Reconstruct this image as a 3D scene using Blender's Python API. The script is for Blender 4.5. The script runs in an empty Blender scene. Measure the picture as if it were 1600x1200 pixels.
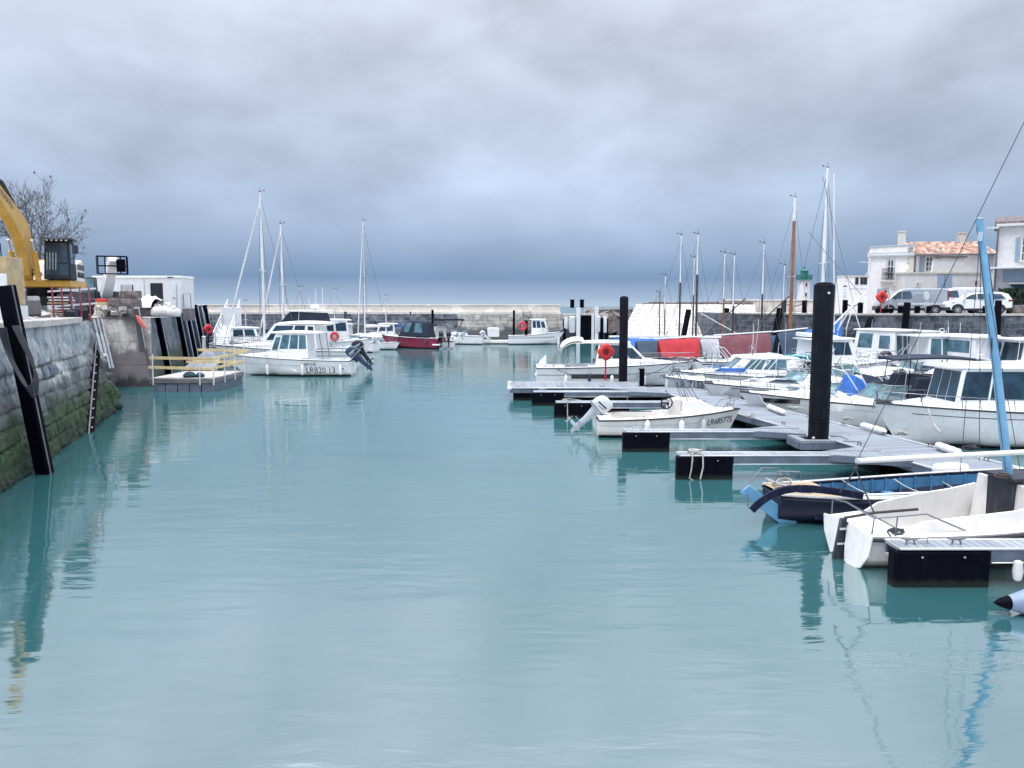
import bpy, math, random
from mathutils import Matrix, Vector, noise
R = math.radians
random.seed(7)
scene = bpy.context.scene
C = scene.collection

# ------------------------------------------------------------------ camera
CAMZ = 4.5
PITCH = math.atan(122 / 1200)
cam_data = bpy.data.cameras.new('camera')
cam = bpy.data.objects.new('camera', cam_data)
C.objects.link(cam)
cam.location = (0, 0, CAMZ)
cam.rotation_euler = (math.pi / 2 - PITCH, 0, 0)
cam_data.sensor_width = 36
cam_data.lens = 27.0
cam_data.clip_start = 0.1
cam_data.clip_end = 9000
scene.camera = cam

# ------------------------------------------------------------------ world
SUN_EL, SUN_AZ = 64.0, 225.0      # azimuth clockwise from +Y: the sun is behind the camera, a little to the left
world = bpy.data.worlds.new('World')
scene.world = world
world.use_nodes = True
wn = world.node_tree
wn.nodes.clear()
def WN(t, **k):
    n = wn.nodes.new(t)
    for a, b in k.items(): setattr(n, a, b)
    return n
def wmath(op, a, b=None, clamp=False):
    n = WN('ShaderNodeMath', operation=op, use_clamp=clamp)
    for i, x in enumerate((a, b)):
        if x is None: continue
        if isinstance(x, (int, float)): n.inputs[i].default_value = x
        else: wn.links.new(x, n.inputs[i])
    return n.outputs[0]
tc = WN('ShaderNodeTexCoord')
sep = WN('ShaderNodeSeparateXYZ'); wn.links.new(tc.outputs['Generated'], sep.inputs[0])
zc = wmath('MAXIMUM', sep.outputs[2], 0.0)
den = wmath('ADD', zc, 0.20)
cx = wmath('DIVIDE', sep.outputs[0], den); cy = wmath('DIVIDE', sep.outputs[1], den)
cmb = WN('ShaderNodeCombineXYZ')      # heaped cloud: direction space, flattened towards the horizon
wn.links.new(wmath('ADD', wmath('MULTIPLY', sep.outputs[0], 1.0), wmath('MULTIPLY', cx, 0.10)), cmb.inputs[0]); wn.links.new(wmath('MULTIPLY', cy, 0.16), cmb.inputs[1]); wn.links.new(wmath('MULTIPLY', zc, 2.1), cmb.inputs[2])
nz = WN('ShaderNodeTexNoise'); nz.inputs['Scale'].default_value = 5.0; nz.inputs['Detail'].default_value = 7; nz.inputs['Roughness'].default_value = 0.52; nz.inputs['Distortion'].default_value = 0.25
wn.links.new(cmb.outputs[0], nz.inputs['Vector'])
nz2 = WN('ShaderNodeTexNoise'); nz2.inputs['Scale'].default_value = 1.2; nz2.inputs['Detail'].default_value = 3
wn.links.new(cmb.outputs[0], nz2.inputs['Vector'])
# elevation + cloud wobble picks the grey of the overcast
wob = wmath('MULTIPLY', wmath('SUBTRACT', nz2.outputs['Fac'], 0.5), 0.10)
elev = wmath('ADD', zc, wmath('MULTIPLY', wob, wmath('MINIMUM', wmath('MULTIPLY', zc, 8.0), 1.0)))
ramp = WN('ShaderNodeValToRGB')
wn.links.new(elev, ramp.inputs[0])
cr = ramp.color_ramp
def s2l(c): return tuple(((x/255)/12.92 if x/255 <= .04045 else ((x/255+.055)/1.055)**2.4) for x in c)
stops = [(0.0, (176,195,216)), (0.012, (152,175,204)), (0.036, (114,142,178)), (0.07, (138,160,190)), (0.12, (164,181,206)), (0.20, (185,198,219)), (0.32, (202,211,228)), (0.8, (238,243,254))]
while len(cr.elements) < len(stops): cr.elements.new(0.5)
for e, (p, c) in zip(cr.elements, stops):
    e.position = p; e.color = (*s2l(c), 1)
nz3 = WN('ShaderNodeTexNoise'); nz3.inputs['Scale'].default_value = 2.1; nz3.inputs['Detail'].default_value = 4; wn.links.new(cmb.outputs[0], nz3.inputs['Vector'])
cl = wmath('ADD', wmath('ADD', wmath('MULTIPLY', wmath('SUBTRACT', nz.outputs['Fac'], 0.5), 0.75), wmath('MULTIPLY', wmath('SUBTRACT', nz3.outputs['Fac'], 0.5), 1.05)), 1.05)
cl = wmath('MINIMUM', wmath('MAXIMUM', cl, 0.78), 1.34)
clm = WN('ShaderNodeMix', data_type='FLOAT'); 
wn.links.new(wmath('MULTIPLY', zc, 7.0, True), clm.inputs[0]); clm.inputs[2].default_value = 1.0; wn.links.new(cl, clm.inputs[3])
top = wmath('ADD', 1.0, wmath('MULTIPLY', wmath('MAXIMUM', wmath('SUBTRACT', zc, 0.55), 0.0), 7.0))   # overcast: the zenith is brighter
mulf = wmath('MULTIPLY', clm.outputs[0], top)
vm = WN('ShaderNodeVectorMath', operation='SCALE'); wn.links.new(ramp.outputs[0], vm.inputs[0]); wn.links.new(wmath('MULTIPLY', mulf, 10.0), vm.inputs['Scale'])
sky = WN('ShaderNodeTexSky', sky_type='NISHITA', sun_disc=False, sun_elevation=R(SUN_EL), sun_rotation=R(SUN_AZ))
mx = WN('ShaderNodeMix', data_type='RGBA'); mx.inputs[0].default_value = 0.93
wn.links.new(sky.outputs[0], mx.inputs[6]); wn.links.new(vm.outputs[0], mx.inputs[7])
bg = WN('ShaderNodeBackground'); bg.inputs[1].default_value = 0.1
wn.links.new(mx.outputs[2], bg.inputs[0])
wo = WN('ShaderNodeOutputWorld'); wn.links.new(bg.outputs[0], wo.inputs[0])

# ------------------------------------------------------------------ sun behind thin overcast
sd = bpy.data.lights.new('sun', 'SUN'); sd.energy = 1.5; sd.angle = R(14); sd.color = (1.0, 0.965, 0.93)
sun = bpy.data.objects.new('sun', sd); C.objects.link(sun)
az = R(SUN_AZ)
dv = Vector((math.sin(az)*math.cos(R(SUN_EL)), math.cos(az)*math.cos(R(SUN_EL)), math.sin(R(SUN_EL))))
sun.rotation_euler = dv.to_track_quat('Z', 'Y').to_euler(); sun.location = dv * 60
vs = scene.view_settings
vs.view_transform = 'Standard'; vs.look = 'None'; vs.exposure = 0.20; vs.gamma = 1.0; vs.use_curve_mapping = False

# ------------------------------------------------------------------ layout helpers (metres from the photo's perspective)
CT, ST = math.cos(PITCH), math.sin(PITCH)
def ray(u, v):
    c = (u-800)/1200; s = (600-v)/1200
    return Vector((c, CT + s*ST, -ST + s*CT))
def gp(u, v, z=0.0):
    d = ray(u, v); t = (z-CAMZ)/d.z
    return Vector((d.x*t, d.y*t, z))
def dp(u, v, Y):
    d = ray(u, v); t = Y/d.y
    return Vector((d.x*t, Y, CAMZ + d.z*t))
def xat(u, Y, z=2.0):
    # x of the point at distance Y, height z seen at column u
    t = (Y*CT - (z-CAMZ)*ST)      # depth along the optical axis
    return (u-800)/1200*t

# ------------------------------------------------------------------ materials
MATS = {}
def newmat(name):
    m = bpy.data.materials.new(name); m.use_nodes = True
    nt = m.node_tree; b = nt.nodes['Principled BSDF']
    MATS[name] = m
    return m, nt, b
def nn(nt, t, **k):
    n = nt.nodes.new(t)
    for a, v in k.items(): setattr(n, a, v)
    return n
def nm(nt, op, a, b=None, c=None, clamp=False):
    n = nt.nodes.new('ShaderNodeMath'); n.operation = op; n.use_clamp = clamp
    for i, x in enumerate((a, b, c)):
        if x is None: continue
        if isinstance(x, (int, float)): n.inputs[i].default_value = x
        else: nt.links.new(x, n.inputs[i])
    return n.outputs[0]
def nmix(nt, f, a, b, blend='MIX'):
    n = nt.nodes.new('ShaderNodeMix'); n.data_type = 'RGBA'; n.blend_type = blend
    for i, x in ((0, f), (6, a), (7, b)):
        if isinstance(x, (int, float)): n.inputs[i].default_value = x
        elif isinstance(x, tuple): n.inputs[i].default_value = (*x[:3], 1)
        else: nt.links.new(x, n.inputs[i])
    return n.outputs[2]
def nnoise(nt, vec, scale, detail=4, rough=0.55, dist=0.0):
    n = nt.nodes.new('ShaderNodeTexNoise')
    n.inputs['Scale'].default_value = scale; n.inputs['Detail'].default_value = detail
    n.inputs['Roughness'].default_value = rough; n.inputs['Distortion'].default_value = dist
    if vec is not None: nt.links.new(vec, n.inputs['Vector'])
    return n.outputs['Fac']
def nscale(nt, vec, s):
    n = nt.nodes.new('ShaderNodeMapping'); nt.links.new(vec, n.inputs['Vector']); n.inputs['Scale'].default_value = s
    return n.outputs[0]
def nstep(nt, x, lo, hi):
    n = nt.nodes.new('ShaderNodeMapRange'); n.clamp = True; n.interpolation_type = 'SMOOTHSTEP'
    nt.links.new(x, n.inputs[0]); n.inputs[1].default_value = lo; n.inputs[2].default_value = hi
    return n.outputs[0]
def nbump(nt, b, h, strength=0.3, dist=0.02):
    n = nt.nodes.new('ShaderNodeBump'); n.inputs['Strength'].default_value = strength; n.inputs['Distance'].default_value = dist
    nt.links.new(h, n.inputs['Height']); nt.links.new(n.outputs[0], b.inputs['Normal'])
def mat(name, col, rough=0.5, metal=0.0, var=0.10, scale=2.5, dirt=0.25, dcol=(0.10, 0.095, 0.08), bump=0.0, bscale=30, streak=True, spec=0.5, coat=0.0):
    """weathered paint or cloth: patchy value, grime collected in streaks, uneven gloss"""
    m, nt, b = newmat(name)
    o = nn(nt, 'ShaderNodeTexCoord').outputs['Object']
    n1 = nnoise(nt, o, scale, 5, 0.6)
    v = nmix(nt, nm(nt, 'MULTIPLY', nstep(nt, n1, 0.35, 0.7), 1.0), tuple(c*(1-var) for c in col), tuple(min(1, c*(1+var*0.6)) for c in col))
    sv = nscale(nt, o, (5.0, 5.0, 0.9) if streak else (2.2, 2.2, 2.2))
    n2 = nnoise(nt, sv, 1.3, 6, 0.7)
    dm = nm(nt, 'MULTIPLY', nstep(nt, n2, 0.50, 0.78), dirt)
    nt.links.new(nmix(nt, dm, v, dcol), b.inputs['Base Color'])
    b.inputs['Metallic'].default_value = metal
    b.inputs['Specular IOR Level'].default_value = spec
    b.inputs['Coat Weight'].default_value = coat
    rr = nm(nt, 'ADD', nm(nt, 'MULTIPLY', n2, 0.25), max(0.02, rough-0.12))
    nt.links.new(rr, b.inputs['Roughness'])
    if bump: nbump(nt, b, nnoise(nt, o, bscale, 4), bump, 0.01)
    return m
W = mat('white_gelcoat', (0.80, 0.81, 0.82), 0.28, var=0.05, dirt=0.16, coat=0.2)
WO = mat('old_white_gelcoat', (0.70, 0.69, 0.67), 0.42, var=0.10, dirt=0.30)
CR = mat('cream_gelcoat', (0.74, 0.72, 0.69), 0.42, var=0.07, dirt=0.22, dcol=(0.30, 0.25, 0.19))
WD = mat('white_deck_paint', (0.80, 0.80, 0.79), 0.5, var=0.06, dirt=0.14)
GY = mat('grey_hull_paint', (0.48, 0.53, 0.58), 0.35, var=0.06, dirt=0.15)
LG = mat('light_grey_plastic', (0.60, 0.62, 0.64), 0.45, var=0.08, dirt=0.2)
NV = mat('navy_canvas', (0.009, 0.018, 0.042), 0.8, var=0.25, dirt=0.12, dcol=(0.10,0.12,0.15), bump=0.4, bscale=14, streak=False)
NP = mat('navy_paint', (0.005, 0.009, 0.032), 0.4, spec=.25, var=0.2, dirt=0.2, dcol=(0.08,0.09,0.11))
LB = mat('light_blue_paint', (0.12, 0.31, 0.50), 0.45, var=0.10, dirt=0.3, dcol=(0.08,0.15,0.2))
MB_ = mat('mast_blue_paint', (0.17, 0.38, 0.58), 0.45, var=0.12, dirt=0.35, dcol=(0.10,0.22,0.33))
BC = mat('blue_canvas', (0.02, 0.13, 0.46), 0.75, var=0.2, dirt=0.12, bump=0.4, bscale=12, streak=False)
TC_ = mat('teal_canvas', (0.01, 0.20, 0.24), 0.75, var=0.2, dirt=0.1, bump=0.4, bscale=12)
RC = mat('red_canvas', (0.40, 0.015, 0.022), 0.75, var=0.15, dirt=0.12, dcol=(0.2,0.02,0.02), bump=0.4, bscale=10)
MC = mat('maroon_canvas', (0.15, 0.045, 0.06), 0.8, var=0.2, dirt=0.15, dcol=(0.12,0.05,0.05), bump=0.4, bscale=10)
SC = mat('slate_canvas', (0.022, 0.048, 0.085), 0.8, var=0.2, dirt=0.12, bump=0.4, bscale=10)
GC = mat('grey_canvas', (0.32, 0.34, 0.37), 0.8, var=0.15, dirt=0.2, bump=0.4, bscale=10)
WC = mat('white_canvas', (0.72, 0.72, 0.71), 0.75, var=0.08, dirt=0.2, bump=0.6, bscale=8, streak=False)
AF = mat('antifouling', (0.025, 0.03, 0.045), 0.7, var=0.3, dirt=0.4, dcol=(0.05,0.07,0.05))
RA = mat('red_paint', (0.55, 0.02, 0.04), 0.4, var=0.12, dirt=0.15, dcol=(0.2,0.01,0.01))
OR = mat('orange_plastic', (0.62, 0.035, 0.028), 0.45, var=0.10, dirt=0.10)
MH = mat('maroon_hull', (0.22, 0.01, 0.05), 0.3, var=0.15, dirt=0.12)
RR = mat('dark_rubber', (0.02, 0.022, 0.028), 0.65, var=0.3, dirt=0.3, dcol=(0.07,0.07,0.07))
ST_ = mat('stainless_rail', (0.20, 0.215, 0.24), 0.35, 0.6, var=0.1, dirt=0.15)
ALU = mat('aluminium', (0.52, 0.54, 0.57), 0.42, 0.6, var=0.12, dirt=0.3)
WM = mat('white_mast_paint', (0.72, 0.73, 0.75), 0.4, var=0.06, dirt=0.18)
WDK = mat('varnished_spar', (0.30, 0.13, 0.06), 0.45, var=0.2, dirt=0.3)
DSP = mat('dark_spar', (0.05, 0.035, 0.035), 0.55, var=0.25, dirt=0.2)
BLK = mat('black_coated_steel', (0.0015, 0.002, 0.006), 0.6, var=0.35, dirt=0.10, spec=0.06, dcol=(0.02,0.025,0.04), bump=0.15, bscale=6)
OB = mat('outboard_navy', (0.025, 0.05, 0.095), 0.3, var=0.2, dirt=0.15)
OBK = mat('outboard_black', (0.012, 0.013, 0.018), 0.3, var=0.2, dirt=0.15)
ROP = mat('mooring_rope', (0.42, 0.41, 0.38), 0.85, var=0.25, dirt=0.35)
RDK = mat('dark_rope', (0.03, 0.035, 0.045), 0.85, var=0.25, dirt=0.2)
YW = mat('yellow_machine_paint', (0.60, 0.33, 0.045), 0.42, var=0.12, dirt=0.45, dcol=(0.20,0.13,0.06))
TN = mat('tan_plywood', (0.45, 0.34, 0.20), 0.75, var=0.2, dirt=0.4)
LUM = mat('yellow_lumber', (0.62, 0.50, 0.27), 0.75, var=0.2, dirt=0.3, dcol=(0.3,0.22,0.1))
DMT = mat('dark_machine_steel', (0.03, 0.034, 0.05), 0.55, 0.3, var=0.3, dirt=0.5, dcol=(0.16,0.14,0.12))
GST = mat('worn_grey_steel', (0.20, 0.19, 0.21), 0.5, 0.5, var=0.25, dirt=0.5)
RST = mat('red_oxide_steel', (0.33, 0.045, 0.06), 0.6, var=0.2, dirt=0.4, dcol=(0.35,0.28,0.26))
WST = mat('white_steel_sheet', (0.68, 0.69, 0.71), 0.45, var=0.05, dirt=0.25)
DIN = mat('dark_interior', (0.015, 0.018, 0.025), 0.9, var=0.2, dirt=0.1)
CON = mat('pale_concrete', (0.46, 0.44, 0.41), 0.85, var=0.15, dirt=0.35, dcol=(0.16,0.15,0.14), bump=0.5, bscale=12, streak=False)
DST = mat('dark_stone_block', (0.17, 0.14, 0.14), 0.9, var=0.4, scale=3, dirt=0.6, dcol=(0.42,0.38,0.33), bump=0.9, bscale=7, streak=False)
PLA = mat('white_render', (0.82, 0.80, 0.80), 0.85, var=0.08, dirt=0.34, dcol=(0.42,0.40,0.38))
PLB = mat('grey_render', (0.66, 0.65, 0.65), 0.85, var=0.08, dirt=0.3, dcol=(0.33,0.31,0.30))
QST = mat('quoin_stone', (0.60, 0.56, 0.50), 0.85, var=0.15, dirt=0.3, dcol=(0.35,0.32,0.28), bump=0.3, bscale=6)
SHB = mat('blue_shutter', (0.28, 0.38, 0.50), 0.6, var=0.08, dirt=0.2)
IRN = mat('black_ironwork', (0.02, 0.022, 0.028), 0.5, var=0.2, dirt=0.1)
VSI = mat('silver_car_paint', (0.42, 0.46, 0.51), 0.3, 0.5, var=0.04, dirt=0.10, coat=0.5)
VWH = mat('white_car_paint', (0.78, 0.79, 0.80), 0.28, var=0.03, dirt=0.10, coat=0.5)
CPL = mat('car_black_plastic', (0.02, 0.022, 0.026), 0.55, var=0.15, dirt=0.2)
TYR = mat('tyre_rubber', (0.02, 0.02, 0.022), 0.8, var=0.2, dirt=0.4, dcol=(0.10,0.09,0.08))
TLR = mat('tail_light_red', (0.25, 0.005, 0.02), 0.2, var=0.1, dirt=0.0)
DGY = mat('inflatable_slate_blue', (0.20, 0.25, 0.36), 0.4, var=.1, dirt=.2)
PIL = mat('pile_coating', (0.003, 0.004, 0.009), 0.5, var=0.5, scale=1.2, dirt=0.45, spec=0.2, dcol=(0.022,0.028,0.042), bump=0.3, bscale=5)
OBG = mat('outboard_grey', (0.40, 0.44, 0.49), 0.35, var=.1, dirt=.25)
LBI = mat('blue_boat_interior', (0.06, 0.19, 0.34), 0.55, var=0.2, dirt=0.5, dcol=(0.02,0.04,0.07))
GIR = mat('girder_side', (0.13, 0.16, 0.215), 0.5, 0.35, var=0.2, dirt=0.35)
GRN = mat('lantern_green', (0.0, 0.16, 0.13), 0.45, var=0.1, dirt=0.15)
BRK = mat('tree_bark', (0.12, 0.12, 0.13), 0.9, var=0.3, dirt=0.3, bump=0.6, bscale=10)
TXT = mat('black_lettering', (0.015, 0.015, 0.02), 0.5, var=0.1, dirt=0.05)
TXN = mat('navy_lettering', (0.02, 0.03, 0.08), 0.5, var=0.1, dirt=0.05)
SHR = mat('rigging_wire', (0.16, 0.17, 0.19), 0.5, 0.5, var=0.1, dirt=0.1)

def hullmat(name, col, rough=0.28):
    m = mat(name, col, rough, var=0.05, dirt=0.22, dcol=(0.25, 0.24, 0.21), coat=0.25); nt = m.node_tree; b = nt.nodes['Principled BSDF']
    src = b.inputs['Base Color'].links[0].from_socket
    o = nn(nt, 'ShaderNodeTexCoord').outputs['Object']; s_ = nn(nt, 'ShaderNodeSeparateXYZ'); nt.links.new(o, s_.inputs[0])
    wz = nm(nt, 'ADD', s_.outputs[2], nm(nt, 'MULTIPLY', nm(nt, 'SUBTRACT', nnoise(nt, nscale(nt, o, (3, 3, .6)), 1.6, 5, .7), .5), .30))
    f = nm(nt, 'MULTIPLY', nm(nt, 'SUBTRACT', 1.0, nstep(nt, wz, 0.05, 0.24)), 0.6)
    nt.links.new(nmix(nt, f, src, (0.22, 0.21, 0.15)), b.inputs['Base Color'])
    return m
def floatmat():
    m = mat('float_plastic_with_weed', (0.0015, 0.002, 0.006), .6, var=.3, dirt=.12, spec=.06, dcol=(0.03,.035,.05), bump=.2, bscale=8); nt = m.node_tree; b = nt.nodes['Principled BSDF']
    src = b.inputs['Base Color'].links[0].from_socket
    o = nn(nt, 'ShaderNodeTexCoord').outputs['Object']; s_ = nn(nt, 'ShaderNodeSeparateXYZ'); nt.links.new(o, s_.inputs[0])
    wz = nm(nt, 'ADD', s_.outputs[2], nm(nt, 'MULTIPLY', nm(nt, 'SUBTRACT', nnoise(nt, nscale(nt, o, (2, 2, 1)), 4, 6, .75), .5), .16))
    f = nm(nt, 'MULTIPLY', nm(nt, 'SUBTRACT', 1.0, nstep(nt, wz, 0.06, 0.15)), .85)
    c = nmix(nt, f, src, nmix(nt, nnoise(nt, o, 18, 4), (.006, .010, .009), (.030, .034, .026)))
    sc = nstep(nt, nnoise(nt, nscale(nt, o, (.6, 1, 9)), 3.0, 5, .8), .66, .74)
    nt.links.new(nmix(nt, nm(nt, 'MULTIPLY', sc, .25), c, (.07, .08, .10)), b.inputs['Base Color'])
    return m
FLO = floatmat()
HW = hullmat('white_hull_with_waterline_grime', (0.74, 0.76, 0.78)); HC = hullmat('cream_hull_with_waterline_grime', (0.72, 0.70, 0.67), .4)
def glassmat(name, col, rough=0.05, trans=0.0):
    m, nt, b = newmat(name)
    o = nn(nt, 'ShaderNodeTexCoord').outputs['Object']
    n1 = nnoise(nt, o, 1.7, 3)
    nt.links.new(nmix(nt, nstep(nt, n1, 0.35, 0.65), tuple(c*0.7 for c in col), tuple(c*1.4 for c in col)), b.inputs['Base Color'])
    b.inputs['Roughness'].default_value = rough; b.inputs['IOR'].default_value = 1.5
    if trans:
        out = nt.nodes['Material Output']; t = nn(nt, 'ShaderNodeBsdfTransparent'); t.inputs[0].default_value = (0.80, 0.90, 0.92, 1)
        mxs = nn(nt, 'ShaderNodeMixShader'); mxs.inputs[0].default_value = trans
        nt.links.new(b.outputs[0], mxs.inputs[1]); nt.links.new(t.outputs[0], mxs.inputs[2]); nt.links.new(mxs.outputs[0], out.inputs[0])
    return m
GL = glassmat('dark_window_glass', (0.02, 0.045, 0.07), 0.06)
GLB = glassmat('blue_window_glass', (0.07, 0.14, 0.18), 0.06)
GLC = glassmat('clear_windscreen', (0.20, 0.33, 0.36), 0.05, 0.62)
GLR = glassmat('room_window_glass', (0.06, 0.10, 0.14), 0.06)

def plankmat(name, col, w, axis=1, gap=(0.03, 0.035, 0.045)):
    """weathered decking: boards of width w across the given local axis, each with its own grey"""
    m, nt, b = newmat(name)
    o = nn(nt, 'ShaderNodeTexCoord').outputs['Object']
    s = nn(nt, 'ShaderNodeSeparateXYZ'); nt.links.new(o, s.inputs[0])
    a = nm(nt, 'DIVIDE', s.outputs[axis], w)
    idx = nm(nt, 'FLOOR', a); fr = nm(nt, 'FRACT', a)
    wn_ = nn(nt, 'ShaderNodeTexWhiteNoise'); wn_.noise_dimensions = '1D'; nt.links.new(idx, wn_.inputs['W'])
    g = nnoise(nt, nscale(nt, o, (1, 14, 1) if axis == 1 else (14, 1, 1)), 1.5, 5, 0.65)
    base = nmix(nt, wn_.outputs['Value'], tuple(c*0.78 for c in col), tuple(c*1.15 for c in col))
    base = nmix(nt, nm(nt, 'MULTIPLY', g, 0.5), base, tuple(c*0.5 for c in col))
    st = nstep(nt, nnoise(nt, o, 0.9, 4, 0.7), 0.55, 0.75)
    base = nmix(nt, nm(nt, 'MULTIPLY', st, 0.35), base, (0.5, 0.5, 0.49))
    edge = nm(nt, 'LESS_THAN', nm(nt, 'MINIMUM', fr, nm(nt, 'SUBTRACT', 1.0, fr)), 0.045)
    nt.links.new(nmix(nt, edge, base, gap), b.inputs['Base Color'])
    b.inputs['Roughness'].default_value = 0.75
    nbump(nt, b, nm(nt, 'SUBTRACT', g, nm(nt, 'MULTIPLY', edge, 2.0)), 0.4, 0.006)
    return m
DECK = plankmat('weathered_pontoon_decking', (0.27, 0.30, 0.34), 0.14, 1)
FDECK = plankmat('finger_decking', (0.27, 0.30, 0.34), 0.14, 0)
TEAK = plankmat('wooden_boat_planks', (0.50, 0.38, 0.24), 0.12, 1, (0.10,0.07,0.05))

def masonry(name, colA, colB, mortar, bw, bh, bands, bump=0.8, nsc=1.0, streak=0.5, dark=0.75):
    """coursed stone on the local x-z plane; bands = [(z, softness, colour, opacity)] stain everything below z"""
    m, nt, b = newmat(name)
    o = nn(nt, 'ShaderNodeTexCoord').outputs['Object']
    s = nn(nt, 'ShaderNodeSeparateXYZ'); nt.links.new(o, s.inputs[0])
    wv = nnoise(nt, o, 1.4, 3)
    cb = nn(nt, 'ShaderNodeCombineXYZ')
    nt.links.new(nm(nt, 'ADD', nm(nt, 'ADD', s.outputs[0], nm(nt, 'MULTIPLY', s.outputs[1], 0.8)), nm(nt, 'MULTIPLY', wv, 0.10)), cb.inputs[0])
    nt.links.new(nm(nt, 'ADD', s.outputs[2], nm(nt, 'MULTIPLY', wv, 0.16)), cb.inputs[1])
    br = nn(nt, 'ShaderNodeTexBrick'); nt.links.new(cb.outputs[0], br.inputs['Vector'])
    br.inputs['Color1'].default_value = (*colA, 1); br.inputs['Color2'].default_value = (*colB, 1); br.inputs['Mortar'].default_value = (*mortar, 1)
    br.inputs['Scale'].default_value = 1.0; br.inputs['Brick Width'].default_value = bw; br.inputs['Row Height'].default_value = bh
    br.inputs['Mortar Size'].default_value = 0.022; br.inputs['Mortar Smooth'].default_value = 0.4; br.offset = 0.46; br.squash = 0.8; br.squash_frequency = 3
    n1 = nnoise(nt, o, 3.2*nsc, 7, 0.7); n2 = nnoise(nt, o, 0.55*nsc, 5, 0.65)
    col = nmix(nt, nm(nt, 'MULTIPLY', nstep(nt, n1, 0.40, 0.66), dark), br.outputs['Color'], tuple(c*0.45 for c in colB))
    col = nmix(nt, nm(nt, 'MULTIPLY', nstep(nt, n2, 0.5, 0.66), 0.6), col, tuple(min(1, c*1.35) for c in colA))
    if streak:
        sk = nnoise(nt, nscale(nt, o, (3.0, 3.0, 0.22)), 1.4, 6, 0.7)
        col = nmix(nt, nm(nt, 'MULTIPLY', nstep(nt, sk, 0.5, 0.72), streak), col, tuple(c*0.30 for c in colB))
    wz = nm(nt, 'ADD', s.outputs[2], nm(nt, 'MULTIPLY', nm(nt, 'SUBTRACT', nnoise(nt, nscale(nt, o, (1, 1, 0.45)), 1.1, 6, 0.65), 0.5), 2.2))
    for (z, soft, c, op) in bands:
        f = nm(nt, 'MULTIPLY', nm(nt, 'SUBTRACT', 1.0, nstep(nt, wz, z-soft, z+soft)), op)
        cc = nmix(nt, n1, tuple(x*0.5 for x in c), tuple(x*1.5 for x in c))
        col = nmix(nt, f, col, cc)
    nt.links.new(col, b.inputs['Base Color'])
    b.inputs['Roughness'].default_value = 0.88
    h = nm(nt, 'ADD', nm(nt, 'MULTIPLY', br.outputs['Fac'], -0.8), nm(nt, 'MULTIPLY', n1, 1.0))
    nbump(nt, b, h, bump, 0.05)
    return m
QW = masonry('quay_stone_weed', (0.52, 0.52, 0.48), (0.17, 0.20, 0.24), (0.60, 0.58, 0.52), 0.85, 0.42,
             [(1.95, 0.30, (0.10, 0.12, 0.11), 0.75), (1.35, 0.45, (0.045, 0.085, 0.025), 0.88), (0.25, 0.22, (0.015, 0.03, 0.016), 0.9)], 1.0)
QC = masonry('quay_concrete_face', (0.62, 0.60, 0.57), (0.52, 0.50, 0.48), (0.40, 0.38, 0.36), 4.5, 1.3,
             [(2.1, 0.25, (0.14, 0.12, 0.14), 0.85), (0.35, 0.25, (0.03, 0.03, 0.03), 0.9)], 1.0)
QB = masonry('quay_stone_blue', (0.20, 0.23, 0.26), (0.09, 0.115, 0.15), (0.26, 0.27, 0.27), 0.8, 0.4,
             [(1.5, 0.35, (0.030, 0.055, 0.022), 0.85), (0.3, 0.2, (0.012, 0.018, 0.016), 0.9)], 0.9, streak=0.7)
BWM = masonry('breakwater_stone', (0.22, 0.24, 0.27), (0.05, 0.065, 0.10), (0.42, 0.41, 0.38), 0.9, 0.45,
             [(1.5, 0.5, (0.055, 0.055, 0.06), 0.85)], 1.0, streak=0.4)
BWL = masonry('breakwater_pale_stone', (0.55, 0.52, 0.47), (0.36, 0.35, 0.33), (0.30, 0.28, 0.26), 1.1, 0.45,
             [(1.7, 0.5, (0.07, 0.07, 0.08), 0.9)], 1.0, streak=0.3)
PAR = masonry('parapet_pale_stone', (0.72, 0.67, 0.61), (0.62, 0.58, 0.53), (0.46, 0.44, 0.40), 3.6, 0.85, [], 0.3, streak=0.10, dark=0.22)
RMP = masonry('ramp_pale_stone', (0.66, 0.63, 0.58), (0.56, 0.54, 0.50), (0.22, 0.20, 0.20), 1.4, 0.38, [(0.8, 0.4, (0.08, 0.09, 0.08), 0.9)], 0.6, streak=0.15, dark=0.35)
RQ = masonry('right_quay_dark_stone', (0.14, 0.15, 0.18), (0.035, 0.045, 0.07), (0.24, 0.25, 0.26), 0.9, 0.42,
             [(1.2, 0.4, (0.025, 0.03, 0.03), 0.9)], 1.0, streak=0.5)

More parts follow.
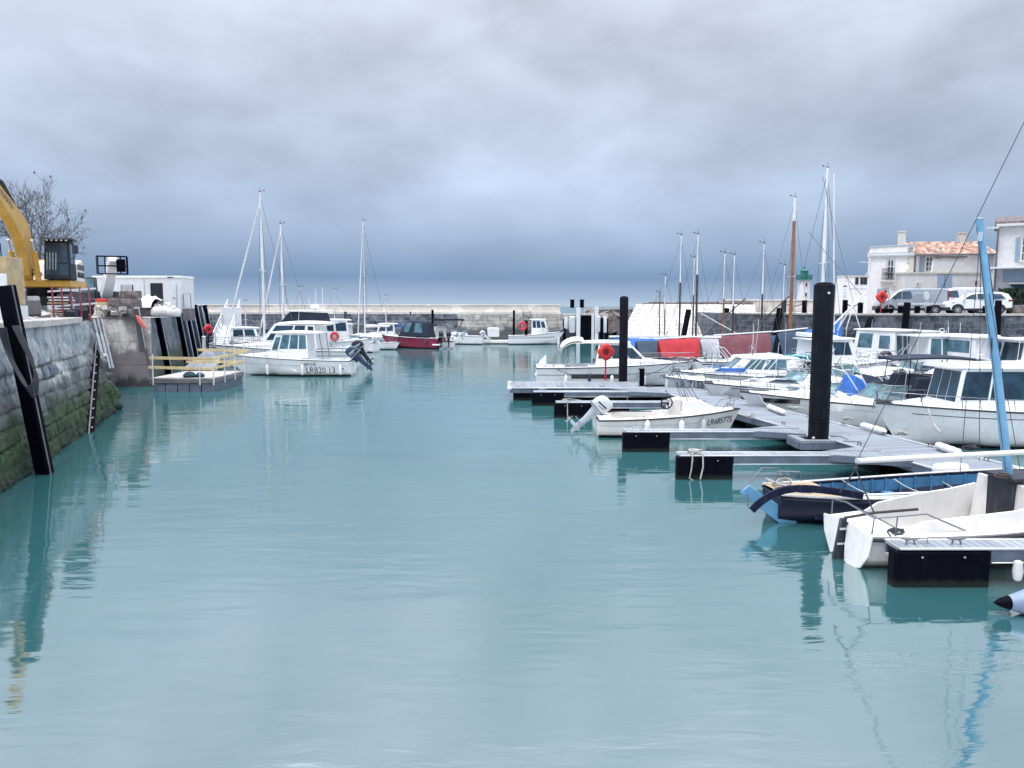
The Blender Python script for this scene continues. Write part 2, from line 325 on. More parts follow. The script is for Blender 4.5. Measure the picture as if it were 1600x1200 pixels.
def blockwall():
    m, nt, b = newmat('rough_quay_blocks')
    o = nn(nt, 'ShaderNodeTexCoord').outputs['Object']; s = nn(nt, 'ShaderNodeSeparateXYZ'); nt.links.new(o, s.inputs[0])
    at = nn(nt, 'ShaderNodeAttribute'); at.attribute_name = 'block'; a = nn(nt, 'ShaderNodeSeparateXYZ'); nt.links.new(at.outputs['Color'], a.inputs[0])
    n1 = nnoise(nt, o, 4.2, 8, 0.72); n2 = nnoise(nt, o, 0.5, 5, 0.65); sk = nnoise(nt, nscale(nt, o, (3.2, 3.2, 0.25)), 1.4, 6, 0.7)
    r = nn(nt, 'ShaderNodeValToRGB'); nt.links.new(a.outputs[0], r.inputs[0]); e = r.color_ramp
    e.elements[0].color = (0.13, 0.16, 0.20, 1); e.elements[1].color = (0.56, 0.55, 0.50, 1); k = e.elements.new(.45); k.color = (0.25, 0.28, 0.30, 1); k = e.elements.new(.75); k.color = (0.40, 0.42, 0.41, 1)
    col = nmix(nt, nm(nt, 'MULTIPLY', nstep(nt, n1, 0.42, 0.62), 0.7), r.outputs[0], (0.08, 0.095, 0.12))
    col = nmix(nt, nm(nt, 'MULTIPLY', nstep(nt, n2, 0.5, 0.62), 0.55), col, (0.60, 0.59, 0.54))
    # smoother blue-grey rendered top courses
    wz0 = nm(nt, 'ADD', s.outputs[2], nm(nt, 'MULTIPLY', nm(nt, 'SUBTRACT', nnoise(nt, o, .9, 5, .65), .5), 1.2))
    col = nmix(nt, nm(nt, 'MULTIPLY', nstep(nt, wz0, 2.7, 3.0), .7), col, nmix(nt, nstep(nt, sk, .35, .7), (0.40, 0.44, 0.46), (0.16, 0.21, 0.26)))
    col = nmix(nt, nm(nt, 'MULTIPLY', nstep(nt, sk, 0.50, 0.70), 0.5), col, (0.05, 0.06, 0.075))
    col = nmix(nt, nm(nt, 'MULTIPLY', a.outputs[1], 0.85), col, nmix(nt, nstep(nt, n2, .45, .6), (0.045, 0.05, 0.055), (0.62, 0.60, 0.54)))
    wz = nm(nt, 'ADD', s.outputs[2], nm(nt, 'MULTIPLY', nm(nt, 'SUBTRACT', nnoise(nt, nscale(nt, o, (1, 1, .45)), 1.3, 7, .7), .5), 2.4))
    for (z, soft, c, op) in ((2.1, .25, (0.055, 0.065, 0.065), .8), (1.45, .35, (0.020, 0.046, 0.012), .92), (.35, .25, (0.010, 0.022, 0.014), .9)):
        f = nm(nt, 'MULTIPLY', nm(nt, 'SUBTRACT', 1.0, nstep(nt, wz, z-soft, z+soft)), op)
        col = nmix(nt, f, col, nmix(nt, nstep(nt, n1, .3, .7), tuple(x*.35 for x in c), tuple(x*1.8 for x in c)))
    nt.links.new(col, b.inputs['Base Color']); b.inputs['Roughness'].default_value = .85
    nbump(nt, b, nnoise(nt, o, 9, 8, .75), 0.9, 0.04)
    return m
QBL = blockwall()

def tilemat():
    m, nt, b = newmat('terracotta_tiles')
    o = nn(nt, 'ShaderNodeTexCoord').outputs['Object']
    s = nn(nt, 'ShaderNodeSeparateXYZ'); nt.links.new(o, s.inputs[0])
    cb = nn(nt, 'ShaderNodeCombineXYZ'); nt.links.new(nm(nt, 'FLOOR', nm(nt, 'DIVIDE', s.outputs[0], 0.24)), cb.inputs[0]); nt.links.new(nm(nt, 'FLOOR', nm(nt, 'DIVIDE', s.outputs[2], 0.17)), cb.inputs[1])
    w = nn(nt, 'ShaderNodeTexWhiteNoise'); nt.links.new(cb.outputs[0], w.inputs['Vector'])
    r = nn(nt, 'ShaderNodeValToRGB'); nt.links.new(w.outputs['Value'], r.inputs[0])
    e = r.color_ramp; e.elements[0].color = (0.13, 0.075, 0.065, 1); e.elements[1].color = (0.56, 0.46, 0.39, 1)
    k = e.elements.new(0.4); k.color = (0.34, 0.17, 0.12, 1); k = e.elements.new(0.7); k.color = (0.44, 0.27, 0.20, 1)
    nt.links.new(nmix(nt, nm(nt, 'MULTIPLY', nstep(nt, nnoise(nt, o, 2.2, 5), 0.45, 0.7), 0.5), r.outputs[0], (0.30, 0.27, 0.24)), b.inputs['Base Color'])
    b.inputs['Roughness'].default_value = 0.85
    return m
TIL = tilemat()

def groundmat(name, a, c, scale=0.6):
    m, nt, b = newmat(name)
    o = nn(nt, 'ShaderNodeTexCoord').outputs['Object']
    n1 = nnoise(nt, o, scale, 8, 0.7); n2 = nnoise(nt, o, scale*9, 4, 0.7)
    col = nmix(nt, nstep(nt, n1, 0.38, 0.62), a, c)
    nt.links.new(nmix(nt, nm(nt, 'MULTIPLY', n2, 0.5), col, tuple(x*0.5 for x in a)), b.inputs['Base Color'])
    b.inputs['Roughness'].default_value = 0.92; nbump(nt, b, n2, 0.5, 0.03)
    return m
GRD = groundmat('dusty_quay_ground', (0.36, 0.34, 0.31), (0.50, 0.47, 0.43))
ASP = groundmat('quay_asphalt', (0.10, 0.10, 0.11), (0.16, 0.16, 0.165))
PVG = groundmat('quay_pale_paving', (0.44, 0.42, 0.39), (0.52, 0.50, 0.46))

def watermat():
    m, nt, b = newmat('milky_green_harbour_water')
    g = nn(nt, 'ShaderNodeNewGeometry').outputs['Position']
    n0 = nnoise(nt, nscale(nt, g, (1, 1, 1)), 0.05, 4, 0.6)
    col = nmix(nt, nstep(nt, n0, 0.35, 0.65), (0.027, 0.104, 0.116), (0.036, 0.126, 0.134))
    nt.links.new(col, b.inputs['Base Color'])
    b.inputs['Roughness'].default_value = 0.05
    b.inputs['IOR'].default_value = 4.9
    # ripples: a calm basin with wind-brushed patches
    patch = nstep(nt, nnoise(nt, nscale(nt, g, (0.7, 1.0, 1)), 0.10, 4, 0.6, 0.6), 0.42, 0.66)
    w1 = nnoise(nt, nscale(nt, g, (1.0, 3.2, 1)), 1.25, 3, 0.5, 0.4)
    w2 = nnoise(nt, nscale(nt, g, (0.5, 1.5, 1)), 0.55, 2, 0.5, 0.3)
    w3 = nnoise(nt, nscale(nt, g, (1.2, 3.2, 1)), 5.0, 3, 0.5)
    h = nm(nt, 'ADD', nm(nt, 'MULTIPLY', w2, 0.022), nm(nt, 'MULTIPLY', w1, nm(nt, 'ADD', 0.0035, nm(nt, 'MULTIPLY', patch, 0.011))))
    h = nm(nt, 'ADD', h, nm(nt, 'MULTIPLY', w3, nm(nt, 'ADD', 0.0002, nm(nt, 'MULTIPLY', patch, 0.0009))))
    nbump(nt, b, h, 1.0, 1.0)
    return m
WATER = watermat()

# ------------------------------------------------------------------ mesh builder
class MB:
    def __init__(self, T=None):
        self.v = []; self.f = []; self.m = []; self.T = T or Matrix.Identity(4); self.mi = 0
    def add(self, vs, fs, mi=None):
        n = len(self.v); T = self.T
        self.v.extend([tuple(T @ Vector(p)) for p in vs])
        mi = self.mi if mi is None else mi
        for f in fs:
            self.f.append(tuple(n+i for i in f)); self.m.append(mi)
        return self
    def hexa(self, p, mi=None):   # p: 4 bottom (ccw seen from above) + 4 top
        return self.add(p, [(0,3,2,1),(4,5,6,7),(0,1,5,4),(1,2,6,5),(2,3,7,6),(3,0,4,7)], mi)
    def box(self, cx, cy, cz, sx, sy, sz, rz=0, ry=0, rx=0, mi=None):
        M = Matrix.Translation((cx, cy, cz)) @ Matrix.Rotation(rz, 4, 'Z') @ Matrix.Rotation(ry, 4, 'Y') @ Matrix.Rotation(rx, 4, 'X')
        a, b, c = sx/2, sy/2, sz/2
        p = [M @ Vector(q) for q in ((-a,-b,-c),(a,-b,-c),(a,b,-c),(-a,b,-c),(-a,-b,c),(a,-b,c),(a,b,c),(-a,b,c))]
        return self.hexa(p, mi)
    def bar(self, a, b, w, h, mi=None, up=Vector((0,0,1))):   # rectangular bar between two points
        a = Vector(a); b = Vector(b); d = (b-a).normalized()
        if abs(d.dot(up)) > 0.98: up = Vector((0,1,0))
        s = d.cross(up).normalized()*(w/2); t = s.cross(d).normalized()*(h/2)
        return self.hexa([a-s-t, a+s-t, b+s-t, b-s-t, a-s+t, a+s+t, b+s+t, b-s+t], mi)
    def tube(self, pts, r, n=6, closed=False, cap=True, mi=None):
        pts = [Vector(p) for p in pts]; N = len(pts)
        rr = r if isinstance(r, (list, tuple)) else [r]*N
        rings = []; up = None
        for i, p in enumerate(pts):
            if closed: d = pts[(i+1) % N]-pts[i-1]
            else: d = pts[min(i+1, N-1)]-pts[max(i-1, 0)]
            if d.length < 1e-9: d = Vector((0,0,1))
            d.normalize()
            if up is None:
                up = Vector((0,0,1)) if abs(d.z) < 0.9 else Vector((0,1,0))
            s = d.cross(up)
            if s.length < 1e-4: s = d.orthogonal()
            s.normalize(); t = s.cross(d).normalized(); up = t
            rings.append([p + s*math.cos(2*math.pi*k/n)*rr[i] + t*math.sin(2*math.pi*k/n)*rr[i] for k in range(n)])
        return self.loft(rings, True, cap and not closed, closed, mi)
    def loft(self, rings, close=True, cap=True, loop=False, mi=None):
        n = len(rings[0]); vs = [p for r in rings for p in r]; fs = []
        m = len(rings)
        for i in range(m if loop else m-1):
            j = (i+1) % m
            for k in range(n if close else n-1):
                l = (k+1) % n
                fs.append((i*n+k, i*n+l, j*n+l, j*n+k))
        if cap and not loop:
            fs.append(tuple(range(n-1, -1, -1))); fs.append(tuple((m-1)*n+k for k in range(n)))
        return self.add(vs, fs, mi)
    def prism(self, poly, off, mi=None):   # poly: 3D points, extruded by the offset vector
        n = len(poly); off = Vector(off); P = [Vector(p) for p in poly]
        vs = P + [p+off for p in P]
        fs = [tuple(range(n-1, -1, -1)), tuple(range(n, 2*n))] + [(k, (k+1) % n, n+(k+1) % n, n+k) for k in range(n)]
        return self.add(vs, fs, mi)
    def lathe(self, prof, n=16, c=(0,0,0), axis='Z', mi=None):   # prof: (radius, height)
        c = Vector(c); rings = []
        for r, h in prof:
            ring = []
            for k in range(n):
                a = 2*math.pi*k/n; x, y = r*math.cos(a), r*math.sin(a)
                ring.append(c + (Vector((x, y, h)) if axis == 'Z' else Vector((x, h, -y)) if axis == 'Y' else Vector((h, x, y))))
            rings.append(ring)
        return self.loft(rings, True, True, False, mi)
    def torus(self, c, R_, r, axis='Y', n=28, m=8, mi=None):
        c = Vector(c); pts = []
        for k in range(n):
            a = 2*math.pi*k/n; x, y = R_*math.cos(a), R_*math.sin(a)
            pts.append(c + (Vector((x, 0, y)) if axis == 'Y' else Vector((x, y, 0)) if axis == 'Z' else Vector((0, x, y))))
        return self.tube(pts, r, m, closed=True, mi=mi)
    def panel(self, q, u0, u1, v0, v1, off=0.006, th=0.01, mi=None):   # thin slab proud of the quad q (bl, br, tr, tl seen from outside)
        q = [Vector(p) for p in q]
        def P(u, v): return (q[0]*(1-u)+q[1]*u)*(1-v) + (q[3]*(1-u)+q[2]*u)*v
        nrm = (q[1]-q[0]).cross(q[3]-q[0]).normalized()
        pts = [P(u0, v0), P(u1, v0), P(u1, v1), P(u0, v1)]
        lo = [p + nrm*(off-th) for p in pts]; hi = [p + nrm*off for p in pts]
        return self.hexa(lo+hi, mi)
    def build(self, name, mats, parent=None, smooth=True, angle=35, bevel=0.0, loc=None, seg=1):
        me = bpy.data.meshes.new(name)
        me.from_pydata(self.v, [], self.f)
        if not isinstance(mats, (list, tuple)): mats = [mats]
        for m in mats: me.materials.append(m)
        me.polygons.foreach_set('material_index', self.m)
        me.polygons.foreach_set('use_smooth', [smooth]*len(self.f))
        me.update()
        if smooth: me.set_sharp_from_angle(angle=R(angle))
        o = bpy.data.objects.new(name, me); C.objects.link(o)
        if parent: o.parent = parent
        if loc is not None: o.location = loc
        if bevel:
            b = o.modifiers.new('bevel', 'BEVEL'); b.width = bevel; b.segments = seg; b.limit_method = 'ANGLE'; b.angle_limit = R(40)
        return o

def tag(o, label=None, cat=None, group=None, kind=None):
    if label: o['label'] = label
    if cat: o['category'] = cat
    if group: o['group'] = group
    if kind: o['kind'] = kind
    return o
def thing(name, loc, rz=0.0, label=None, cat=None, group=None):
    o = bpy.data.objects.new(name, None); C.objects.link(o); o.empty_display_size = 0.3
    o.location = loc; o.rotation_euler = (0, 0, rz)
    return tag(o, label, cat, group)
def dup(o, parent=None):
    c = o.copy(); C.objects.link(c)
    if parent: c.parent = parent
    for ch in list(o.children): dup(ch, c)
    return c
def textmesh(s, size, bold=0.0):
    cu = bpy.data.curves.new('text', 'FONT'); cu.body = s; cu.size = size; cu.offset = bold; cu.resolution_u = 2
    o = bpy.data.objects.new('text_tmp', cu); C.objects.link(o)
    dg = bpy.context.evaluated_depsgraph_get()
    me = bpy.data.meshes.new_from_object(o.evaluated_get(dg))
    vs = [tuple(v.co) for v in me.vertices]; fs = [tuple(p.vertices) for p in me.polygons]
    C.objects.unlink(o); bpy.data.objects.remove(o); bpy.data.curves.remove(cu); bpy.data.meshes.remove(me)
    return vs, fs
def flat_text(s, size, fn, name, m, parent, bold=0.0, width=None):
    """letters laid on a surface: fn maps (x, y) of the text to a 3-D point"""
    vs, fs = textmesh(s, size, 0.0)
    if not vs: return None
    if width:
        w = max(v[0] for v in vs); k = width/w
    else: k = 1
    b = MB(); b.add([fn(v[0]*k, v[1]) for v in vs], fs)
    return b.build(name, m, parent, smooth=False)
# ================================================================== THE SETTING
QZ = 3.85      # quay level above the water
b = MB(); b.add([(-3500, -60, 0), (3500, -60, 0), (3500, 6500, 0), (-3500, 6500, 0)], [(0,1,2,3)])
tag(b.build('water', WATER, smooth=False), kind='structure')
b = MB(); b.add([(-3500, -60, -7), (3500, -60, -7), (3500, 6500, -7), (-3500, 6500, -7)], [(0,1,2,3)])
tag(b.build('seabed', GRD, smooth=False), kind='structure')

A0 = gp(0, 775); A1 = gp(185, 641)
wd = (A1-A0).normalized(); wn_in = Vector((-wd.y, wd.x, 0))       # inward normal (towards land, left)
ang1 = math.atan2(wd.y, wd.x)

def resample(pts, step):
    out = [Vector(pts[0])]
    for a, b_ in zip(pts[:-1], pts[1:]):
        a = Vector(a); b_ = Vector(b_); n = max(1, round((b_-a).length/step))
        for k in range(1, n+1): out.append(a.lerp(b_, k/n))
    return out
def blockat(x, z):
    """tone, joint mask and depth of the quay block at (x, z): irregular coursed stone"""
    z = z + .05*noise.noise(Vector((x*.35, 1.7, 0))); H = .44; r_ = math.floor(z/H); h_ = lambda *a: noise.cell(Vector(a))*.5+.5 if False else (math.sin(a[0]*127.1+a[1]*311.7)*43758.5453) % 1.0
    w = .65+.55*h_(r_, 7.3); x = x + r_*.37 + .09*noise.noise(Vector((x*.5, r_*3.1, 0))); c = math.floor(x/w)
    fx = (x/w-c)*w; fz = (z/H-r_)*H; e = min(fx, w-fx, fz, H-fz); t = h_(c+.5, r_+.25)
    j = max(0.0, min(1.0, (.045-e)/.03))
    top = max(0.0, min(1.0, (3.0-z)/.4))
    return t, j*top, (j*.07 + (t-.5)*.07*(1-j))*top
def wallstrip(name, plan, ztop, batter, mats, label, cat='quay wall', blocks=None, rough=0.05, step=0.35, zstep=0.3, depth=1.6, z0=-1.0, seed=0, jag=None, side=1, group=None):
    """wall whose foot follows plan (world xy, land on the left of the path when side=1)"""
    o0 = Vector((plan[0][0], plan[0][1], 0)); dr = Vector((plan[1][0]-plan[0][0], plan[1][1]-plan[0][1], 0)); a = math.atan2(dr.y, dr.x)
    Mi = Matrix.Rotation(-a, 4, 'Z') @ Matrix.Translation(-o0)
    P = resample([Mi @ Vector((p[0], p[1], 0)) for p in plan], step)
    N = len(P); inn = []
    kk = max(2, int(.6/step))
    for i in range(N):
        t = (P[min(i+kk, N-1)]-P[max(i-kk, 0)]).normalized(); inn.append(Vector((-t.y, t.x, 0))*side)
    nz = max(2, round((ztop-z0)/zstep)); rows = []
    for k in range(nz+1):
        z = z0+(ztop-z0)*k/nz; row = []
        for i in range(N):
            q = P[i] + Vector((seed, 0, z))
            dsp = (noise.noise(q*1.6)*0.6 + noise.noise(q*4.1)*0.4)*rough
            if jag: dsp += jag(P[i], z)
            if blocks: dsp += blockat(P[i].x + .8*P[i].y, z)[2] + max(0, min(1, (1.6-z)))*.07*noise.noise(q*9)
            row.append(P[i] + inn[i]*(batter*max(z, 0)+dsp) + Vector((0, 0, z)))
        rows.append(row)
    rows.append([rows[-1][i] + inn[i]*depth for i in range(N)])
    m = MB(); m.loft(rows, close=False, cap=False)
    o = m.build(name, mats, angle=50)
    if blocks:
        ca = o.data.color_attributes.new('block', 'FLOAT_COLOR', 'POINT'); k_ = 0
        for row in rows:
            for i, p in enumerate(row):
                t_, j_, _ = blockat(P[i].x + .8*P[i].y, p.z); ca.data[k_].color = (t_, j_, 0, 1); k_ += 1
    o.location = o0; o.rotation_euler = (0, 0, a)
    tag(o, label, cat, group)
    return o, P, inn, a, o0

near0 = A0 - wd*9.0
corner = A1
jf = lambda p, z: (max(0, (p.x-L1+1.8))*0.22*noise.noise(Vector((p.x*1.9, 3.3, z*1.7)))*1.6 + (max(0, p.x-L1+0.8))*0.25*max(0, z-1.3)) if p.x > L1-1.8 else 0
L1 = (A1-near0).length
wq, P, inn, qa, qo = wallstrip('quay_wall', [(near0.x, near0.y), (corner.x, corner.y), (corner.x-1.0, corner.y+1.2), (corner.x-7, corner.y+2.2)], QZ, 0.17, QBL,
    'near stone quay wall on the left with green weed below and a broken far corner', blocks=True, rough=0.14, step=0.07, zstep=0.07, jag=jf)
# local frame of the wall: +x along it, +y inward
def onwall(x, z, out=0.0):
    return Vector((x, 0.17*max(z, 0)-out, z))
def wall_local(u, v, z):      # wall point seen at pixel (u, v) at height z -> local x
    p = gp(u, v, z); return (p-qo).dot(wd)
m = MB()
for i in range(14):
    x0 = i*(L1-3.2)/14; x1 = (i+1)*(L1-3.2)/14-0.03
    m.box((x0+x1)/2, 0.17*QZ+0.45-0.06, QZ+0.10+random.uniform(-.01,.01), x1-x0, 1.0, 0.22)
m.build('coping', CON, wq, bevel=0.02)

# ground of the left quay (one sheet with the notch)
n1 = gp(185, 641); edge = lambda Y: A0.x + (Y-A0.y)*wd.x/wd.y
sec = gp(238, 604)            # corner where the second wall starts
far = Vector((edge(96.5), 96.5, 0))
pts = [(near0.x-0.9, near0.y), (n1.x-1.1, n1.y-0.6), (n1.x-2.2, n1.y+1.3), (sec.x-3.2, sec.y+0.1), (sec.x-0.75, sec.y+0.1), (far.x-0.75, 96.5), (-160, 96.5), (-160, near0.y)]
m = MB(); m.add([(x, y, QZ-0.004) for x, y in pts], [tuple(range(len(pts)))])
tag(m.build('quay_ground', GRD, smooth=False), kind='structure')

# second wall: pale concrete face of the notch, then the long blue-grey wall to the breakwater
w2, *_ = wallstrip('quay_wall', [(sec.x-7.5, sec.y-0.1), (sec.x, sec.y)], QZ, 0.05, QC,
    'short wall face of pale concrete over dark wet stone beyond the broken corner', rough=0.10, seed=4, depth=2.5)
w3, P3, inn3, a3, o3 = wallstrip('quay_wall', [(sec.x, sec.y), (far.x, far.y)], QZ, 0.14, QB,
    'long blue grey quay wall with timber fenders running back to the breakwater', rough=0.10, step=0.6, seed=9, depth=1.0)

# breakwater across the harbour mouth
BY = gp(700, 533).y
bx0, bx1 = far.x-14, xat(876, BY)
bxm = xat(715, BY)
w4, *_ = wallstrip('breakwater_wall', [(bx1, BY), (bxm, BY)], 3.45, 0.06, BWL, 'pale stone end of the breakwater wall with dark weed at its foot', 'breakwater', rough=0.12, step=0.6, seed=2, side=-1, depth=4)
w5, *_ = wallstrip('breakwater_wall', [(bxm, BY), (bx0, BY)], 3.45, 0.06, BWM, 'long dark stone breakwater wall behind the moored boats', 'breakwater', rough=0.16, step=0.6, seed=6, side=-1, depth=4)
m = MB(); m.box((bx0+bx1)/2, BY+0.9, 3.62, bx1-bx0, 1.3, 0.35); m.box((bx0+bx1)/2, BY+1.35, 4.15, bx1-bx0, 0.75, 0.85)
m.box((bx0+bx1)/2, BY+1.35, 4.62, bx1-bx0, 0.95, 0.12)
o = m.build('parapet', PAR, bevel=0.03); tag(o, 'pale stone parapet running along the top of the breakwater', 'parapet')

# pier head at the harbour mouth: pale faces, black timber fenders
px0, px1 = xat(874, BY-1), xat(950, BY-1)
m = MB(); m.box((px0+px1)/2, BY+1.2, 1.15, px1-px0, 4.5, 4.7); 
phd = m.build('pier_head', BWL, bevel=0.05); tag(phd, 'stone pier head with black timber fenders at the harbour mouth', 'pier head')
for u, w_, top_, mm, pr in ((882, 0.35, 2.9, BLK, .18), (903.5, 0.5, 4.3, WST, .3), (912, 0.75, 3.3, BLK, .35), (920, 0.6, 3.3, BLK, .4), (926, 0.35, 3.4, LG, .38), (932, 0.45, 4.4, WST, .3), (940, 0.4, 3.0, BLK, .25), (948, 0.4, 2.9, BLK, .2)):
    mm_ = MB(); X = xat(u, BY-1.2); mm_.box(X, BY-1.05-pr*0.5, top_/2-0.4, w_, pr, top_+0.8)
    mm_.build('fender_post', mm, phd, bevel=0.02)
for ua, ub, z0_, z1_, pr in ((880, 888, 1.6, 3.1, .25), (888.5, 900, 1.1, 3.2, .45), (929, 939, 1.2, 3.25, .5), (942, 949, 1.1, 3.2, .35)):
    m = MB(); xa_, xb_ = xat(ua, BY-1.2), xat(ub, BY-1.2); rings = []
    for z_ in (z0_, z0_+.15, z1_-.1, z1_): 
        k_ = .82 if z_ in (z0_, z1_) else 1.0; c_, w_ = (xa_+xb_)/2, (xb_-xa_)/2*k_
        rings.append([Vector((c_-w_, BY-1.0, z_)), Vector((c_-w_*.6, BY-1.0-pr*k_, z_)), Vector((c_+w_*.6, BY-1.0-pr*k_, z_)), Vector((c_+w_, BY-1.0, z_))])
    m.loft(rings); m.build('pale_fender_panel', LG, phd, bevel=.02)
m = MB(); m.box((px0+px1)/2, BY-1.12, .3, px1-px0, .12, 2.2); m.build('weedy_foot', AF, phd)
for u in (893.5, 908.5):
    m = MB(); X = xat(u, BY+2, 4.6); m.box(X, BY+1.3, 4.75, 0.5, 0.5, 1.0); m.box(X, BY+1.3, 5.28, 0.62, 0.62, 0.1)
    tag(m.build('bollard', BLK, bevel=0.03), 'black bollard on the breakwater end, %s one' % ('left' if u < 900 else 'right'), 'bollard', 'black bollards on the breakwater end')

# rocks and low mole beyond the mouth
m = MB()
for i in range(90):
    x = xat(random.uniform(925, 1010), 120); y = 118+random.uniform(0, 9); s = random.uniform(0.7, 1.8)
    m.box(x, y, random.uniform(0.1, 2.0)+(y-118)*0.16, s*1.3, s, s, random.uniform(0,3), random.uniform(-.5,.5), random.uniform(-.5,.5))
tag(m.build('rocks', DST, smooth=False), kind='stuff', label='heap of breakwater rocks seen through the harbour mouth')
m = MB(); X0, X1 = xat(915, 130), xat(1010, 130)
m.box((X0+X1)/2, 131, 1.9, X1-X0, 4, 4.0); m.box((X0+X1)/2, 129.2, 3.95, X1-X0, 0.9, 0.35)
tag(m.build('outer_mole', BWL, bevel=0.05), 'low outer mole seen through the gap beside the pier head', 'mole')

# sloping masonry slip on the right of the mouth
Y = 80.0
a = dp(984, 515, Y-3); t0 = dp(1010, 475, Y+2)
pts = [dp(978, 530, Y-4), dp(1180, 530, Y-4), dp(1180, 476, Y+2), dp(1008, 475, Y+2)]
pts[0].z = pts[1].z = 0; pts[0].z = -0.6; pts[1].z = -0.6
pts[0] = dp(981, 533, Y-4); pts[1] = dp(1185, 533, Y-4)
m = MB(); bk = [p + Vector((0, 6, 0)) for p in pts]
for p in bk: p.z = max(p.z, p.z)
m.hexa([pts[0], pts[1], bk[1], bk[0], pts[3], pts[2], bk[2], bk[3]])
o = m.build('masonry_slope', RMP, smooth=False, bevel=0.05); tag(o, 'pale sloping masonry embankment behind the small sailing boats', 'embankment')
m = MB(); z = pts[2].z
for i in range(16):
    x0 = pts[3].x + i*(pts[2].x-pts[3].x)/16; x1 = x0+(pts[2].x-pts[3].x)/16-0.06*random.random()
    hh = random.uniform(0.22, 0.38)
    m.box((x0+x1)/2, Y+3.2, z+hh/2-0.05, x1-x0, 1.2, hh, 0, 0, 0)
m.build('crest', DST, o, bevel=0.03)

# right quay
rq = [(xat(1150, 66), 66.0), (24.6, 58.0), (50.0, 51.5)]
w6, PR, innR, aR, oR = wallstrip('quay_wall', rq, QZ, 0.03, RQ, 'dark stone quay wall on the right below the parked vehicles', rough=0.10, step=0.5, seed=12, side=1, depth=0.9)
m = MB(); w6.rotation_euler = w6.rotation_euler
for (p0, p1) in zip(rq[:-1], rq[1:]):
    a_ = math.atan2(p1[1]-p0[1], p1[0]-p0[0]); L_ = (Vector(p1)-Vector(p0)).length
    m.T = Matrix.Rotation(-aR, 4, 'Z') @ Matrix.Translation((p0[0]-rq[0][0], p0[1]-rq[0][1], 0)) @ Matrix.Rotation(a_, 4, 'Z')
    for i in range(int(L_/1.2)): m.box(i*1.2+0.6, 0.5, QZ+0.02, 1.17, 0.95, 0.16)
m.build('coping', CON, w6, bevel=0.02)
def rqY(X):
    for (p0, p1) in zip(rq[:-1], rq[1:]):
        if X <= p1[0]: break
    return p0[1] + (X-p0[0])*(p1[1]-p0[1])/(p1[0]-p0[0])
pts = [(rq[0][0], rq[0][1]+0.3), (rq[1][0], rq[1][1]+0.3), (rq[2][0], rq[2][1]+0.3), (140, 50), (140, 200), (rq[0][0], 200)]
m = MB(); m.add([(x, y, QZ) for x, y in pts], [(0,1,2,3,4,5)])
tag(m.build('road', ASP, smooth=False), kind='structure')
pts = [(rq[0][0]+.6, rq[0][1]+0.9), (rq[1][0]+.2, rq[1][1]+1.1), (34, rqY(34)+1.1), (34, 80), (rq[0][0]+.6, 86)]
m = MB(); m.add([(x, y, QZ+0.004) for x, y in pts], [(0,1,2,3,4)])
tag(m.build('pavement', PVG, smooth=False), kind='structure')
pts = [(34, rqY(34)+1.1), (rq[2][0], rq[2][1]+1.1), (rq[2][0]+1, rq[2][1]+3.2), (34, rqY(34)+3.2)]
m = MB(); m.add([(x, y, QZ+0.008) for x, y in pts], [(0,1,2,3)])
tag(m.build('pavement', PVG, smooth=False), kind='structure')
# return face of the right quay towards the slope
m = MB(); m.box(rq[0][0]+0.2, rq[0][1]+7, 1.4, 0.8, 13.6, 4.85)
tag(m.build('quay_wall', RQ, bevel=0.03), 'end face of the right quay turning back towards the pale slope', 'quay wall')
# pale parapet behind the right quay
m = MB(); Yp = 84; x0, x1 = xat(1130, Yp, 4.6), xat(1312, Yp, 4.6)
m.box((x0+x1)/2, Yp, 4.0, x1-x0, 0.9, 2.1); m.box((x0+x1)/2, Yp, 5.1, x1-x0, 1.05, 0.16)
tag(m.build('parapet', PAR, bevel=0.03), 'pale stone parapet on the right quay in front of the lighthouse', 'parapet')

# ------------------------------------------------------------------ pontoons
DZ = 0.58
def XL(Y): return 8.28 - 0.205*(Y-27.7)
def XR(Y): return XL(Y) + 2.15
pa = math.atan2(1, -0.205)      # heading of the walkway
root = thing('pontoon_walkway', (XL(12), 12, 0), pa-math.pi/2, 'long grey wooden pontoon walkway with metal edges running into the harbour', 'pontoon')
LW = 26.6; WW = 2.1
m = MB(); m.box(WW/2, LW/2-1, DZ-0.03, WW-0.14, LW, 0.06); m.build('deck', DECK, root)
for x in (0.0, WW):
    m = MB(); m.box(x, LW/2-1, DZ-0.10, 0.09, LW+.02, 0.22, mi=1); m.box(x, LW/2-1, DZ+0.012, 0.14, LW+.02, 0.035)
    m.build('edge_rail', [ALU, GIR], root, bevel=0.008)
for i in range(9):
    m = MB(); m.box(WW/2, i*3.0+0.2, 0.12, WW-0.3, 1.3, 0.62); m.build('float', FLO, root, bevel=0.03)
m = MB(); m.box(WW/2, LW/2-1, 0.36, WW-0.2, LW-0.2, 0.12); m.build('underframe', RR, root)
def cleat(x, y, z, parent, rz=0):
    m = MB(Matrix.Translation((x, y, z)) @ Matrix.Rotation(rz, 4, 'Z'))
    m.tube([(-0.15, 0, 0.10), (-0.08, 0, 0.085), (0.08, 0, 0.085), (0.15, 0, 0.10)], [0.010, 0.016, 0.016, 0.010], 6)
    for s in (-0.05, 0.05): m.tube([(s*1.5, 0, 0), (s, 0, 0.085)], 0.014, 6)
    return m.build('cleat', GST, parent)
for i in range(13): cleat(0.12, 1.6+i*1.95, DZ+0.02, root, math.pi/2); cleat(WW-0.12, 1.1+i*1.95, DZ+0.02, root, math.pi/2)

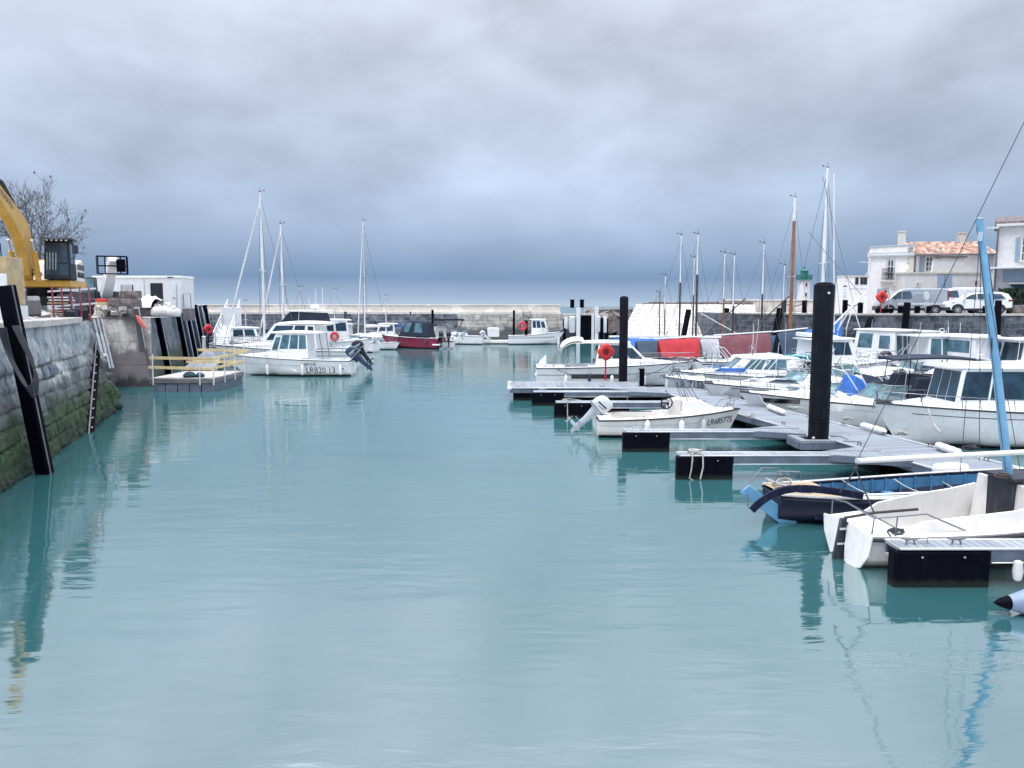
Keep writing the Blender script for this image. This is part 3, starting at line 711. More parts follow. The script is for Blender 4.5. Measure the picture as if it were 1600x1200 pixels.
def finger(u0, u1, vw, desc, xr=None, flts=(), gus=True):
    """narrow finger pontoon: big black float at its outer end, girder deck back to the walkway"""
    p0 = gp(u0, vw); Y = p0.y; x0 = p0.x; x1 = xat(u1, Y, 0.1)
    xe = XL(Y)-0.03 if xr is None else xr
    r = thing('finger_pontoon', (x0, Y, 0), 0, desc, 'pontoon', 'finger pontoons with black end floats')
    w = x1-x0; L = xe-x0; dpt = 0.52
    m = MB(); m.box(w/2, .10, 0.16, w, 0.26, 0.86); m.box(w*.62, dpt*.6, 0.13, w*.72, dpt*.6, 0.78); m.build('end_float', FLO, r, bevel=0.04, seg=2)
    for fx in (0.28, 0.72): m = MB(); m.tube([(w*fx, -0.045, 0.50), (w*fx, -0.01, 0.50)], 0.018, 8); m.build('bolt', ALU, r)
    m = MB(); m.box((L+w*0)/2+0.05, dpt/2, DZ+0.03, L-0.05, dpt-0.10, 0.05); m.build('deck', FDECK, r)
    for y in (0.02, dpt-0.02):
        m = MB(); xs = w+0.01 if y < 0.1 else 0.1
        m.box((xs+L)/2, y, DZ-0.07, L-xs, 0.06, 0.20, mi=1); m.box((L+0.08)/2, y, DZ+0.045, L-0.08, 0.09, 0.03); m.box((xs+L)/2, y-0.02, DZ-0.175, L-xs, 0.07, 0.02)
        m.build('girder', [ALU, GIR], r, bevel=0.006)
    for fx in flts:
        m = MB(); m.box(fx, dpt/2, 0.12, 0.9, dpt-0.1, 0.5); m.build('float', FLO, r, bevel=0.03)
    if gus:
        for sy, s in ((dpt, 1), (0.0, -1)):
            m = MB(); m.prism([(L-1.7, sy, DZ-0.10), (L, sy, DZ-0.10), (L-(0.25 if s > 0 else -.15), sy+s*0.75, DZ-0.10)], (0, 0, 0.16)); m.build('gusset', GIR, r)
            m = MB(); m.prism([(L-1.55, sy+s*0.02, DZ+0.062), (L-.03, sy+s*0.02, DZ+0.062), (L-(0.28 if s > 0 else -.10), sy+s*0.68, DZ+0.062)], (0, 0, 0.012)); m.build('gusset_deck', FDECK, r)
    m = MB(); m.tube([(w*0.22, dpt/2, DZ+0.05), (w*0.24, dpt/2, DZ+0.15), (w*0.42, dpt/2, DZ+0.15), (w*0.44, dpt/2, DZ+0.05)], 0.016, 6); m.build('hoop', ALU, r)
    return r
F0 = finger(1395, 1545, 917, 'nearest finger pontoon at the bottom right beside the cream sailing boat', xr=11.6, flts=(), gus=False)
F1 = finger(1057, 1145, 749, 'finger pontoon with rope hanging down its black end float', flts=())
F2 = finger(973, 1046, 706, 'finger pontoon alongside the small cream motor boat')
F3 = finger(866, 925, 653, 'finger pontoon just behind the outboard of the small cream motor boat', flts=(2.6,))
F4 = finger(831, 881, 634, 'finger pontoon next to the wide outer platform', flts=(2.2,))
# rope hung over F1's float
p = F1.location
def catenary(a, b_, sag, n=10):
    a = Vector(a); b_ = Vector(b_)
    return [a.lerp(b_, k/n) - Vector((0, 0, 4*sag*(k/n)*(1-k/n))) for k in range(n+1)]
m = MB()
x0 = p.x+0.42
m.tube([(x0, p.y+.3, DZ+.10), (x0-.02, p.y-.05, DZ+.09), (x0-.05, p.y-.07, .3), (x0-.1, p.y-.08, 0.05), (x0+.02, p.y-.09, -0.03)], 0.020, 6)
m.tube([(x0+.2, p.y+.3, DZ+.10), (x0+.24, p.y-.05, DZ+.09), (x0+.25, p.y-.07, .35), (x0+.18, p.y-.08, 0.02)], 0.020, 6)
pts = [(x0+.1+.17*math.cos(a_*1.3), p.y+.22+.1*math.sin(a_*1.7), DZ+.12+.05*math.sin(a_)) for a_ in [k*0.5 for k in range(40)]]
m.tube(pts, 0.018, 5)
tag(m.build('mooring_rope', ROP), 'pale rope knotted on a finger pontoon and trailing down its black float', 'rope')
m = MB(); q = F3.location
m.tube([(q.x+.5, q.y+.3, DZ+.16), (q.x+.52, q.y-.05, DZ+.10), (q.x+.53, q.y-.07, .25), (q.x+.53, q.y-.08, -.05)], 0.02, 6); m.tube([(q.x+.3, q.y+.25, DZ+.1), (q.x+.6, q.y+.2, DZ+.18), (q.x+1.1, q.y+.25, DZ+.1)], 0.02, 6)
tag(m.build('mooring_rope', ROP), 'short rope hanging over the float behind the tilted outboard', 'rope')

# wide outer platform
T0 = gp(797, 626); 
tp = thing('outer_platform', (T0.x, T0.y, 0), 0, 'wide wooden platform at the outer end of the pontoon, carrying a red life ring stand', 'pontoon')
TL = XL(38.4)+0.4 - T0.x; TD = 2.7
m = MB(); m.box(TL/2, TD/2, DZ-0.02, TL-0.1, TD-0.1, 0.07); m.build('deck', FDECK, tp)
for y in (0, TD):
    m = MB(); m.box(TL/2, y, DZ-0.1, TL, 0.08, 0.22, mi=1); m.box(TL/2, y, DZ+0.03, TL, 0.16, 0.05); m.build('edge_rail', [ALU, GIR], tp, bevel=0.01)
m = MB(); m.box(0, TD/2, DZ-0.1, 0.08, TD, 0.22); m.box(-0.05, TD/2, DZ+0.02, 0.16, TD+.1, 0.08)
m.build('edge_rail', ALU, tp, bevel=0.01)
m = MB(); m.tube([(-0.02, -0.05, DZ-0.02), (0.0, -0.05, DZ+0.08)], 0.12, 10); m.tube([(-0.02, TD, DZ-0.02), (0.0, TD, DZ+0.08)], 0.12, 10); m.build('corner_bumper', WC, tp)
for i in range(4):
    m = MB(); m.box(0.85+i*1.95, TD/2, 0.10, 1.4, TD-0.2, 0.74); m.build('float', FLO, tp, bevel=0.04)
for x_ in (0.4, 2.4, 4.4): cleat(x_, 0.15, DZ+0.03, tp)
m = MB(); m.prism([(TL-2.0, 0.0, DZ-0.02), (TL-0.1, -1.6, DZ-0.02), (TL+0.2, 0, DZ-0.02)], (0, 0, 0.05)); m.build('gusset_deck', FDECK, tp)

# guide piles
def pile(u0, u1, vtop, vbase, label, zb=DZ, hole=False):
    p = gp((u0+u1)/2, vbase, zb); t = (p-Vector((0,0,CAMZ))).dot(Vector((0, CT, -ST)))
    r_ = (u1-u0)/1200*t/2; Y = p.y+r_; q = dp((u0+u1)/2, vtop, Y)
    m = MB(); h = q.z
    prof = [(r_, -2.5), (r_, h-0.04), (r_*0.97, h), (r_*0.9, h+0.012)]
    m.lathe(prof, 28)
    o = m.build('guide_pile', PIL, loc=(p.x, Y, 0)); tag(o, label, 'pile', 'black guide piles'); 
    m = MB(); m.lathe([(r_*0.88, h+0.01), (r_*0.86, h+0.035), (r_*0.5, h+0.07), (0.01, h+0.08)], 24); m.build('cap', BLK, o)
    for k in range(2):
        m = MB(); m.torus((0, 0, zb+0.5+k*0.02), r_+0.003, 0.008, 'Z', 28, 6); m.build('weld_band', BLK, o) if k == 0 else None
    if hole:
        m = MB(); m.lathe([(0.035, -r_-0.012), (0.035, -r_+0.05)], 12, (0.02, 0, h-0.24), 'Y'); m.build('lifting_eye', WC, o)
    return o, Vector((p.x, Y, 0)), r_
P1_, pp1, pr1 = pile(1269, 1300, 445, 688, 'tall thick black guide pile rising through the pontoon in front of the moored boats', hole=True)
P2_, pp2, pr2 = pile(967.5, 981, 465, 597, 'slimmer black guide pile on the outer platform beside the red life ring')
m = MB(); q = gp(1003, 604, DZ); w_ = 0.25
m.box(0, 0, 0.45+DZ-0.3, w_, w_, 1.35); m.box(0, 0, DZ+0.85, w_+.03, w_+.03, 0.03)
o = m.build('mooring_post', BLK, loc=(q.x, q.y+.15, 0), bevel=0.012); tag(o, 'short square black post at the joint of platform and walkway', 'post')
m = MB(); m.box(-0.135, 0, DZ+0.42, 0.02, 0.2, 0.8); m.build('side_plate', ALU, o)
# guide frame round the near pile
fr = thing('pile_guide_frame', (pp1.x, pp1.y, 0), 0, 'metal edged deck frame around the foot of the tall black pile', 'pontoon frame')
m = MB(); W_, D_ = 1.75, 1.05
for y in (-D_/2, D_/2): m.box(0.15, y, DZ-0.12, W_, 0.09, 0.22)
for x in (-W_/2+0.15, W_/2+0.15): m.box(x, 0, DZ-0.12, 0.09, D_-.1, 0.22)
m.build('side_rail', GIR, fr, bevel=0.01)
m = MB()
for y in (-D_/2, D_/2): m.box(0.15, y+(0.1 if y < 0 else -.1), DZ+0.01, W_, 0.24, 0.04)
for x in (-W_/2+0.27, W_/2+0.03): m.box(x, 0, DZ+0.012, 0.24, D_-.44, 0.036)
m.build('deck', FDECK, fr, bevel=0.005)
m = MB()
for a_ in range(4):
    an = a_*math.pi/2+math.pi/4; m.tube([((pr1+.04)*math.cos(an)-.04*math.sin(an), (pr1+.04)*math.sin(an), DZ+0.06), ((pr1+.04)*math.cos(an)+.04*math.sin(an), (pr1+.04)*math.sin(an), DZ+0.06)], 0.035, 8)
m.build('roller', LG, fr)

def lifering_stand(loc, h, label, ringm=OR, pole=RA, rz=0):
    r = thing('life_ring_stand', loc, rz, label, 'life ring stand', 'red life ring stands')
    m = MB(); m.tube([(0, 0, 0), (0, 0, h)], 0.045, 10); m.lathe([(0.12, 0), (0.12, 0.02)], 12); m.build('pole', pole, r)
    c = h-0.42
    m = MB(); m.box(0, 0.0, c+.36, 0.34, 0.14, 0.16); m.box(0, 0.03, c, 0.22, 0.06, 0.6); m.build('bracket', ringm, r, bevel=0.03)
    m = MB(); n_ = 40; outl = []
    for k in range(n_):
        a_ = 2*math.pi*k/n_; rr_ = 0.41 + 0.035*math.cos(4*a_+math.pi/4*0) ; outl.append((rr_*math.cos(a_), rr_*1.06*math.sin(a_)))
    rings = [[Vector((x*f, y, c+z*f)) for x, z in outl] for y, f in ((0.03, .80), (0.0, .97), (-.10, 1.0), (-.17, .93), (-.21, .70), (-.205, .42), (-.15, .30), (-.14, .05))]
    m.loft(rings); m.build('ring_housing', ringm, r, angle=50)
    m = MB(); m.torus((0, -0.19, c), 0.19, 0.03, 'Y', 24, 6); m.build('life_ring', RA, r)
    m = MB(); m.torus((0, -0.19, c-0.03), 0.10, 0.02, 'Y', 14, 5); m.torus((0.02, -0.2, c), 0.07, 0.018, 'Y', 14, 5); m.build('coiled_line', RDK, r)
    return r
q = gp(946, 594, DZ)
lifering_stand((q.x, q.y, DZ), 1.93, 'red life ring stand on the outer pontoon platform beside the slim pile')
# ================================================================== BOAT BUILDER
class Hull:
    """half-breadths and sheer of a boat, bow towards +x; origin amidships on the waterline"""
    def __init__(s, L, B, F, bowF, rake=0.7, stern=0.88, full=2.3, keel=-0.30, bowk=0.15, chine=0.12, flare=0.82, curve=1.8, sag=0.0):
        s.L, s.B, s.F, s.bowF, s.rake, s.stern, s.full, s.keel, s.bowk, s.chine, s.flare, s.curve, s.sag = L, B, F, bowF, rake, stern, full, keel, bowk, chine, flare, curve, sag
    def hb(s, t):
        if t < 0.45: return s.B/2*(s.stern + (1-s.stern)*math.sin(t/0.45*math.pi/2))
        return max(0.015, s.B/2*(1-((t-0.45)/0.55)**s.full))
    def sheer(s, t): return s.F + (s.bowF-s.F)*t**s.curve - s.sag*math.sin(math.pi*t)
    def sx(s, t, z): return -s.L/2 + t*(s.L-s.rake) + s.rake*t**3*max(-0.25, z/s.bowF)
    def ring(s, t):
        h = s.hb(t); zs = s.sheer(t); zk = s.keel + (s.bowk-s.keel)*t**5
        zc = min(zs*0.5, s.chine + 0.45*zs*t**3.2); yc = h*s.flare*(1-0.45*t**3)
        zm = zc+(zs-zc)*0.5; ym = yc+(h-yc)*0.62
        zb = max(zk+0.01, min(0.07, zc-0.02)); fb = max(0.0, min(1, (zb-zk)/max(1e-3, zc-zk)))
        return [(0, zk), (yc*(0.55*fb+.0 if fb < .5 else fb**.7)*.98, zb), (yc, zc), (ym, zm), (h, zs)]
    def tz(s, x, z):
        lo, hi = 0.0, 1.0
        for _ in range(24):
            m = (lo+hi)/2
            if s.sx(m, z) < x: lo = m
            else: hi = m
        return lo
    def y(s, x, z):
        r = s.ring(s.tz(x, z))
        for (y0, z0), (y1, z1) in zip(r[:-1], r[1:]):
            if z <= z1: return y0 + (y1-y0)*max(0, min(1, (z-z0)/max(1e-6, z1-z0)))
        return r[-1][0]
    def mesh(s, name, mats, parent, n=22, transom=True):
        b = MB(); ts = [(i/n)**0.9 for i in range(n+1)]; rings = []
        for t in ts:
            r = s.ring(t)
            half = [Vector((s.sx(t, z), y, z)) for y, z in r]
            rings.append([Vector((p.x, -p.y, p.z)) for p in half[::-1]] + half[1:])
        w = len(rings[0])
        vs = [p for r in rings for p in r]; nv = len(vs)
        base = len(b.v); b.v.extend([tuple(b.T @ p) for p in vs])
        for i in range(n):
            for k in range(w-1):
                mi = 1 if k in (3, 4) else 0
                b.f.append((i*w+k, i*w+k+1, (i+1)*w+k+1, (i+1)*w+k)); b.m.append(mi)
        if transom: b.f.append(tuple(range(w))); b.m.append(0)
        b.f.append(tuple(n*w+k for k in range(w))[::-1]); b.m.append(0)
        return b.build(name, mats, parent, angle=28)
    def rail_path(s, t0, t1, side, dz=0.0, out=0.0, n=20):
        return [Vector((s.sx(t, s.sheer(t)+dz), side*(s.hb(t)+out), s.sheer(t)+dz)) for t in [t0+(t1-t0)*k/n for k in range(n+1)]]
    def stripe(s, x0, x1, z0, z1, side, out=0.006, n=16, dz=None):
        rows = []
        for z in (z0, z1):
            rows.append([])
            for k in range(n+1):
                x = x0+(x1-x0)*k/n; zz = z + (dz(k/n) if dz else 0)
                rows[-1].append(Vector((x, side*(s.y(x, zz)+out), zz)))
        return rows

def deckmesh(h, tc, well, parent, m, mw, cb=0.0, sw=0.20, camber=0.06, name='deck', n=20):
    """side decks and foredeck at the sheer, with an open cockpit well aft of tc"""
    b = MB(); ts = sorted(set([i/n for i in range(n+1)] + [tc, tc+0.001, cb, cb+0.001])); ts = [t for t in ts if 0 <= t <= 0.995]
    rings = []
    for t in ts:
        zs = h.sheer(t)+0.004; hb = h.hb(t)-0.005; x = h.sx(t, zs); wi = max(0.01, hb-sw); open_ = cb < t <= tc+0.0005 and well > 0
        zf = zs-well if open_ else zs+0.02+camber*min(1, hb)*0.5; zc = zs-well if open_ else zs+0.02+camber*min(1, hb)
        wf = wi*0.96 if open_ else wi*0.6
        rings.append([Vector((x, -hb, zs)), Vector((x, -wi, zs+0.02)), Vector((x, -wf, zf)), Vector((x, 0, zc)), Vector((x, wf, zf)), Vector((x, wi, zs+0.02)), Vector((x, hb, zs))])
    w = 7; b.v = [tuple(p) for r in rings for p in r]
    for i in range(len(rings)-1):
        for k in range(w-1):
            open_ = cb < (ts[i]+ts[i+1])/2 < tc and well > 0
            b.f.append((i*w+k, i*w+k+1, (i+1)*w+k+1, (i+1)*w+k)); b.m.append(1 if open_ and k in (2, 3) else 0)
    return b.build(name, [m, mw], parent, angle=30)

def trunk(h, t0, t1, H, wf, parent, m, zb=None, name='coachroof', sl0=0.10, sl1=0.35, n=12, flat=0.72):
    """low rounded superstructure between stations t0 and t1"""
    b = MB(); rings = []
    for k in range(n+1):
        u = k/n; t = t0+(t1-t0)*u; zs = h.sheer(t)+0.01; w = max(0.03, min(h.hb(t)-0.12, h.B/2*wf*(1-0.35*u**2)))
        e = min(1, (u+0.001)/sl0) if sl0 > 0 else 1; f = min(1, (1-u+0.001)/sl1) if sl1 > 0 else 1
        hh = max(0.02, H*math.sin(min(e, 1)*math.pi/2)*math.sin(f*math.pi/2)); x = h.sx(t, zs)
        rings.append([Vector((x, y*w, zs-0.03+z*hh)) for y, z in ((-1, 0), (-0.97, 0.6), (-flat-0.1, 0.93), (-flat*0.5, 1.02), (0, 1.05), (flat*0.5, 1.02), (flat+0.1, 0.93), (0.97, 0.6), (1, 0))])
    b.loft(rings, close=False, cap=True)
    return b.build(name, m, parent, angle=40)

def pulpit(h, t0, t1, hh, parent, r=0.013, sides=(-1, 1), name='guard_rail', m=None, mid=True, inset=0.06, npost=4, front=True):
    m = m or ST_
    b = MB(); P = {}
    for s in (-1, 1):
        pts = []
        for k in range(11):
            t = t0+(t1-t0)*k/10; zs = h.sheer(t); y = max(0.03, h.hb(t)-inset); up = hh*min(1, 0.25+k*0.5) if k < 2 else hh
            pts.append(Vector((h.sx(t, zs)-0.03*0, s*y, zs+up)))
        P[s] = pts
    ring = P[-1] + ([Vector((P[1][-1].x+0.12, 0, P[1][-1].z+0.02))] if front else [])
    b.tube(ring + P[1][::-1], r, 6) if front else [b.tube(P[s], r, 6) for s in (-1, 1)]
    for s in (-1, 1):
        if mid: b.tube([p - Vector((0, 0, hh*0.5)) for p in P[s][2:]], r*0.8, 5)
        for k in range(npost):
            i = 2+int(k*8/(npost-1)); p = P[s][i]; t = t0+(t1-t0)*i/10
            b.tube([p, Vector((p.x-0.05, p.y, h.sheer(t)))], r, 6)
    return b.build(name, m, parent)

def outboard(parent, x, z, m, tilt=0.0, y=0.0, s=1.0, name='outboard_motor', metal=None, rz=0.0):
    """clamp bracket at (x, z) on the transom; the motor hangs aft (-x); tilt lifts the propeller"""
    e = bpy.data.objects.new(name, None); C.objects.link(e); e.parent = parent; e.empty_display_size = 0.2
    e.location = (x, y, z); e.rotation_euler = (0, tilt, rz); e.scale = (s, s, s)
    b = MB(); rings = []
    for zz, lx, wy, ox in ((0.10, .20, .13, -.20), (0.16, .27, .17, -.21), (0.34, .29, .18, -.20), (0.50, .27, .17, -.18), (0.60, .22, .14, -.15), (0.64, .12, .08, -.13)):
        rings.append([Vector((ox+lx*math.copysign(abs(math.cos(a))**0.5, math.cos(a)), wy*math.copysign(abs(math.sin(a))**0.5, math.sin(a)), zz)) for a in [2*math.pi*k/16 for k in range(16)]])
    b.loft(rings); cw_ = b.build('cowl', m, e, angle=50)
    b = MB()
    for s_ in (-1, 1): b.box(-.20, s_*.172, .36, .34, .02, .05, 0, -.12); b.box(-.16, s_*.172, .28, .22, .02, .02, 0, -.12)
    b.box(-.20, 0, .15, .60, .37, .018); b.build('decal', TXN if m in (LG, OBG) else GY, cw_)
    b = MB(); rings = []
    for zz, lx, wy, ox in ((0.10, .17, .11, -.19), (-0.05, .15, .09, -.18), (-0.35, .11, .05, -.17), (-0.72, .10, .03, -.17)):
        rings.append([Vector((ox+lx*math.cos(a), wy*math.sin(a), zz)) for a in [2*math.pi*k/12 for k in range(12)]])
    b.loft(rings); b.box(-.22, 0, -.52, .42, .20, .015); b.box(-0.02, 0, 0.0, 0.16, 0.20, 0.30)
    b.lathe([(0.02, -.42), (0.055, -.38), (0.06, -.15), (0.045, 0.0), (0.01, 0.06)], 12, (-.05, 0, -.72), 'X')
    b.prism([(-.28, -.012, -.72), (-.08, -.012, -.72), (-.12, -.012, -.95), (-.20, -.012, -.95)], (0, .024, 0))
    b.build('gearcase', metal or m, e, angle=40)
    b = MB(); b.lathe([(0.045, -.52), (0.045, -.44)], 10, (-.05, 0, -.72), 'X')
    for k in range(3):
        a = k*2*math.pi/3; c, si = math.cos(a), math.sin(a)
        b.add([(-.51, .03*c-.02*si, -.72+.03*si+.02*c), (-.55, .15*c-.06*si, -.72+.15*si+.06*c), (-.53, .16*c+.04*si, -.72+.16*si-.04*c), (-.50, .03*c+.03*si, -.72+.03*si-.03*c),
               (-.50, .03*c-.02*si, -.72+.03*si+.02*c), (-.54, .15*c-.06*si, -.72+.15*si+.06*c), (-.52, .16*c+.04*si, -.72+.16*si-.04*c), (-.49, .03*c+.03*si, -.72+.03*si-.03*c)],
              [(0,1,2,3), (7,6,5,4), (0,4,5,1), (1,5,6,2), (2,6,7,3), (3,7,4,0)])
    b.build('propeller', ALU, e)
    return e

def fenders(h, xs, side, parent, z=0.35, L=0.5, r=0.085, m=None):
    for x in xs:
        t = h.tz(x, z); zt = h.sheer(t); y = side*(h.hb(t)+r*0.8)
        b = MB(); b.lathe([(0.02, z-L/2-0.03), (r*0.7, z-L/2+0.02), (r, z-L/2+0.08), (r, z+L/2-0.08), (r*0.7, z+L/2-0.02), (0.025, z+L/2+0.03)], 12, (x, y, 0))
        f = b.build('fender', m or WC, parent)
        b = MB(); b.tube([(x, y, z+L/2), (x, side*(h.hb(t)), zt+0.03), (x, side*(h.hb(t)-0.15), zt+0.05)], 0.012, 5); b.build('lanyard', ROP, f)

def house(parent, x0, x1, z0, z1, wb, wt, rf, rr, m, name='wheelhouse', front=0.8, side_w=((0.08, 0.92, 0.45, 0.9),), front_w=((0.06, 0.94, 0.45, 0.9),), rear_w=(), roof=(0.25, 0.2), glass=None, roofm=None, frames=True, roofth=0.07, bev=0.03):
    """wheelhouse: rear wall at x0, front at x1; rf/rr = how far the roof edge rakes in at front/rear; side windows in fractions"""
    glass = glass or GL
    nb = wb*front; nt = wt*front
    p = [Vector((x0, -wb, z0)), Vector((x1, -nb, z0)), Vector((x1, nb, z0)), Vector((x0, wb, z0)),
         Vector((x0+rr, -wt, z1)), Vector((x1-rf, -nt, z1)), Vector((x1-rf, nt, z1)), Vector((x0+rr, wt, z1))]
    b = MB(); b.hexa(p); o = b.build(name, m, parent, bevel=bev, seg=2)
    quads = {'r': [p[0], p[1], p[5], p[4]], 'l': [p[2], p[3], p[7], p[6]], 'f': [p[1], p[2], p[6], p[5]], 'a': [p[3], p[0], p[4], p[7]]}
    for key, ws in (('r', side_w), ('l', [(1-b_, 1-a_, c_, d_) for a_, b_, c_, d_ in side_w]), ('f', front_w), ('a', rear_w)):
        for (a_, b_, c_, d_) in ws:
            q = MB(); q.panel(quads[key], a_, b_, c_, d_, 0.012, 0.03); q.build('window', glass, o, bevel=0.008)
    if roof:
        of, orr = roof; xa, xb = x0+rr-orr, x1-rf+of; q = MB(); rings = []
        for k in range(9):
            u = k/8; x = xa+(xb-xa)*u; w = (wt+0.07)*(1-(1-front*0.9)*u**2.5); th = roofth*math.sin(math.pi*(0.12+0.76*u))
            rings.append([Vector((x, y*w, z1+zz)) for y, zz in ((-1, 0), (-1.0, 0.035), (-.8, .035+th*.7), (0, .035+th), (.8, .035+th*.7), (1.0, .035), (1, 0))])
        q.loft(rings); q.build('roof', roofm or m, o, angle=50)
    return o

def windscreen(parent, x, z, w, H, rake, glass=None, side=0.7, m=None, wrap=0.55):
    """raked, wrapped frame-and-glass screen: base arc centred at x, top leans aft by rake"""
    e = MB(); g = MB(); base = []; top = []
    prof = [(-w, -side), (-w*0.92, -side*0.45), (-w*wrap, -0.06), (0, 0.0), (w*wrap, -0.06), (w*0.92, -side*0.45), (w, -side)]
    for y, dx in prof: base.append(Vector((x+dx, y, z))); top.append(Vector((x+dx*0.9-rake, y*0.86, z+H)))
    for i in range(6): g.hexa([base[i], base[i+1], base[i+1]+Vector((-.012, 0, 0)), base[i]+Vector((-.012, 0, 0)), top[i], top[i+1], top[i+1]+Vector((-.012, 0, 0)), top[i]+Vector((-.012, 0, 0))])
    go = g.build('windscreen', glass or GLC, parent, smooth=False)
    e.tube(top, 0.018, 6); e.tube(base, 0.016, 6)
    for i in (0, 2, 4, 6): e.tube([base[i], top[i]], 0.016, 6)
    e.build('frame', m or ST_, go)
    return go

def bimini(parent, x0, x1, z, w, m, arch=0.12, r=0.016, legs=True, hz=1.3, drop=0.04):
    b = MB(); rings = []
    for k in range(7):
        u = k/6; x = x0+(x1-x0)*u; dz = -0.10*(2*u-1)**2
        rings.append([Vector((x, math.cos(a)*w, z+dz+math.sin(a)*arch)) for a in [math.pi*j/10 for j in range(11)]])
    low = [[p-Vector((0, 0, drop)) for p in r_] for r_ in rings]
    b.loft(rings, close=False, cap=False); b.loft(low, close=False, cap=False)
    for r_, l_ in ((rings[0], low[0]), (rings[-1], low[-1])): b.loft([r_, l_], close=False, cap=False)
    o = b.build('canopy', m, parent, angle=50)
    if legs:
        f = MB(); xm = (x0+x1)/2
        for s in (-1, 1):
            for xe in (x0+0.05, x1-0.05): f.tube([(xe, s*w, z-0.08), (xm, s*(w+0.02), z-hz)], r, 6)
            f.tube([(xm, s*w, z), (xm, s*(w+.02), z-hz)], r, 6)
        f.build('canopy_frame', ST_, o)
    return o

def rig(parent, x, z0, H, m, r=0.06, h=None, spread=1, boom=None, cover=None, mtop=None, wire=0.011, stay=True, fore=None, aft=None, furl=False, boomz=1.0, foot=None, topfrac=0.25, beam=1.0):
    b = MB(); zs = z0+H
    if mtop: b.tube([(x, 0, z0), (x, 0, z0+H*(1-topfrac))], [r, r*0.85], 10); b2 = MB(); b2.tube([(x, 0, z0+H*(1-topfrac)), (x, 0, zs)], [r*0.85, r*0.5], 10)
    else: b.tube([(x, 0, z0), (x, 0, z0+H*.6), (x, 0, zs)], [r, r*0.95, r*0.62], 10)
    o = b.build('mast', m, parent)
    if mtop: b2.build('topmast', mtop, o)
    b = MB(); b.tube([(x, 0, zs), (x+.03, 0, zs+.35)], 0.012, 5); b.box(x+.02, 0, zs+.02, .16, .10, .05); b.tube([(x, 0, zs+.05), (x-.28, 0, zs+.10)], 0.012, 5); b.box(x-.3, 0, zs+.12, .10, .015, .08)
    b.build('masthead_fittings', DSP, o)
    if spread:
        b = MB()
        for k in range(spread):
            zz = z0+H*(0.5 if spread == 1 else 0.36+0.28*k); b.tube([(x, -beam*.62, zz+.04), (x, 0, zz), (x, beam*.62, zz+.04)], 0.022, 6)
        b.build('spreader', m if m is not WDK else WM, o)
    if stay:
        b = MB(); fx = fore if fore is not None else x+1.6; ax = aft if aft is not None else x-2.6
        zt = z0+H*0.97
        b.tube([(x, 0, zt), (ax, 0, z0)], wire, 4)
        if not furl: b.tube([(x, 0, zt), (fx, 0, z0)], wire, 4)
        for s in (-1, 1):
            pts = [(x-.1, s*beam, z0-0.1)] + ([(x, s*beam*.62, z0+H*.5)] if spread == 1 else []) + [(x, 0, z0+H*.93)]
            b.tube(pts, wire, 4); b.tube([(x+.1, s*beam*.9, z0-.1), (x, 0, z0+H*.55)], wire, 4)
        b.build('rigging', SHR, o)
        if furl:
            b = MB(); b.tube([(x+.05, 0, z0+H*.93), ((x+fx)/2+.02, 0, z0+H*.48), (fx, 0, z0+.25)], [0.03, 0.065, 0.055], 8); b.build('furled_sail', WC, o)
    if boom:
        zb = z0+boomz; b = MB(); b.tube([(x-.05, 0, zb), (x-boom, 0, zb+.05)], r*0.7, 8); bo = b.build('boom', m, o)
        if cover:
            b = MB(); rings = []
            for k in range(9):
                u = k/8; xx = x-0.1-(boom-.15)*u; rr_ = 0.17*(1-0.45*u)
                rings.append([Vector((xx, math.sin(a)*rr_*0.7, zb+.06+math.cos(a)*rr_*(1.15 if math.cos(a) > 0 else .9) - .02*math.sin(k*2.1))) for a in [2*math.pi*j/10 for j in range(10)]])
            b.loft(rings); b.build('sail_cover', cover, bo, angle=60)
    return o

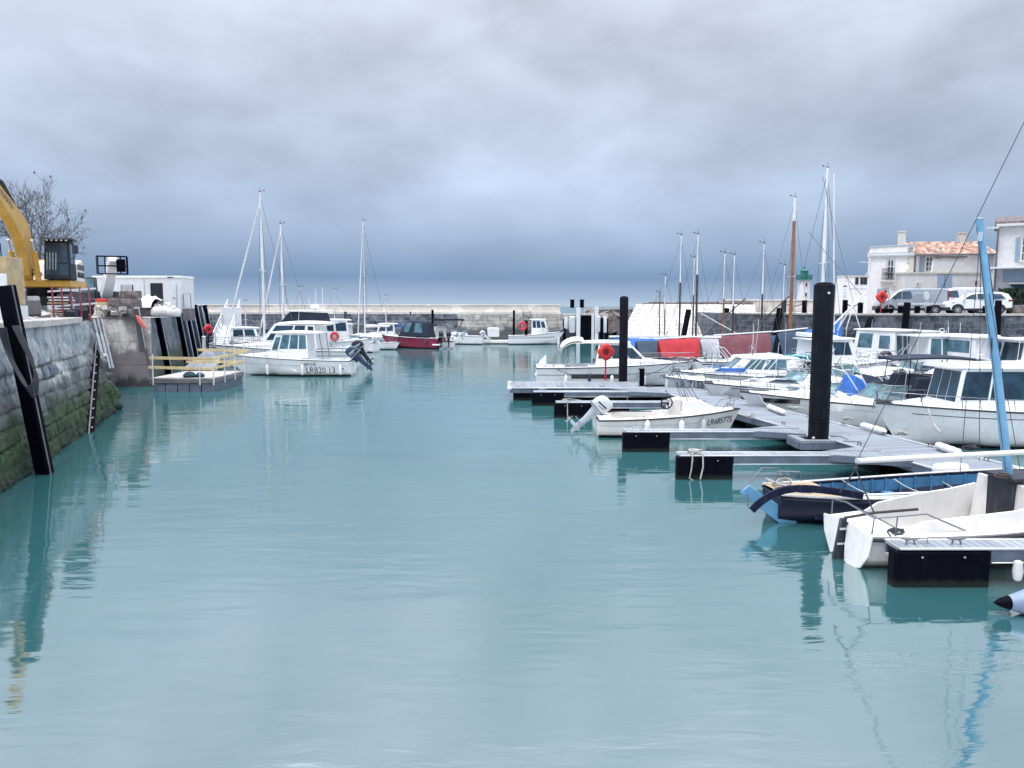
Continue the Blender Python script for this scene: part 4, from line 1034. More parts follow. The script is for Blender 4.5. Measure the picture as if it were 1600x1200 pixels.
_fk = [0]
def L_detail(h): return h.L > 4.4 and not getattr(h, 'bare', False)
def fittings(h, r, tc):
    """small deck gear that every boat carries, varied from boat to boat"""
    _fk[0] += 1; rn = random.Random(_fk[0]*17)
    zb = lambda t: h.sheer(t)+.04
    if tc < .6:
        b = MB(); x = h.sx(.72, 1); b.box(x, 0, zb(.72)+h.B*.10, .42, .42, .05); b.build('deck_hatch', GLB if rn.random() < .6 else GY, r, bevel=.015)
    x = h.sx(.93, 1); b = MB(); b.tube([(x-.1, 0, zb(.93)+.09), (x+.1, 0, zb(.93)+.09)], .016, 6); b.tube([(x, 0, zb(.93)), (x, 0, zb(.93)+.09)], .02, 6); b.build('bow_cleat', ST_, r)
    b = MB(); x = h.sx(.985, 1); b.box(x, 0, zb(.985)+.02, .34, .12, .05); b.tube([(x+.15, 0, zb(.98)+.03), (x+.22, 0, zb(.98)-.20)], .02, 6); b.build('bow_roller', GST, r)
    xs = h.sx(.02, .5)
    for s in (-1, 1): b = MB(); b.tube([(xs+.1, s*(h.hb(.02)-.12), zb(.02)), (xs+.1, s*(h.hb(.02)-.12), zb(.02)+.08), (xs+.3, s*(h.hb(.02)-.12), zb(.02)+.08), (xs+.3, s*(h.hb(.02)-.12), zb(.02))], .014, 5); b.build('stern_handle', ST_, r)
    xc = h.sx(tc*.5, .6); b = MB(); b.box(xc, rn.uniform(-.3, .3), h.F-.12, .55, .42, .32); b.build('cockpit_locker', rn.choice([W, LG, GC, WC]), r, bevel=.03)
    b = MB(); b.tube([(xc+.4+.14*math.cos(a*1.2), .5+.14*math.sin(a*1.2), h.F-.1+.006*a) for a in [k*.45 for k in range(30)]], .016, 5); b.build('coiled_line', rn.choice([ROP, RDK]), r)
    if rn.random() < .75 and not getattr(h, 'nofend', False): fenders(h, [h.L*f for f in rn.sample([-.34, -.18, -.02, .14, .26], 2)], rn.choice((-1, 1)), r, z=h.F*.5, L=.48, r=.09, m=rn.choice([WC, WC, TXN, W]))
    if rn.random() < .4: b = MB(); b.tube([(xs+.2, .2, h.F), (xs+.05, .2, h.F+rn.uniform(1.0, 1.6))], .012, 5); b.build('flag_staff', WM, r)
def base_boat(loc, heading, h, name, label, cat, group, hm, deckm=None, tc=0.45, well=0.5, cb=0.05, rubm=None, sw=0.18, stripe=None, wellm=None, af=None, pitch=0.0):
    r = thing(name, loc, heading, label, cat, group)
    h.mesh('hull', [HW if hm is W else hm, af or AF], r)
    if L_detail(h): fittings(h, r, tc)
    deckmesh(h, tc, well, r, deckm or WD, wellm or LG, cb=cb, sw=sw)
    b = MB()
    for s in (-1, 1): b.tube(h.rail_path(0, 0.995, s, -0.03, 0.005, 24), 0.028, 6)
    b.tube([(h.sx(0, h.F), -h.hb(0), h.F-0.03), (h.sx(0, h.F), h.hb(0), h.F-0.03)], 0.028, 6)
    b.build('rub_rail', rubm or RR, r)
    if stripe:
        z0, z1, sm = stripe; b = MB()
        for s in (-1, 1):
            rows = h.stripe(-h.L/2+0.02, h.L/2-h.rake-0.15, z0, z1, s, 0.006, 20, lambda u: 0.12*u*u); b.loft(rows, close=False, cap=False)
        b.build('hull_stripe', sm, r)
    return r

def hull_text(h, s, size, x0, z0, side, parent, m=None, name='registration_number', width=None, bold=0.0, slope=0.0):
    """x0 = where the lettering begins; reads forward on the starboard side (-1), aft on the port side (+1)"""
    d = 1 if side < 0 else -1
    def fn(tx, ty):
        x = x0+d*tx; z = z0+ty+slope*tx
        return Vector((x, side*(h.y(x, z)+0.02), z))
    return flat_text(s, size, fn, name, m or TXT, parent, bold, width)
# ================================================================== NEAR BOATS (right foreground)
# --- small cream motor boat with the tilted outboard
h = Hull(5.1, 1.95, 0.62, 0.92, rake=0.45, stern=0.86, full=2.6, chine=0.10, curve=1.6, bowk=0.05)
q = gp(940, 686); q2 = xat(1160, q.y+0.7, 0.9)
h.bare = True
r = base_boat(((q.x-0.35+q2)/2+0.15, q.y+0.98, 0.02), R(1.5), h, 'motor_boat', 'small cream open motor boat LR685775 with a tilted white outboard and steering wheel', 'motor boat', 'motor boats moored along the pontoon', HC, CR, tc=0.60, well=0.42, cb=0.10, rubm=RR, wellm=CR, sw=0.16, stripe=(0.40, 0.425, GY))
hull_text(h, 'LR685775', 0.34, 1.22, 0.36, -1, r, width=1.0, slope=0.06, bold=0.0)
# moulded forward cuddy with its sloping white cover
b = MB()
P = lambda x, y, z: Vector((x, y, z))
b.hexa([P(0.35, -.60, .66), P(1.75, -.40, .84), P(1.75, .40, .84), P(0.35, .60, .66), P(0.40, -.50, 1.24), P(1.00, -.36, 1.25), P(1.00, .36, 1.25), P(0.40, .50, 1.24)])
b.build('forward_cuddy', CR, r, bevel=0.05, seg=3)
b = MB(); b.hexa([P(-.15, -.28, .3), P(.36, -.28, .3), P(.36, .30, .3), P(-.15, .30, .3), P(0.0, -.26, 1.22), P(.38, -.26, 1.30), P(.38, .28, 1.30), P(0.02, .28, 1.22)])
co = b.build('console', CR, r, bevel=0.04, seg=2)
b = MB(Matrix.Translation((-.12, -.20, 1.12)) @ Matrix.Rotation(R(48), 4, 'Z') @ Matrix.Rotation(R(18), 4, 'Y')); b.torus((0, 0, 0), .21, .022, 'X', 22, 6)
for k in range(3):
    a = k*2.1; b.tube([(.03, 0, 0), (0, .20*math.cos(a), .20*math.sin(a))], .016, 5)
b.tube([(.03, 0, 0), (0.2, 0, -.02)], .035, 8); b.build('steering_wheel', BLK, co)
b = MB()   # hand rail over the cuddy
for s in (-1, 1):
    b.tube([(.55, s*.46, 1.22), (.12, s*.44, 2.28), (.22, s*.40, 2.36), (.95, s*.34, 1.24)], .014, 6); b.tube([(.62, s*.44, 1.24), (.20, s*.42, 2.28)], .010, 5)
b.tube([(.15, -.42, 2.33), (.15, .42, 2.33)], .014, 6); b.tube([(.98, -.34, 1.28), (.98, .34, 1.28)], .014, 6); b.build('canopy_hoop', ST_, r)
b = MB(); b.box(-1.3, .02, .46, .34, 1.45, .06); b.box(-.55, .3, .50, .30, .9, .08); b.build('thwart', CR, r, bevel=0.015)
b = MB(); b.box(-1.2, .70, .70, 1.5, .05, .03); b.box(-.4, -.74, .70, 1.3, .04, .025); b.build('grab_rail', DSP, r, bevel=.008)
b = MB(); b.box(-2.30, 0, .60, .30, 1.45, .16); b.build('motor_well', CR, r, bevel=0.03)
b = MB()
for s in (-1, 1): b.tube([(1.75, s*.42, .88), (1.95, s*.40, 1.15), (2.35, s*.16, 1.25), (2.5, 0, 1.27)], .013, 6); b.tube([(2.2, s*.22, .92), (2.25, s*.24, 1.22)], .011, 5)
b.build('bow_rail', ST_, r)
outboard(r, -2.52, .62, LG, R(50), s=1.1, metal=OBG)
fenders(h, (-.95, .22), -1, r, z=.38, L=.46, r=.10); fenders(h, (1.02,), -1, r, z=.36, L=.48, r=.085, m=GY)
cleat(2.15, 0, .96, r)
b = MB(); b.tube(catenary((2.0, .05, 1.0), (3.0, .9, .62), .1), .012, 5); b.build('mooring_line', ROP, r)

# --- cream sailing boat in the bottom right corner (stern towards the left, port side... towards us)
SY = 13.25
hs = Hull(6.6, 2.15, 0.60, 1.05, rake=0.55, stern=0.66, full=2.4, keel=-.35, chine=0.16, flare=.90, curve=1.5, sag=0.02)
pst = gp(1372, 880)
r = thing('sailing_boat', (xat(1303, SY, 0.7)+hs.L/2+.30, SY+.55, 0.0), R(7), 'cream open sailing boat with a blue mast, dark rudder and dark companionway door', 'sailing boat')
ns = r; hs.mesh('hull', [HC, HC], r)
deckmesh(hs, .50, .52, r, CR, WO, cb=.10, sw=.16, camber=.04)
b = MB()
for s in (-1, 1): b.tube(hs.rail_path(0, .99, s, -.05, .012, 26), .035, 6)
b.build('rub_rail', RR, r)
b = MB()   # raised coamings round the cockpit
for s in (-1, 1):
    rows = []
    for (k, hh) in ((.10, .04), (.16, .20), (.3, .27), (.42, .30), (.50, .36)):
        zs = hs.sheer(k); x = hs.sx(k, zs); y = hs.hb(k)-.20
        rows.append([P(x, s*(y+.03), zs), P(x, s*(y-.02), zs+hh), P(x, s*(y-.07), zs+hh), P(x, s*(y-.06), zs-.45)])
    b.loft(rows, close=False, cap=False)
b.build('coaming', CR, r, angle=40)
xc = hs.sx(.50, 1.0)-.12
b = MB(); b.hexa([P(xc, -.80, .62), P(xc+1.9, -.62, .85), P(xc+1.9, .62, .85), P(xc, .80, .62), P(xc+.08, -.58, 1.36), P(xc+1.7, -.46, 1.20), P(xc+1.7, .46, 1.20), P(xc+.08, .58, 1.36)])
cab = b.build('cabin', CR, r, bevel=.06, seg=3)
b = MB(); b.hexa([P(xc-.05, -.80, .12), P(xc+.05, -.80, .12), P(xc+.05, .80, .12), P(xc-.05, .80, .12), P(xc-.02, -.62, 1.34), P(xc+.05, -.62, 1.34), P(xc+.05, .62, 1.34), P(xc-.02, .62, 1.34)]); b.build('bulkhead', CR, cab, bevel=.01)
b = MB(); b.hexa([P(xc-.11, -.32, .42), P(xc-.04, -.32, .42), P(xc-.04, .26, .42), P(xc-.11, .26, .42), P(xc-.08, -.36, 1.42), P(xc-.01, -.36, 1.42), P(xc-.01, .30, 1.42), P(xc-.08, .30, 1.42)]); dd = b.build('companionway_door', DMT, cab, bevel=.015)
b = MB(); b.hexa([P(xc-.14, -.42, 1.39), P(xc+.55, -.42, 1.40), P(xc+.55, .36, 1.40), P(xc-.14, .36, 1.39), P(xc-.14, -.42, 1.45), P(xc+.55, -.42, 1.47), P(xc+.55, .36, 1.47), P(xc-.14, .36, 1.45)]); b.build('sliding_hatch', DMT, cab, bevel=.01)
b = MB(); b.box(xc-1.35, -.0, .40, .95, .55, .04); b.build('tiller_board', DSP, r, bevel=.01)
b = MB()
for s in (-1, 1): b.box(xc-1.3, s*.60, .28, 2.4, .32, .06)
b.build('cockpit_bench', WO, r, bevel=.02)
b = MB(); b.lathe([(0.01, 0), (.13, .01), (.15, .10), (.13, .13), (.01, .13)], 14, (xc-.35, -.1, .32)); b.build('bucket_lid', WO, r)
# transom boards, rudder and letters
b = MB(); xs = -hs.L/2
b.prism([P(xs-.02, -.80, .62), P(xs-.03, -.10, .70), P(xs-.10, -.12, .30), P(xs-.14, -.20, .02), P(xs-.12, -.36, -.06), P(xs-.08, -.58, .02), P(xs-.04, -.76, .28)], (-.035, 0, 0)); b.prism([P(xs-.03, .10, .70), P(xs-.02, .76, .62), P(xs-.04, .68, .32), P(xs-.10, .34, .0), P(xs-.10, .12, .1)], (-.035, 0, 0))
b.build('transom_board', WO, r, bevel=.01)
b = MB(); b.hexa([P(xs-.34, -.03, -.35), P(xs-.10, -.03, -.35), P(xs-.10, .03, -.35), P(xs-.34, .03, -.35), P(xs-.16, -.035, .74), P(xs-.04, -.035, .74), P(xs-.04, .035, .74), P(xs-.16, .035, .74)])
b.build('rudder', DMT, r, bevel=.012)
b = MB(); b.box(xs-.10, 0, .55, .16, .10, .035); b.box(xs-.12, 0, .28, .2, .10, .03); b.build('pintle', LG, r)
b = MB(); b.tube([(xs-.08, 0, .74), (xs+.5, -.02, .82), (xs+1.3, -.03, .86)], .026, 8); b.build('tiller', DSP, r)
flat_text('IES . J LR', .085, lambda x, y: P(xs-.062, -.16-x, .52+y-.02*x), 'stern_lettering', TXT, r, bold=.003, width=.50)
b = MB()
b.tube([(xs+.02, -.68, .64), (xs+.04, -.70, .92), (xs+.9, -.82, 1.0), (xs+1.6, -.86, .70)], .014, 6); b.tube([(xs+.4, -.75, .62), (xs+.42, -.76, .95)], .012, 6)
b.tube([(xs+.02, .60, .64), (xs+.04, .62, .92), (xs+.0, .1, 1.0), (xs+.04, -.70, .92)], .014, 6); b.build('stern_rail', ST_, r)
# mast, shrouds, boom placed where they stand
inv = (Matrix.Translation(r.location) @ Matrix.Rotation(R(7), 4, 'Z')).inverted()
mb0, mt0 = inv @ dp(1577, 744, 13.75), inv @ dp(1530, 343, 13.75)
b = MB(); b.tube([mb0-Vector((0,0,.1)), mb0.lerp(mt0, .5), mt0], [.078, .074, .062], 14); ms = b.build('mast', MB_, r)
b = MB(); b.lathe([(.066, 0), (.066, .03), (.01, .04)], 12, mt0); b.box(mt0.x-.02, mt0.y-.07, mt0.z-.3, .05, .06, .16); b.build('mast_cap', GY, ms)
b = MB()
for (u, v, k) in ((1530, 720, .95), (1500, 740, .95), (1594, 735, .80)): b.tube([mb0.lerp(mt0, k), inv @ dp(u, v, 13.6 if k > .9 else 13.2)], .0075, 4)
b.tube([mb0.lerp(mt0, .86)+P(.08, 0, 0), mb0.lerp(mt0, .70)+P(.10, 0, 0), mb0.lerp(mt0, .5)+P(-.10, -.05, 0)], .012, 5)
b.tube([mb0.lerp(mt0, .97)+P(-.09, -.03, 0), mb0+P(-.12, -.05, .1)], .006, 4)
b.build('rigging', RDK, ms)
b = MB(); be = inv @ dp(1340, 720, 13.2); bs = inv @ dp(1705, 701, 13.2); b.tube([be, bs], .048, 12); bo = b.build('boom', CR, ms)
b = MB(); b.lathe([(.055, -.02), (.055, .02)], 12, be, 'X'); b.build('boom_end', GY, bo)
b = MB(); kn = inv @ dp(1337, 733, 13.15); b.tube([be, kn], .012, 5); b.tube([kn, inv @ dp(1312, 770, 13.3)], .014, 5); b.tube([kn, inv @ dp(1366, 802, 12.9)], .014, 5)
b.lathe([(.01, -.05), (.035, -.02), (.035, .03), (.01, .06)], 8, kn); b.build('mainsheet', RDK, bo)
tl_ = inv @ dp(1712, -36, 13.95); b = MB(); b.tube([be+P(0, 0, .02), tl_], .008, 4); b.build('topping_lift', RDK, bo)
b = MB(); b.tube([(tl_.x, tl_.y, .95), (tl_.x, tl_.y, tl_.z+.15)], [.07, .05], 12); b.build('main_mast', WM, r)
b = MB(); b.tube(catenary((xs+.25, -.75, .70), inv @ dp(1415, 856, 12.75), .05), .014, 5)
b.tube(catenary((xs+.1, .0, .95), inv @ dp(1440, 850, 12.75), -.02), .009, 5)
b.tube([(xs+.5+.10*math.cos(a*1.7), -.62+.10*math.sin(a*1.1), .66+.03*math.sin(a*2.3)) for a in [k*.5 for k in range(34)]], .014, 5)
b.tube(catenary((xs+.5, -.62, .68), (xs+1.9, -.3, .70), .03), .014, 5); b.build('mooring_line', RDK, r)
b = MB(); b.torus((mb0.x-.30, mb0.y-.2, mb0.z+.05), .12, .02, 'Z', 18, 6); b.torus((mb0.x-.31, mb0.y-.22, mb0.z+.09), .10, .02, 'Z', 18, 6); b.build('coiled_line', DSP, r)
# fenders and float beside the near finger
q = F0.location
m = MB(); m.lathe([(.02, -.16), (.06, -.13), (.08, 0), (.06, .16), (.02, .18)], 12, (xat(1583, q.y, .35), q.y-.12, .30)); tag(m.build('fender', WO), 'small white fender hanging on the nearest finger pontoon', 'fender')
cleat(.35, .2, DZ+.06, F0); cleat(1.1, .2, DZ+.06, F0)

# --- dark blue open wooden boat behind it, light blue rudder cocked up at the stern
hw = Hull(6.4, 1.9, .58, .98, rake=.5, stern=.55, full=2.2, keel=-.3, chine=.2, flare=.86, curve=1.7, sag=.08)
WY = 16.0; hw.bare = True
r = base_boat((xat(1205, WY, .5)+hw.L/2, WY+.15, .02), R(3), hw, 'open_wooden_boat', 'dark blue open wooden boat with light blue inside and a light blue rudder', 'wooden boat', None, NP, NP, tc=.93, well=.45, cb=.12, rubm=NP, sw=.07, wellm=LBI, af=NP)
for s in (-1, 1):
    for k in range(14):
        b = MB(); t = .18+k*.052; z = hw.sheer(t); x = hw.sx(t, z); y = (hw.hb(t)-.13)*s
        b.tube([(x, y, z+.0), (x, y*.96, z-.42)], .022, 5); b.build('rib', LBI, r)
b = MB()
for s in (-1, 1):
    rows = [[P(hw.sx(t, z), s*(hw.hb(t)-.11), z-.02-dz) for t in [.14+.06*k for k in range(13)] for z in [hw.sheer(t)]] for dz in (0.0, .40)]
    b.loft(rows, close=False, cap=False)
b.build('inner_planking', LBI, r)
b = MB()
for x in (-1.6, -.3, 1.0, 2.0): b.box(x, 0, .34, .24, 1.5 if x < 1.5 else 1.1, .04)
b.build('thwart', LBI, r, bevel=.01)
b = MB(); rows = []
for t in (.0, .06, .13, .20):
    z = hw.sheer(t)+.035; hb_ = hw.hb(t)-.05; rows.append([P(hw.sx(t, z), -hb_, z), P(hw.sx(t, z), 0, z+.02), P(hw.sx(t, z), hb_, z)])
b.loft(rows, close=False, cap=False); b.build('stern_deck', TEAK, r)
b = MB()
for s in (-1, 1): b.tube(hw.rail_path(.0, .99, s, .035, -.02, 24), .026, 6)
b.build('gunwale_cap', WO, r)
b = MB()   # bold outer strake that sweeps aft past the stern
pts = [P(-hw.L/2-.62, -.52, .30), P(-hw.L/2-.45, -.56, .50), P(-hw.L/2-.15, -.60, .70), P(-hw.L/2+.25, -.66, .80), P(-hw.L/2+.8, -.80, .78), P(-hw.L/2+1.5, -.93, .68)]
for _ in range(2): pts = [pts[0]] + [q_ for a_, b__ in zip(pts[:-1], pts[1:]) for q_ in (a_.lerp(b__, .25), a_.lerp(b__, .75))] + [pts[-1]]
for p0, p1 in zip(pts[:-1], pts[1:]): b.bar(p0, p1+(p1-p0)*.02, .05, .15)
b.build('stern_strake', NP, r, bevel=.01)
b = MB()
b.prism([P(-hw.L/2-.78, -.30, .62), P(-hw.L/2-.60, -.30, .78), P(-hw.L/2-.22, -.30, .50), P(-hw.L/2-.38, -.30, .32)], (0, .06, 0))
b.prism([P(-hw.L/2-.42, -.36, .32), P(-hw.L/2-.22, -.36, .52), P(-hw.L/2+.42, -.36, .10), P(-hw.L/2+.40, -.36, -.14), P(-hw.L/2+.22, -.36, -.16)], (0, .07, 0))
b.build('rudder', LB, r, bevel=.012)
b = MB(); b.tube([(-hw.L/2-.66, -.38, .62), (-hw.L/2-.66, -.40, .36), (-hw.L/2-.60, -.44, .30)], .013, 5)
b.tube([(-hw.L/2-.4, .3, .66), (-hw.L/2-.1, .35, 1.0), (-hw.L/2+.3, .4, .98), (-hw.L/2+.5, .5, .82)], .014, 5); b.build('stern_hoop', ST_, r); b = MB(); b.tube([(-hw.L/2+.15, .2, .75), (-hw.L/2+.2, .2, .95), (-hw.L/2+.7, .25, .92), (-hw.L/2+.75, .25, .72)], .014, 5); b.build('stern_fitting', ST_, r)
b = MB()
b.tube([(-hw.L/2+.3+.25*math.cos(a*.9), .3+.2*math.sin(a*1.3), .70+.04*math.sin(a*2)) for a in [k*.45 for k in range(30)]], .018, 5)
b.build('mooring_line', ROP, r)
for x in (-1.3, -.1, .9): b = MB(); b.tube(catenary((x, .78, .62), (x+.5, .2, .40), .06), .016, 5); b.build('lashing', ROP, r)
b = MB(); b.tube([(x_, .15*math.sin(x_*3), .40) for x_ in [-1.2+.15*k for k in range(18)]], .018, 5); b.build('mooring_line', ROP, r)
b = MB(); b.tube([(-1.9, -.1, .46), (1.2, .15, .48)], .03, 8); b.tube([(-1.5, -.2, .46), (1.0, -.15, .48)], .022, 6); b.build('oar', WO, r)
m = MB(); X = gp(1352, 748, .62); m.lathe([(.03, -.42), (.13, -.36), (.16, -.1), (.16, .15), (.13, .36), (.03, .42)], 14, (0, 0, 0), 'X')
p = gp(1525, 752, .85); o = m.build('fender', WC, loc=(xat(1525, 17.3, .8)-.55, 17.35, .76)); tag(o, 'fat white fender lying on the pontoon edge behind the cream sailing boat', 'fender')

# --- grey inflatable nosing into the picture at the bottom right
p = gp(1584, 1000, .15)
r = thing('inflatable_dinghy', (p.x+2.45, p.y-.15, -.02), 0, 'grey blue inflatable dinghy tube with a black cone end at the right edge', 'inflatable dinghy')
b = MB()
for s in (-1, 1): b.tube([(-1.75, s*.0 if s < 0 else 1.35, .20), (-1.45, s*.0 if s < 0 else 1.35, .20), (1.0, s*.0 if s < 0 else 1.35, .22), (1.9, .60, .35)], [.10, .20, .20, .19], 18)
b.build('tube', DGY, r)
b = MB(); b.lathe([(.012, -.2), (.06, -.12), (.105, 0.01)], 16, (-1.76, 0, .20), 'X'); b.build('end_cone', BLK, r); b = MB(); b.lathe([(.012, -.2), (.06, -.12), (.105, 0.01)], 16, (-1.76, 1.35, .20), 'X'); b.build('end_cone', BLK, r)
b = MB(); b.box(-1.2, .68, .28, .06, 1.1, .42); b.box(0, .68, .08, 2.6, 1.1, .05); b.build('transom', GY, r, bevel=.01)
# ================================================================== THE MARINA ON THE RIGHT
PI = math.pi
def bow_at(u, Y, h, heading=PI, z=None):
    z = h.bowF if z is None else z
    x = xat(u, Y, z); return (x - math.cos(heading)*h.L/2, Y - math.sin(heading)*h.L/2, 0)
def stern_at(u, Y, h, heading=0.0):
    x = xat(u, Y, h.F); return (x + math.cos(heading)*h.L/2, Y + math.sin(heading)*h.L/2, 0)
GR = 'motor boats with their bows on the pontoon'

# A1 the large white wheelhouse boat, bow on the walkway
h = Hull(8.6, 2.9, 1.18, 1.42, rake=.9, stern=.9, full=2.7, chine=.22, flare=.80)
r = base_boat(bow_at(1364, 24.6, h, R(181)), R(181), h, 'wheelhouse_boat', 'largest white wheelhouse boat with long dark windows, bow on the walkway by the blue mast', 'motor boat', GR, W, W, tc=.22, stripe=(.96, .985, TXN), sw=.25)
trunk(h, .42, .93, .24, .78, r, W, sl1=.5)
house(r, -2.6, 2.15, 1.25, 2.55, 1.08, .98, .25, .05, W, side_w=((.03, .26, .25, .93), (.275, .52, .25, .93), (.535, .78, .25, .93), (.795, .975, .25, .93)), front_w=((.04, .34, .2, .93), (.36, .64, .2, .93), (.66, .96, .2, .93)), roof=(.42, .9), roofth=.16)
pulpit(h, .45, .99, .36, r, npost=6, mid=False)
b = MB()
for s in (-1, 1): b.lathe([(.03, 0), (.02, .1), (.045, .13), (.045, .15), (.01, .15)], 8, (3.0, s*.5, 1.48))
b.build('deck_cleat', ST_, r)
b = MB(); b.box(3.95, 0, 1.46, .5, .16, .06); b.lathe([(.05, -.1), (.05, .1)], 8, (4.15, 0, 1.5), 'Y'); b.tube([(3.6, 0, 1.5), (4.25, 0, 1.49), (4.3, 0, 1.2)], .025, 6); b.build('anchor', ST_, r)
b = MB(); b.lathe([(.16, .0), (.17, .1), (.10, .2), (.01, .21)], 14, (-.5, .3, 2.78)); b.build('radar_dome', W, r)
b = MB(); b.tube([(.6, -.6, 2.75), (.58, -.6, 2.9), (.45, -.6, 2.9)], .02, 6); b.tube([(.6, -.6, 2.75), (.55, -.62, 3.3)], .01, 5); b.build('antenna', WM, r)
b = MB(); b.tube(catenary((3.1, 1.05, 1.34), (2.55+.5, 1.75, .72), .12), .028, 6); b.build('mooring_line', ROP, r)

# A2 open sport boat with wrapped windscreen, navy cockpit box and flat navy awning
h = Hull(6.6, 2.45, .90, 1.12, rake=.8, full=2.5, chine=.2, flare=.8)
r = base_boat(bow_at(1268, 27.6, h), PI, h, 'motor_boat', 'white sport boat with a wrapped glass windscreen, navy cockpit cover and flat navy awning', 'motor boat', GR, W, W, tc=.5, well=.35, stripe=(.70, .72, GY), sw=.2)
trunk(h, .50, .92, .26, .72, r, W, sl1=.6)
windscreen(r, 1.55, 1.18, .92, .52, .55, side=1.0)
b = MB(); b.hexa([P(-1.75, -1.02, .95), P(.35, -1.05, .98), P(.35, 1.05, .98), P(-1.75, 1.02, .95), P(-1.6, -.95, 1.98), P(.0, -.95, 2.02), P(.0, .95, 2.02), P(-1.6, .95, 1.98)]); b.build('cockpit_cover', NV, r, bevel=.06, seg=2)
b = MB(); rings = []
for k in range(9):
    u = k/8; x = -2.9+3.6*u; w_ = .95*math.sin(math.pi*(.22+.56*u)); rings.append([P(x, w_*y, 2.62+.14*math.sin(math.pi*u)+.05*(1-y*y)-.10*(1-u)) for y in (-1, -.6, 0, .6, 1)] + [P(x, w_*y, 2.58+.12*math.sin(math.pi*u)-.10*(1-u)) for y in (1, 0, -1)])
b.loft(rings); aw = b.build('awning', NV, r, angle=60)
for s in (-1, 1):
    for x in (-2.0, -.9, .2): b = MB(); b.tube([(x, s*.8, 2.62), (x+.15, s*1.0, 1.0)], .018, 6); b.build('awning_pole', BLK, aw)
pulpit(h, .55, .99, .34, r, npost=4, mid=False)
outboard(r, -3.35, .9, OBK, R(20))

# A3
h = Hull(6.2, 2.35, .82, 1.16, rake=.95, full=2.3, chine=.2, flare=.78)
r = base_boat(bow_at(1153, 30.2, h, R(176)), R(176), h, 'motor_boat', 'white motor boat with dark bow side windows and a blue stern cover', 'motor boat', GR, W, W, tc=.42, stripe=(.60, .62, GY), sw=.22)
trunk(h, .38, .90, .30, .72, r, W, sl1=.7)
pulpit(h, .5, .99, .40, r, npost=4)
windscreen(r, .35, 1.15, .8, .42, .4, side=.7)
b = MB(); b.hexa([P(-2.5, -.95, .85), P(-.8, -1.0, .9), P(-.8, 1.0, .9), P(-2.5, .95, .85), P(-2.2, -.8, 1.15), P(-1.2, -.5, 1.85), P(-1.2, .5, 1.85), P(-2.2, .8, 1.15)]); b.build('stern_cover', BC, r, bevel=.06, seg=2)
for s in (-1, 1): b = MB(); b.loft(h.stripe(.95, 2.2, .74, .93, s, .012), close=False, cap=False); b.build('hull_window', OBK, r)
b = MB(); b.tube(catenary((2.4, .35, 1.1), (2.1, 1.1, .65), .1), .018, 5); b.build('mooring_line', ROP, r)

# A4
h = Hull(6.7, 2.4, .86, 1.14, rake=.95, full=2.3, chine=.2, flare=.78)
r = base_boat(bow_at(1098, 33.8, h, R(178)), R(178), h, 'motor_boat', 'low white cabin cruiser with slim dark side windows and a long chrome bow rail', 'motor boat', GR, W, W, tc=.36, stripe=(.80, .83, TXN), sw=.2)
o = trunk(h, .34, .90, .38, .80, r, W, sl1=.75)
for s in (-1, 1): b = MB(); b.prism([P(-.55, s*.86, 1.18), P(.75, s*.74, 1.24), P(.35, s*.72, 1.36), P(-.40, s*.82, 1.34)], (0, s*.05, 0)); b.build('side_window', GL, r)
pulpit(h, .45, .99, .45, r, npost=5)
windscreen(r, -.25, 1.30, .85, .36, .35, side=.5)
outboard(r, -3.4, .8, LG, R(35))

# A5
h = Hull(6.9, 2.5, .92, 1.18, rake=1.0, full=2.4, chine=.2, flare=.8)
r = base_boat(bow_at(1048, 39.6, h, R(178)), R(178), h, 'motor_boat', 'white hardtop cruiser with blue side windows and a steeply raked grey windscreen', 'motor boat', GR, W, W, tc=.30, stripe=(.62, .65, GY), sw=.22)
trunk(h, .40, .93, .34, .82, r, W, sl1=.7)
for s in (-1, 1): b = MB(); b.prism([P(-.2, s*.98, 1.18), P(1.5, s*.82, 1.22), P(1.1, s*.80, 1.38), P(-.1, s*.94, 1.38)], (0, s*.05, 0)); b.build('side_window', BC, r)
house(r, -2.4, .9, 1.0, 1.85, .98, .86, .95, .1, W, side_w=((.06, .45, .35, .92), (.48, .80, .35, .92)), front_w=((.04, .48, .05, .95), (.52, .96, .05, .95)), roof=(.1, .5), glass=GLB)
pulpit(h, .5, .99, .5, r, npost=5)
b = MB(); b.tube([(-.6, .5, 1.95), (-.6, .5, 2.2)], .012, 6); b.torus((-.6, .1, 2.2), .3, .02, 'X', 16, 5); b.build('antenna', ST_, r)

# A6 small boat with LR 7158
h = Hull(4.7, 1.9, .80, 1.10, rake=.4, full=2.5, chine=.15, flare=.84)
h.nofend = True
r = base_boat(bow_at(1034, 37.3, h, R(180)), R(180), h, 'motor_boat', 'small grey sided boat lettered LR 7158 at the end of the walkway', 'motor boat', GR, GY, W, tc=.55, rubm=TXN, sw=.18)
hull_text(h, 'LR 7158', .46, 1.72, .58, 1, r, width=1.25, bold=.0)
trunk(h, .55, .93, .16, .7, r, W)
b = MB(); b.box(2.12, 0, .75, .10, .26, .85); b.build('stem_guard', W, r, bevel=.02)
b = MB(); 
for s in (-1, 1): b.tube([(2.1, s*.3, 1.1), (1.7, s*.35, 1.75), (.9, s*.45, 1.75), (.6, s*.5, 1.05)], .014, 6)
b.tube([(1.7, -.35, 1.75), (1.7, .35, 1.75)], .014, 6); b.build('canopy_hoop', ST_, r)

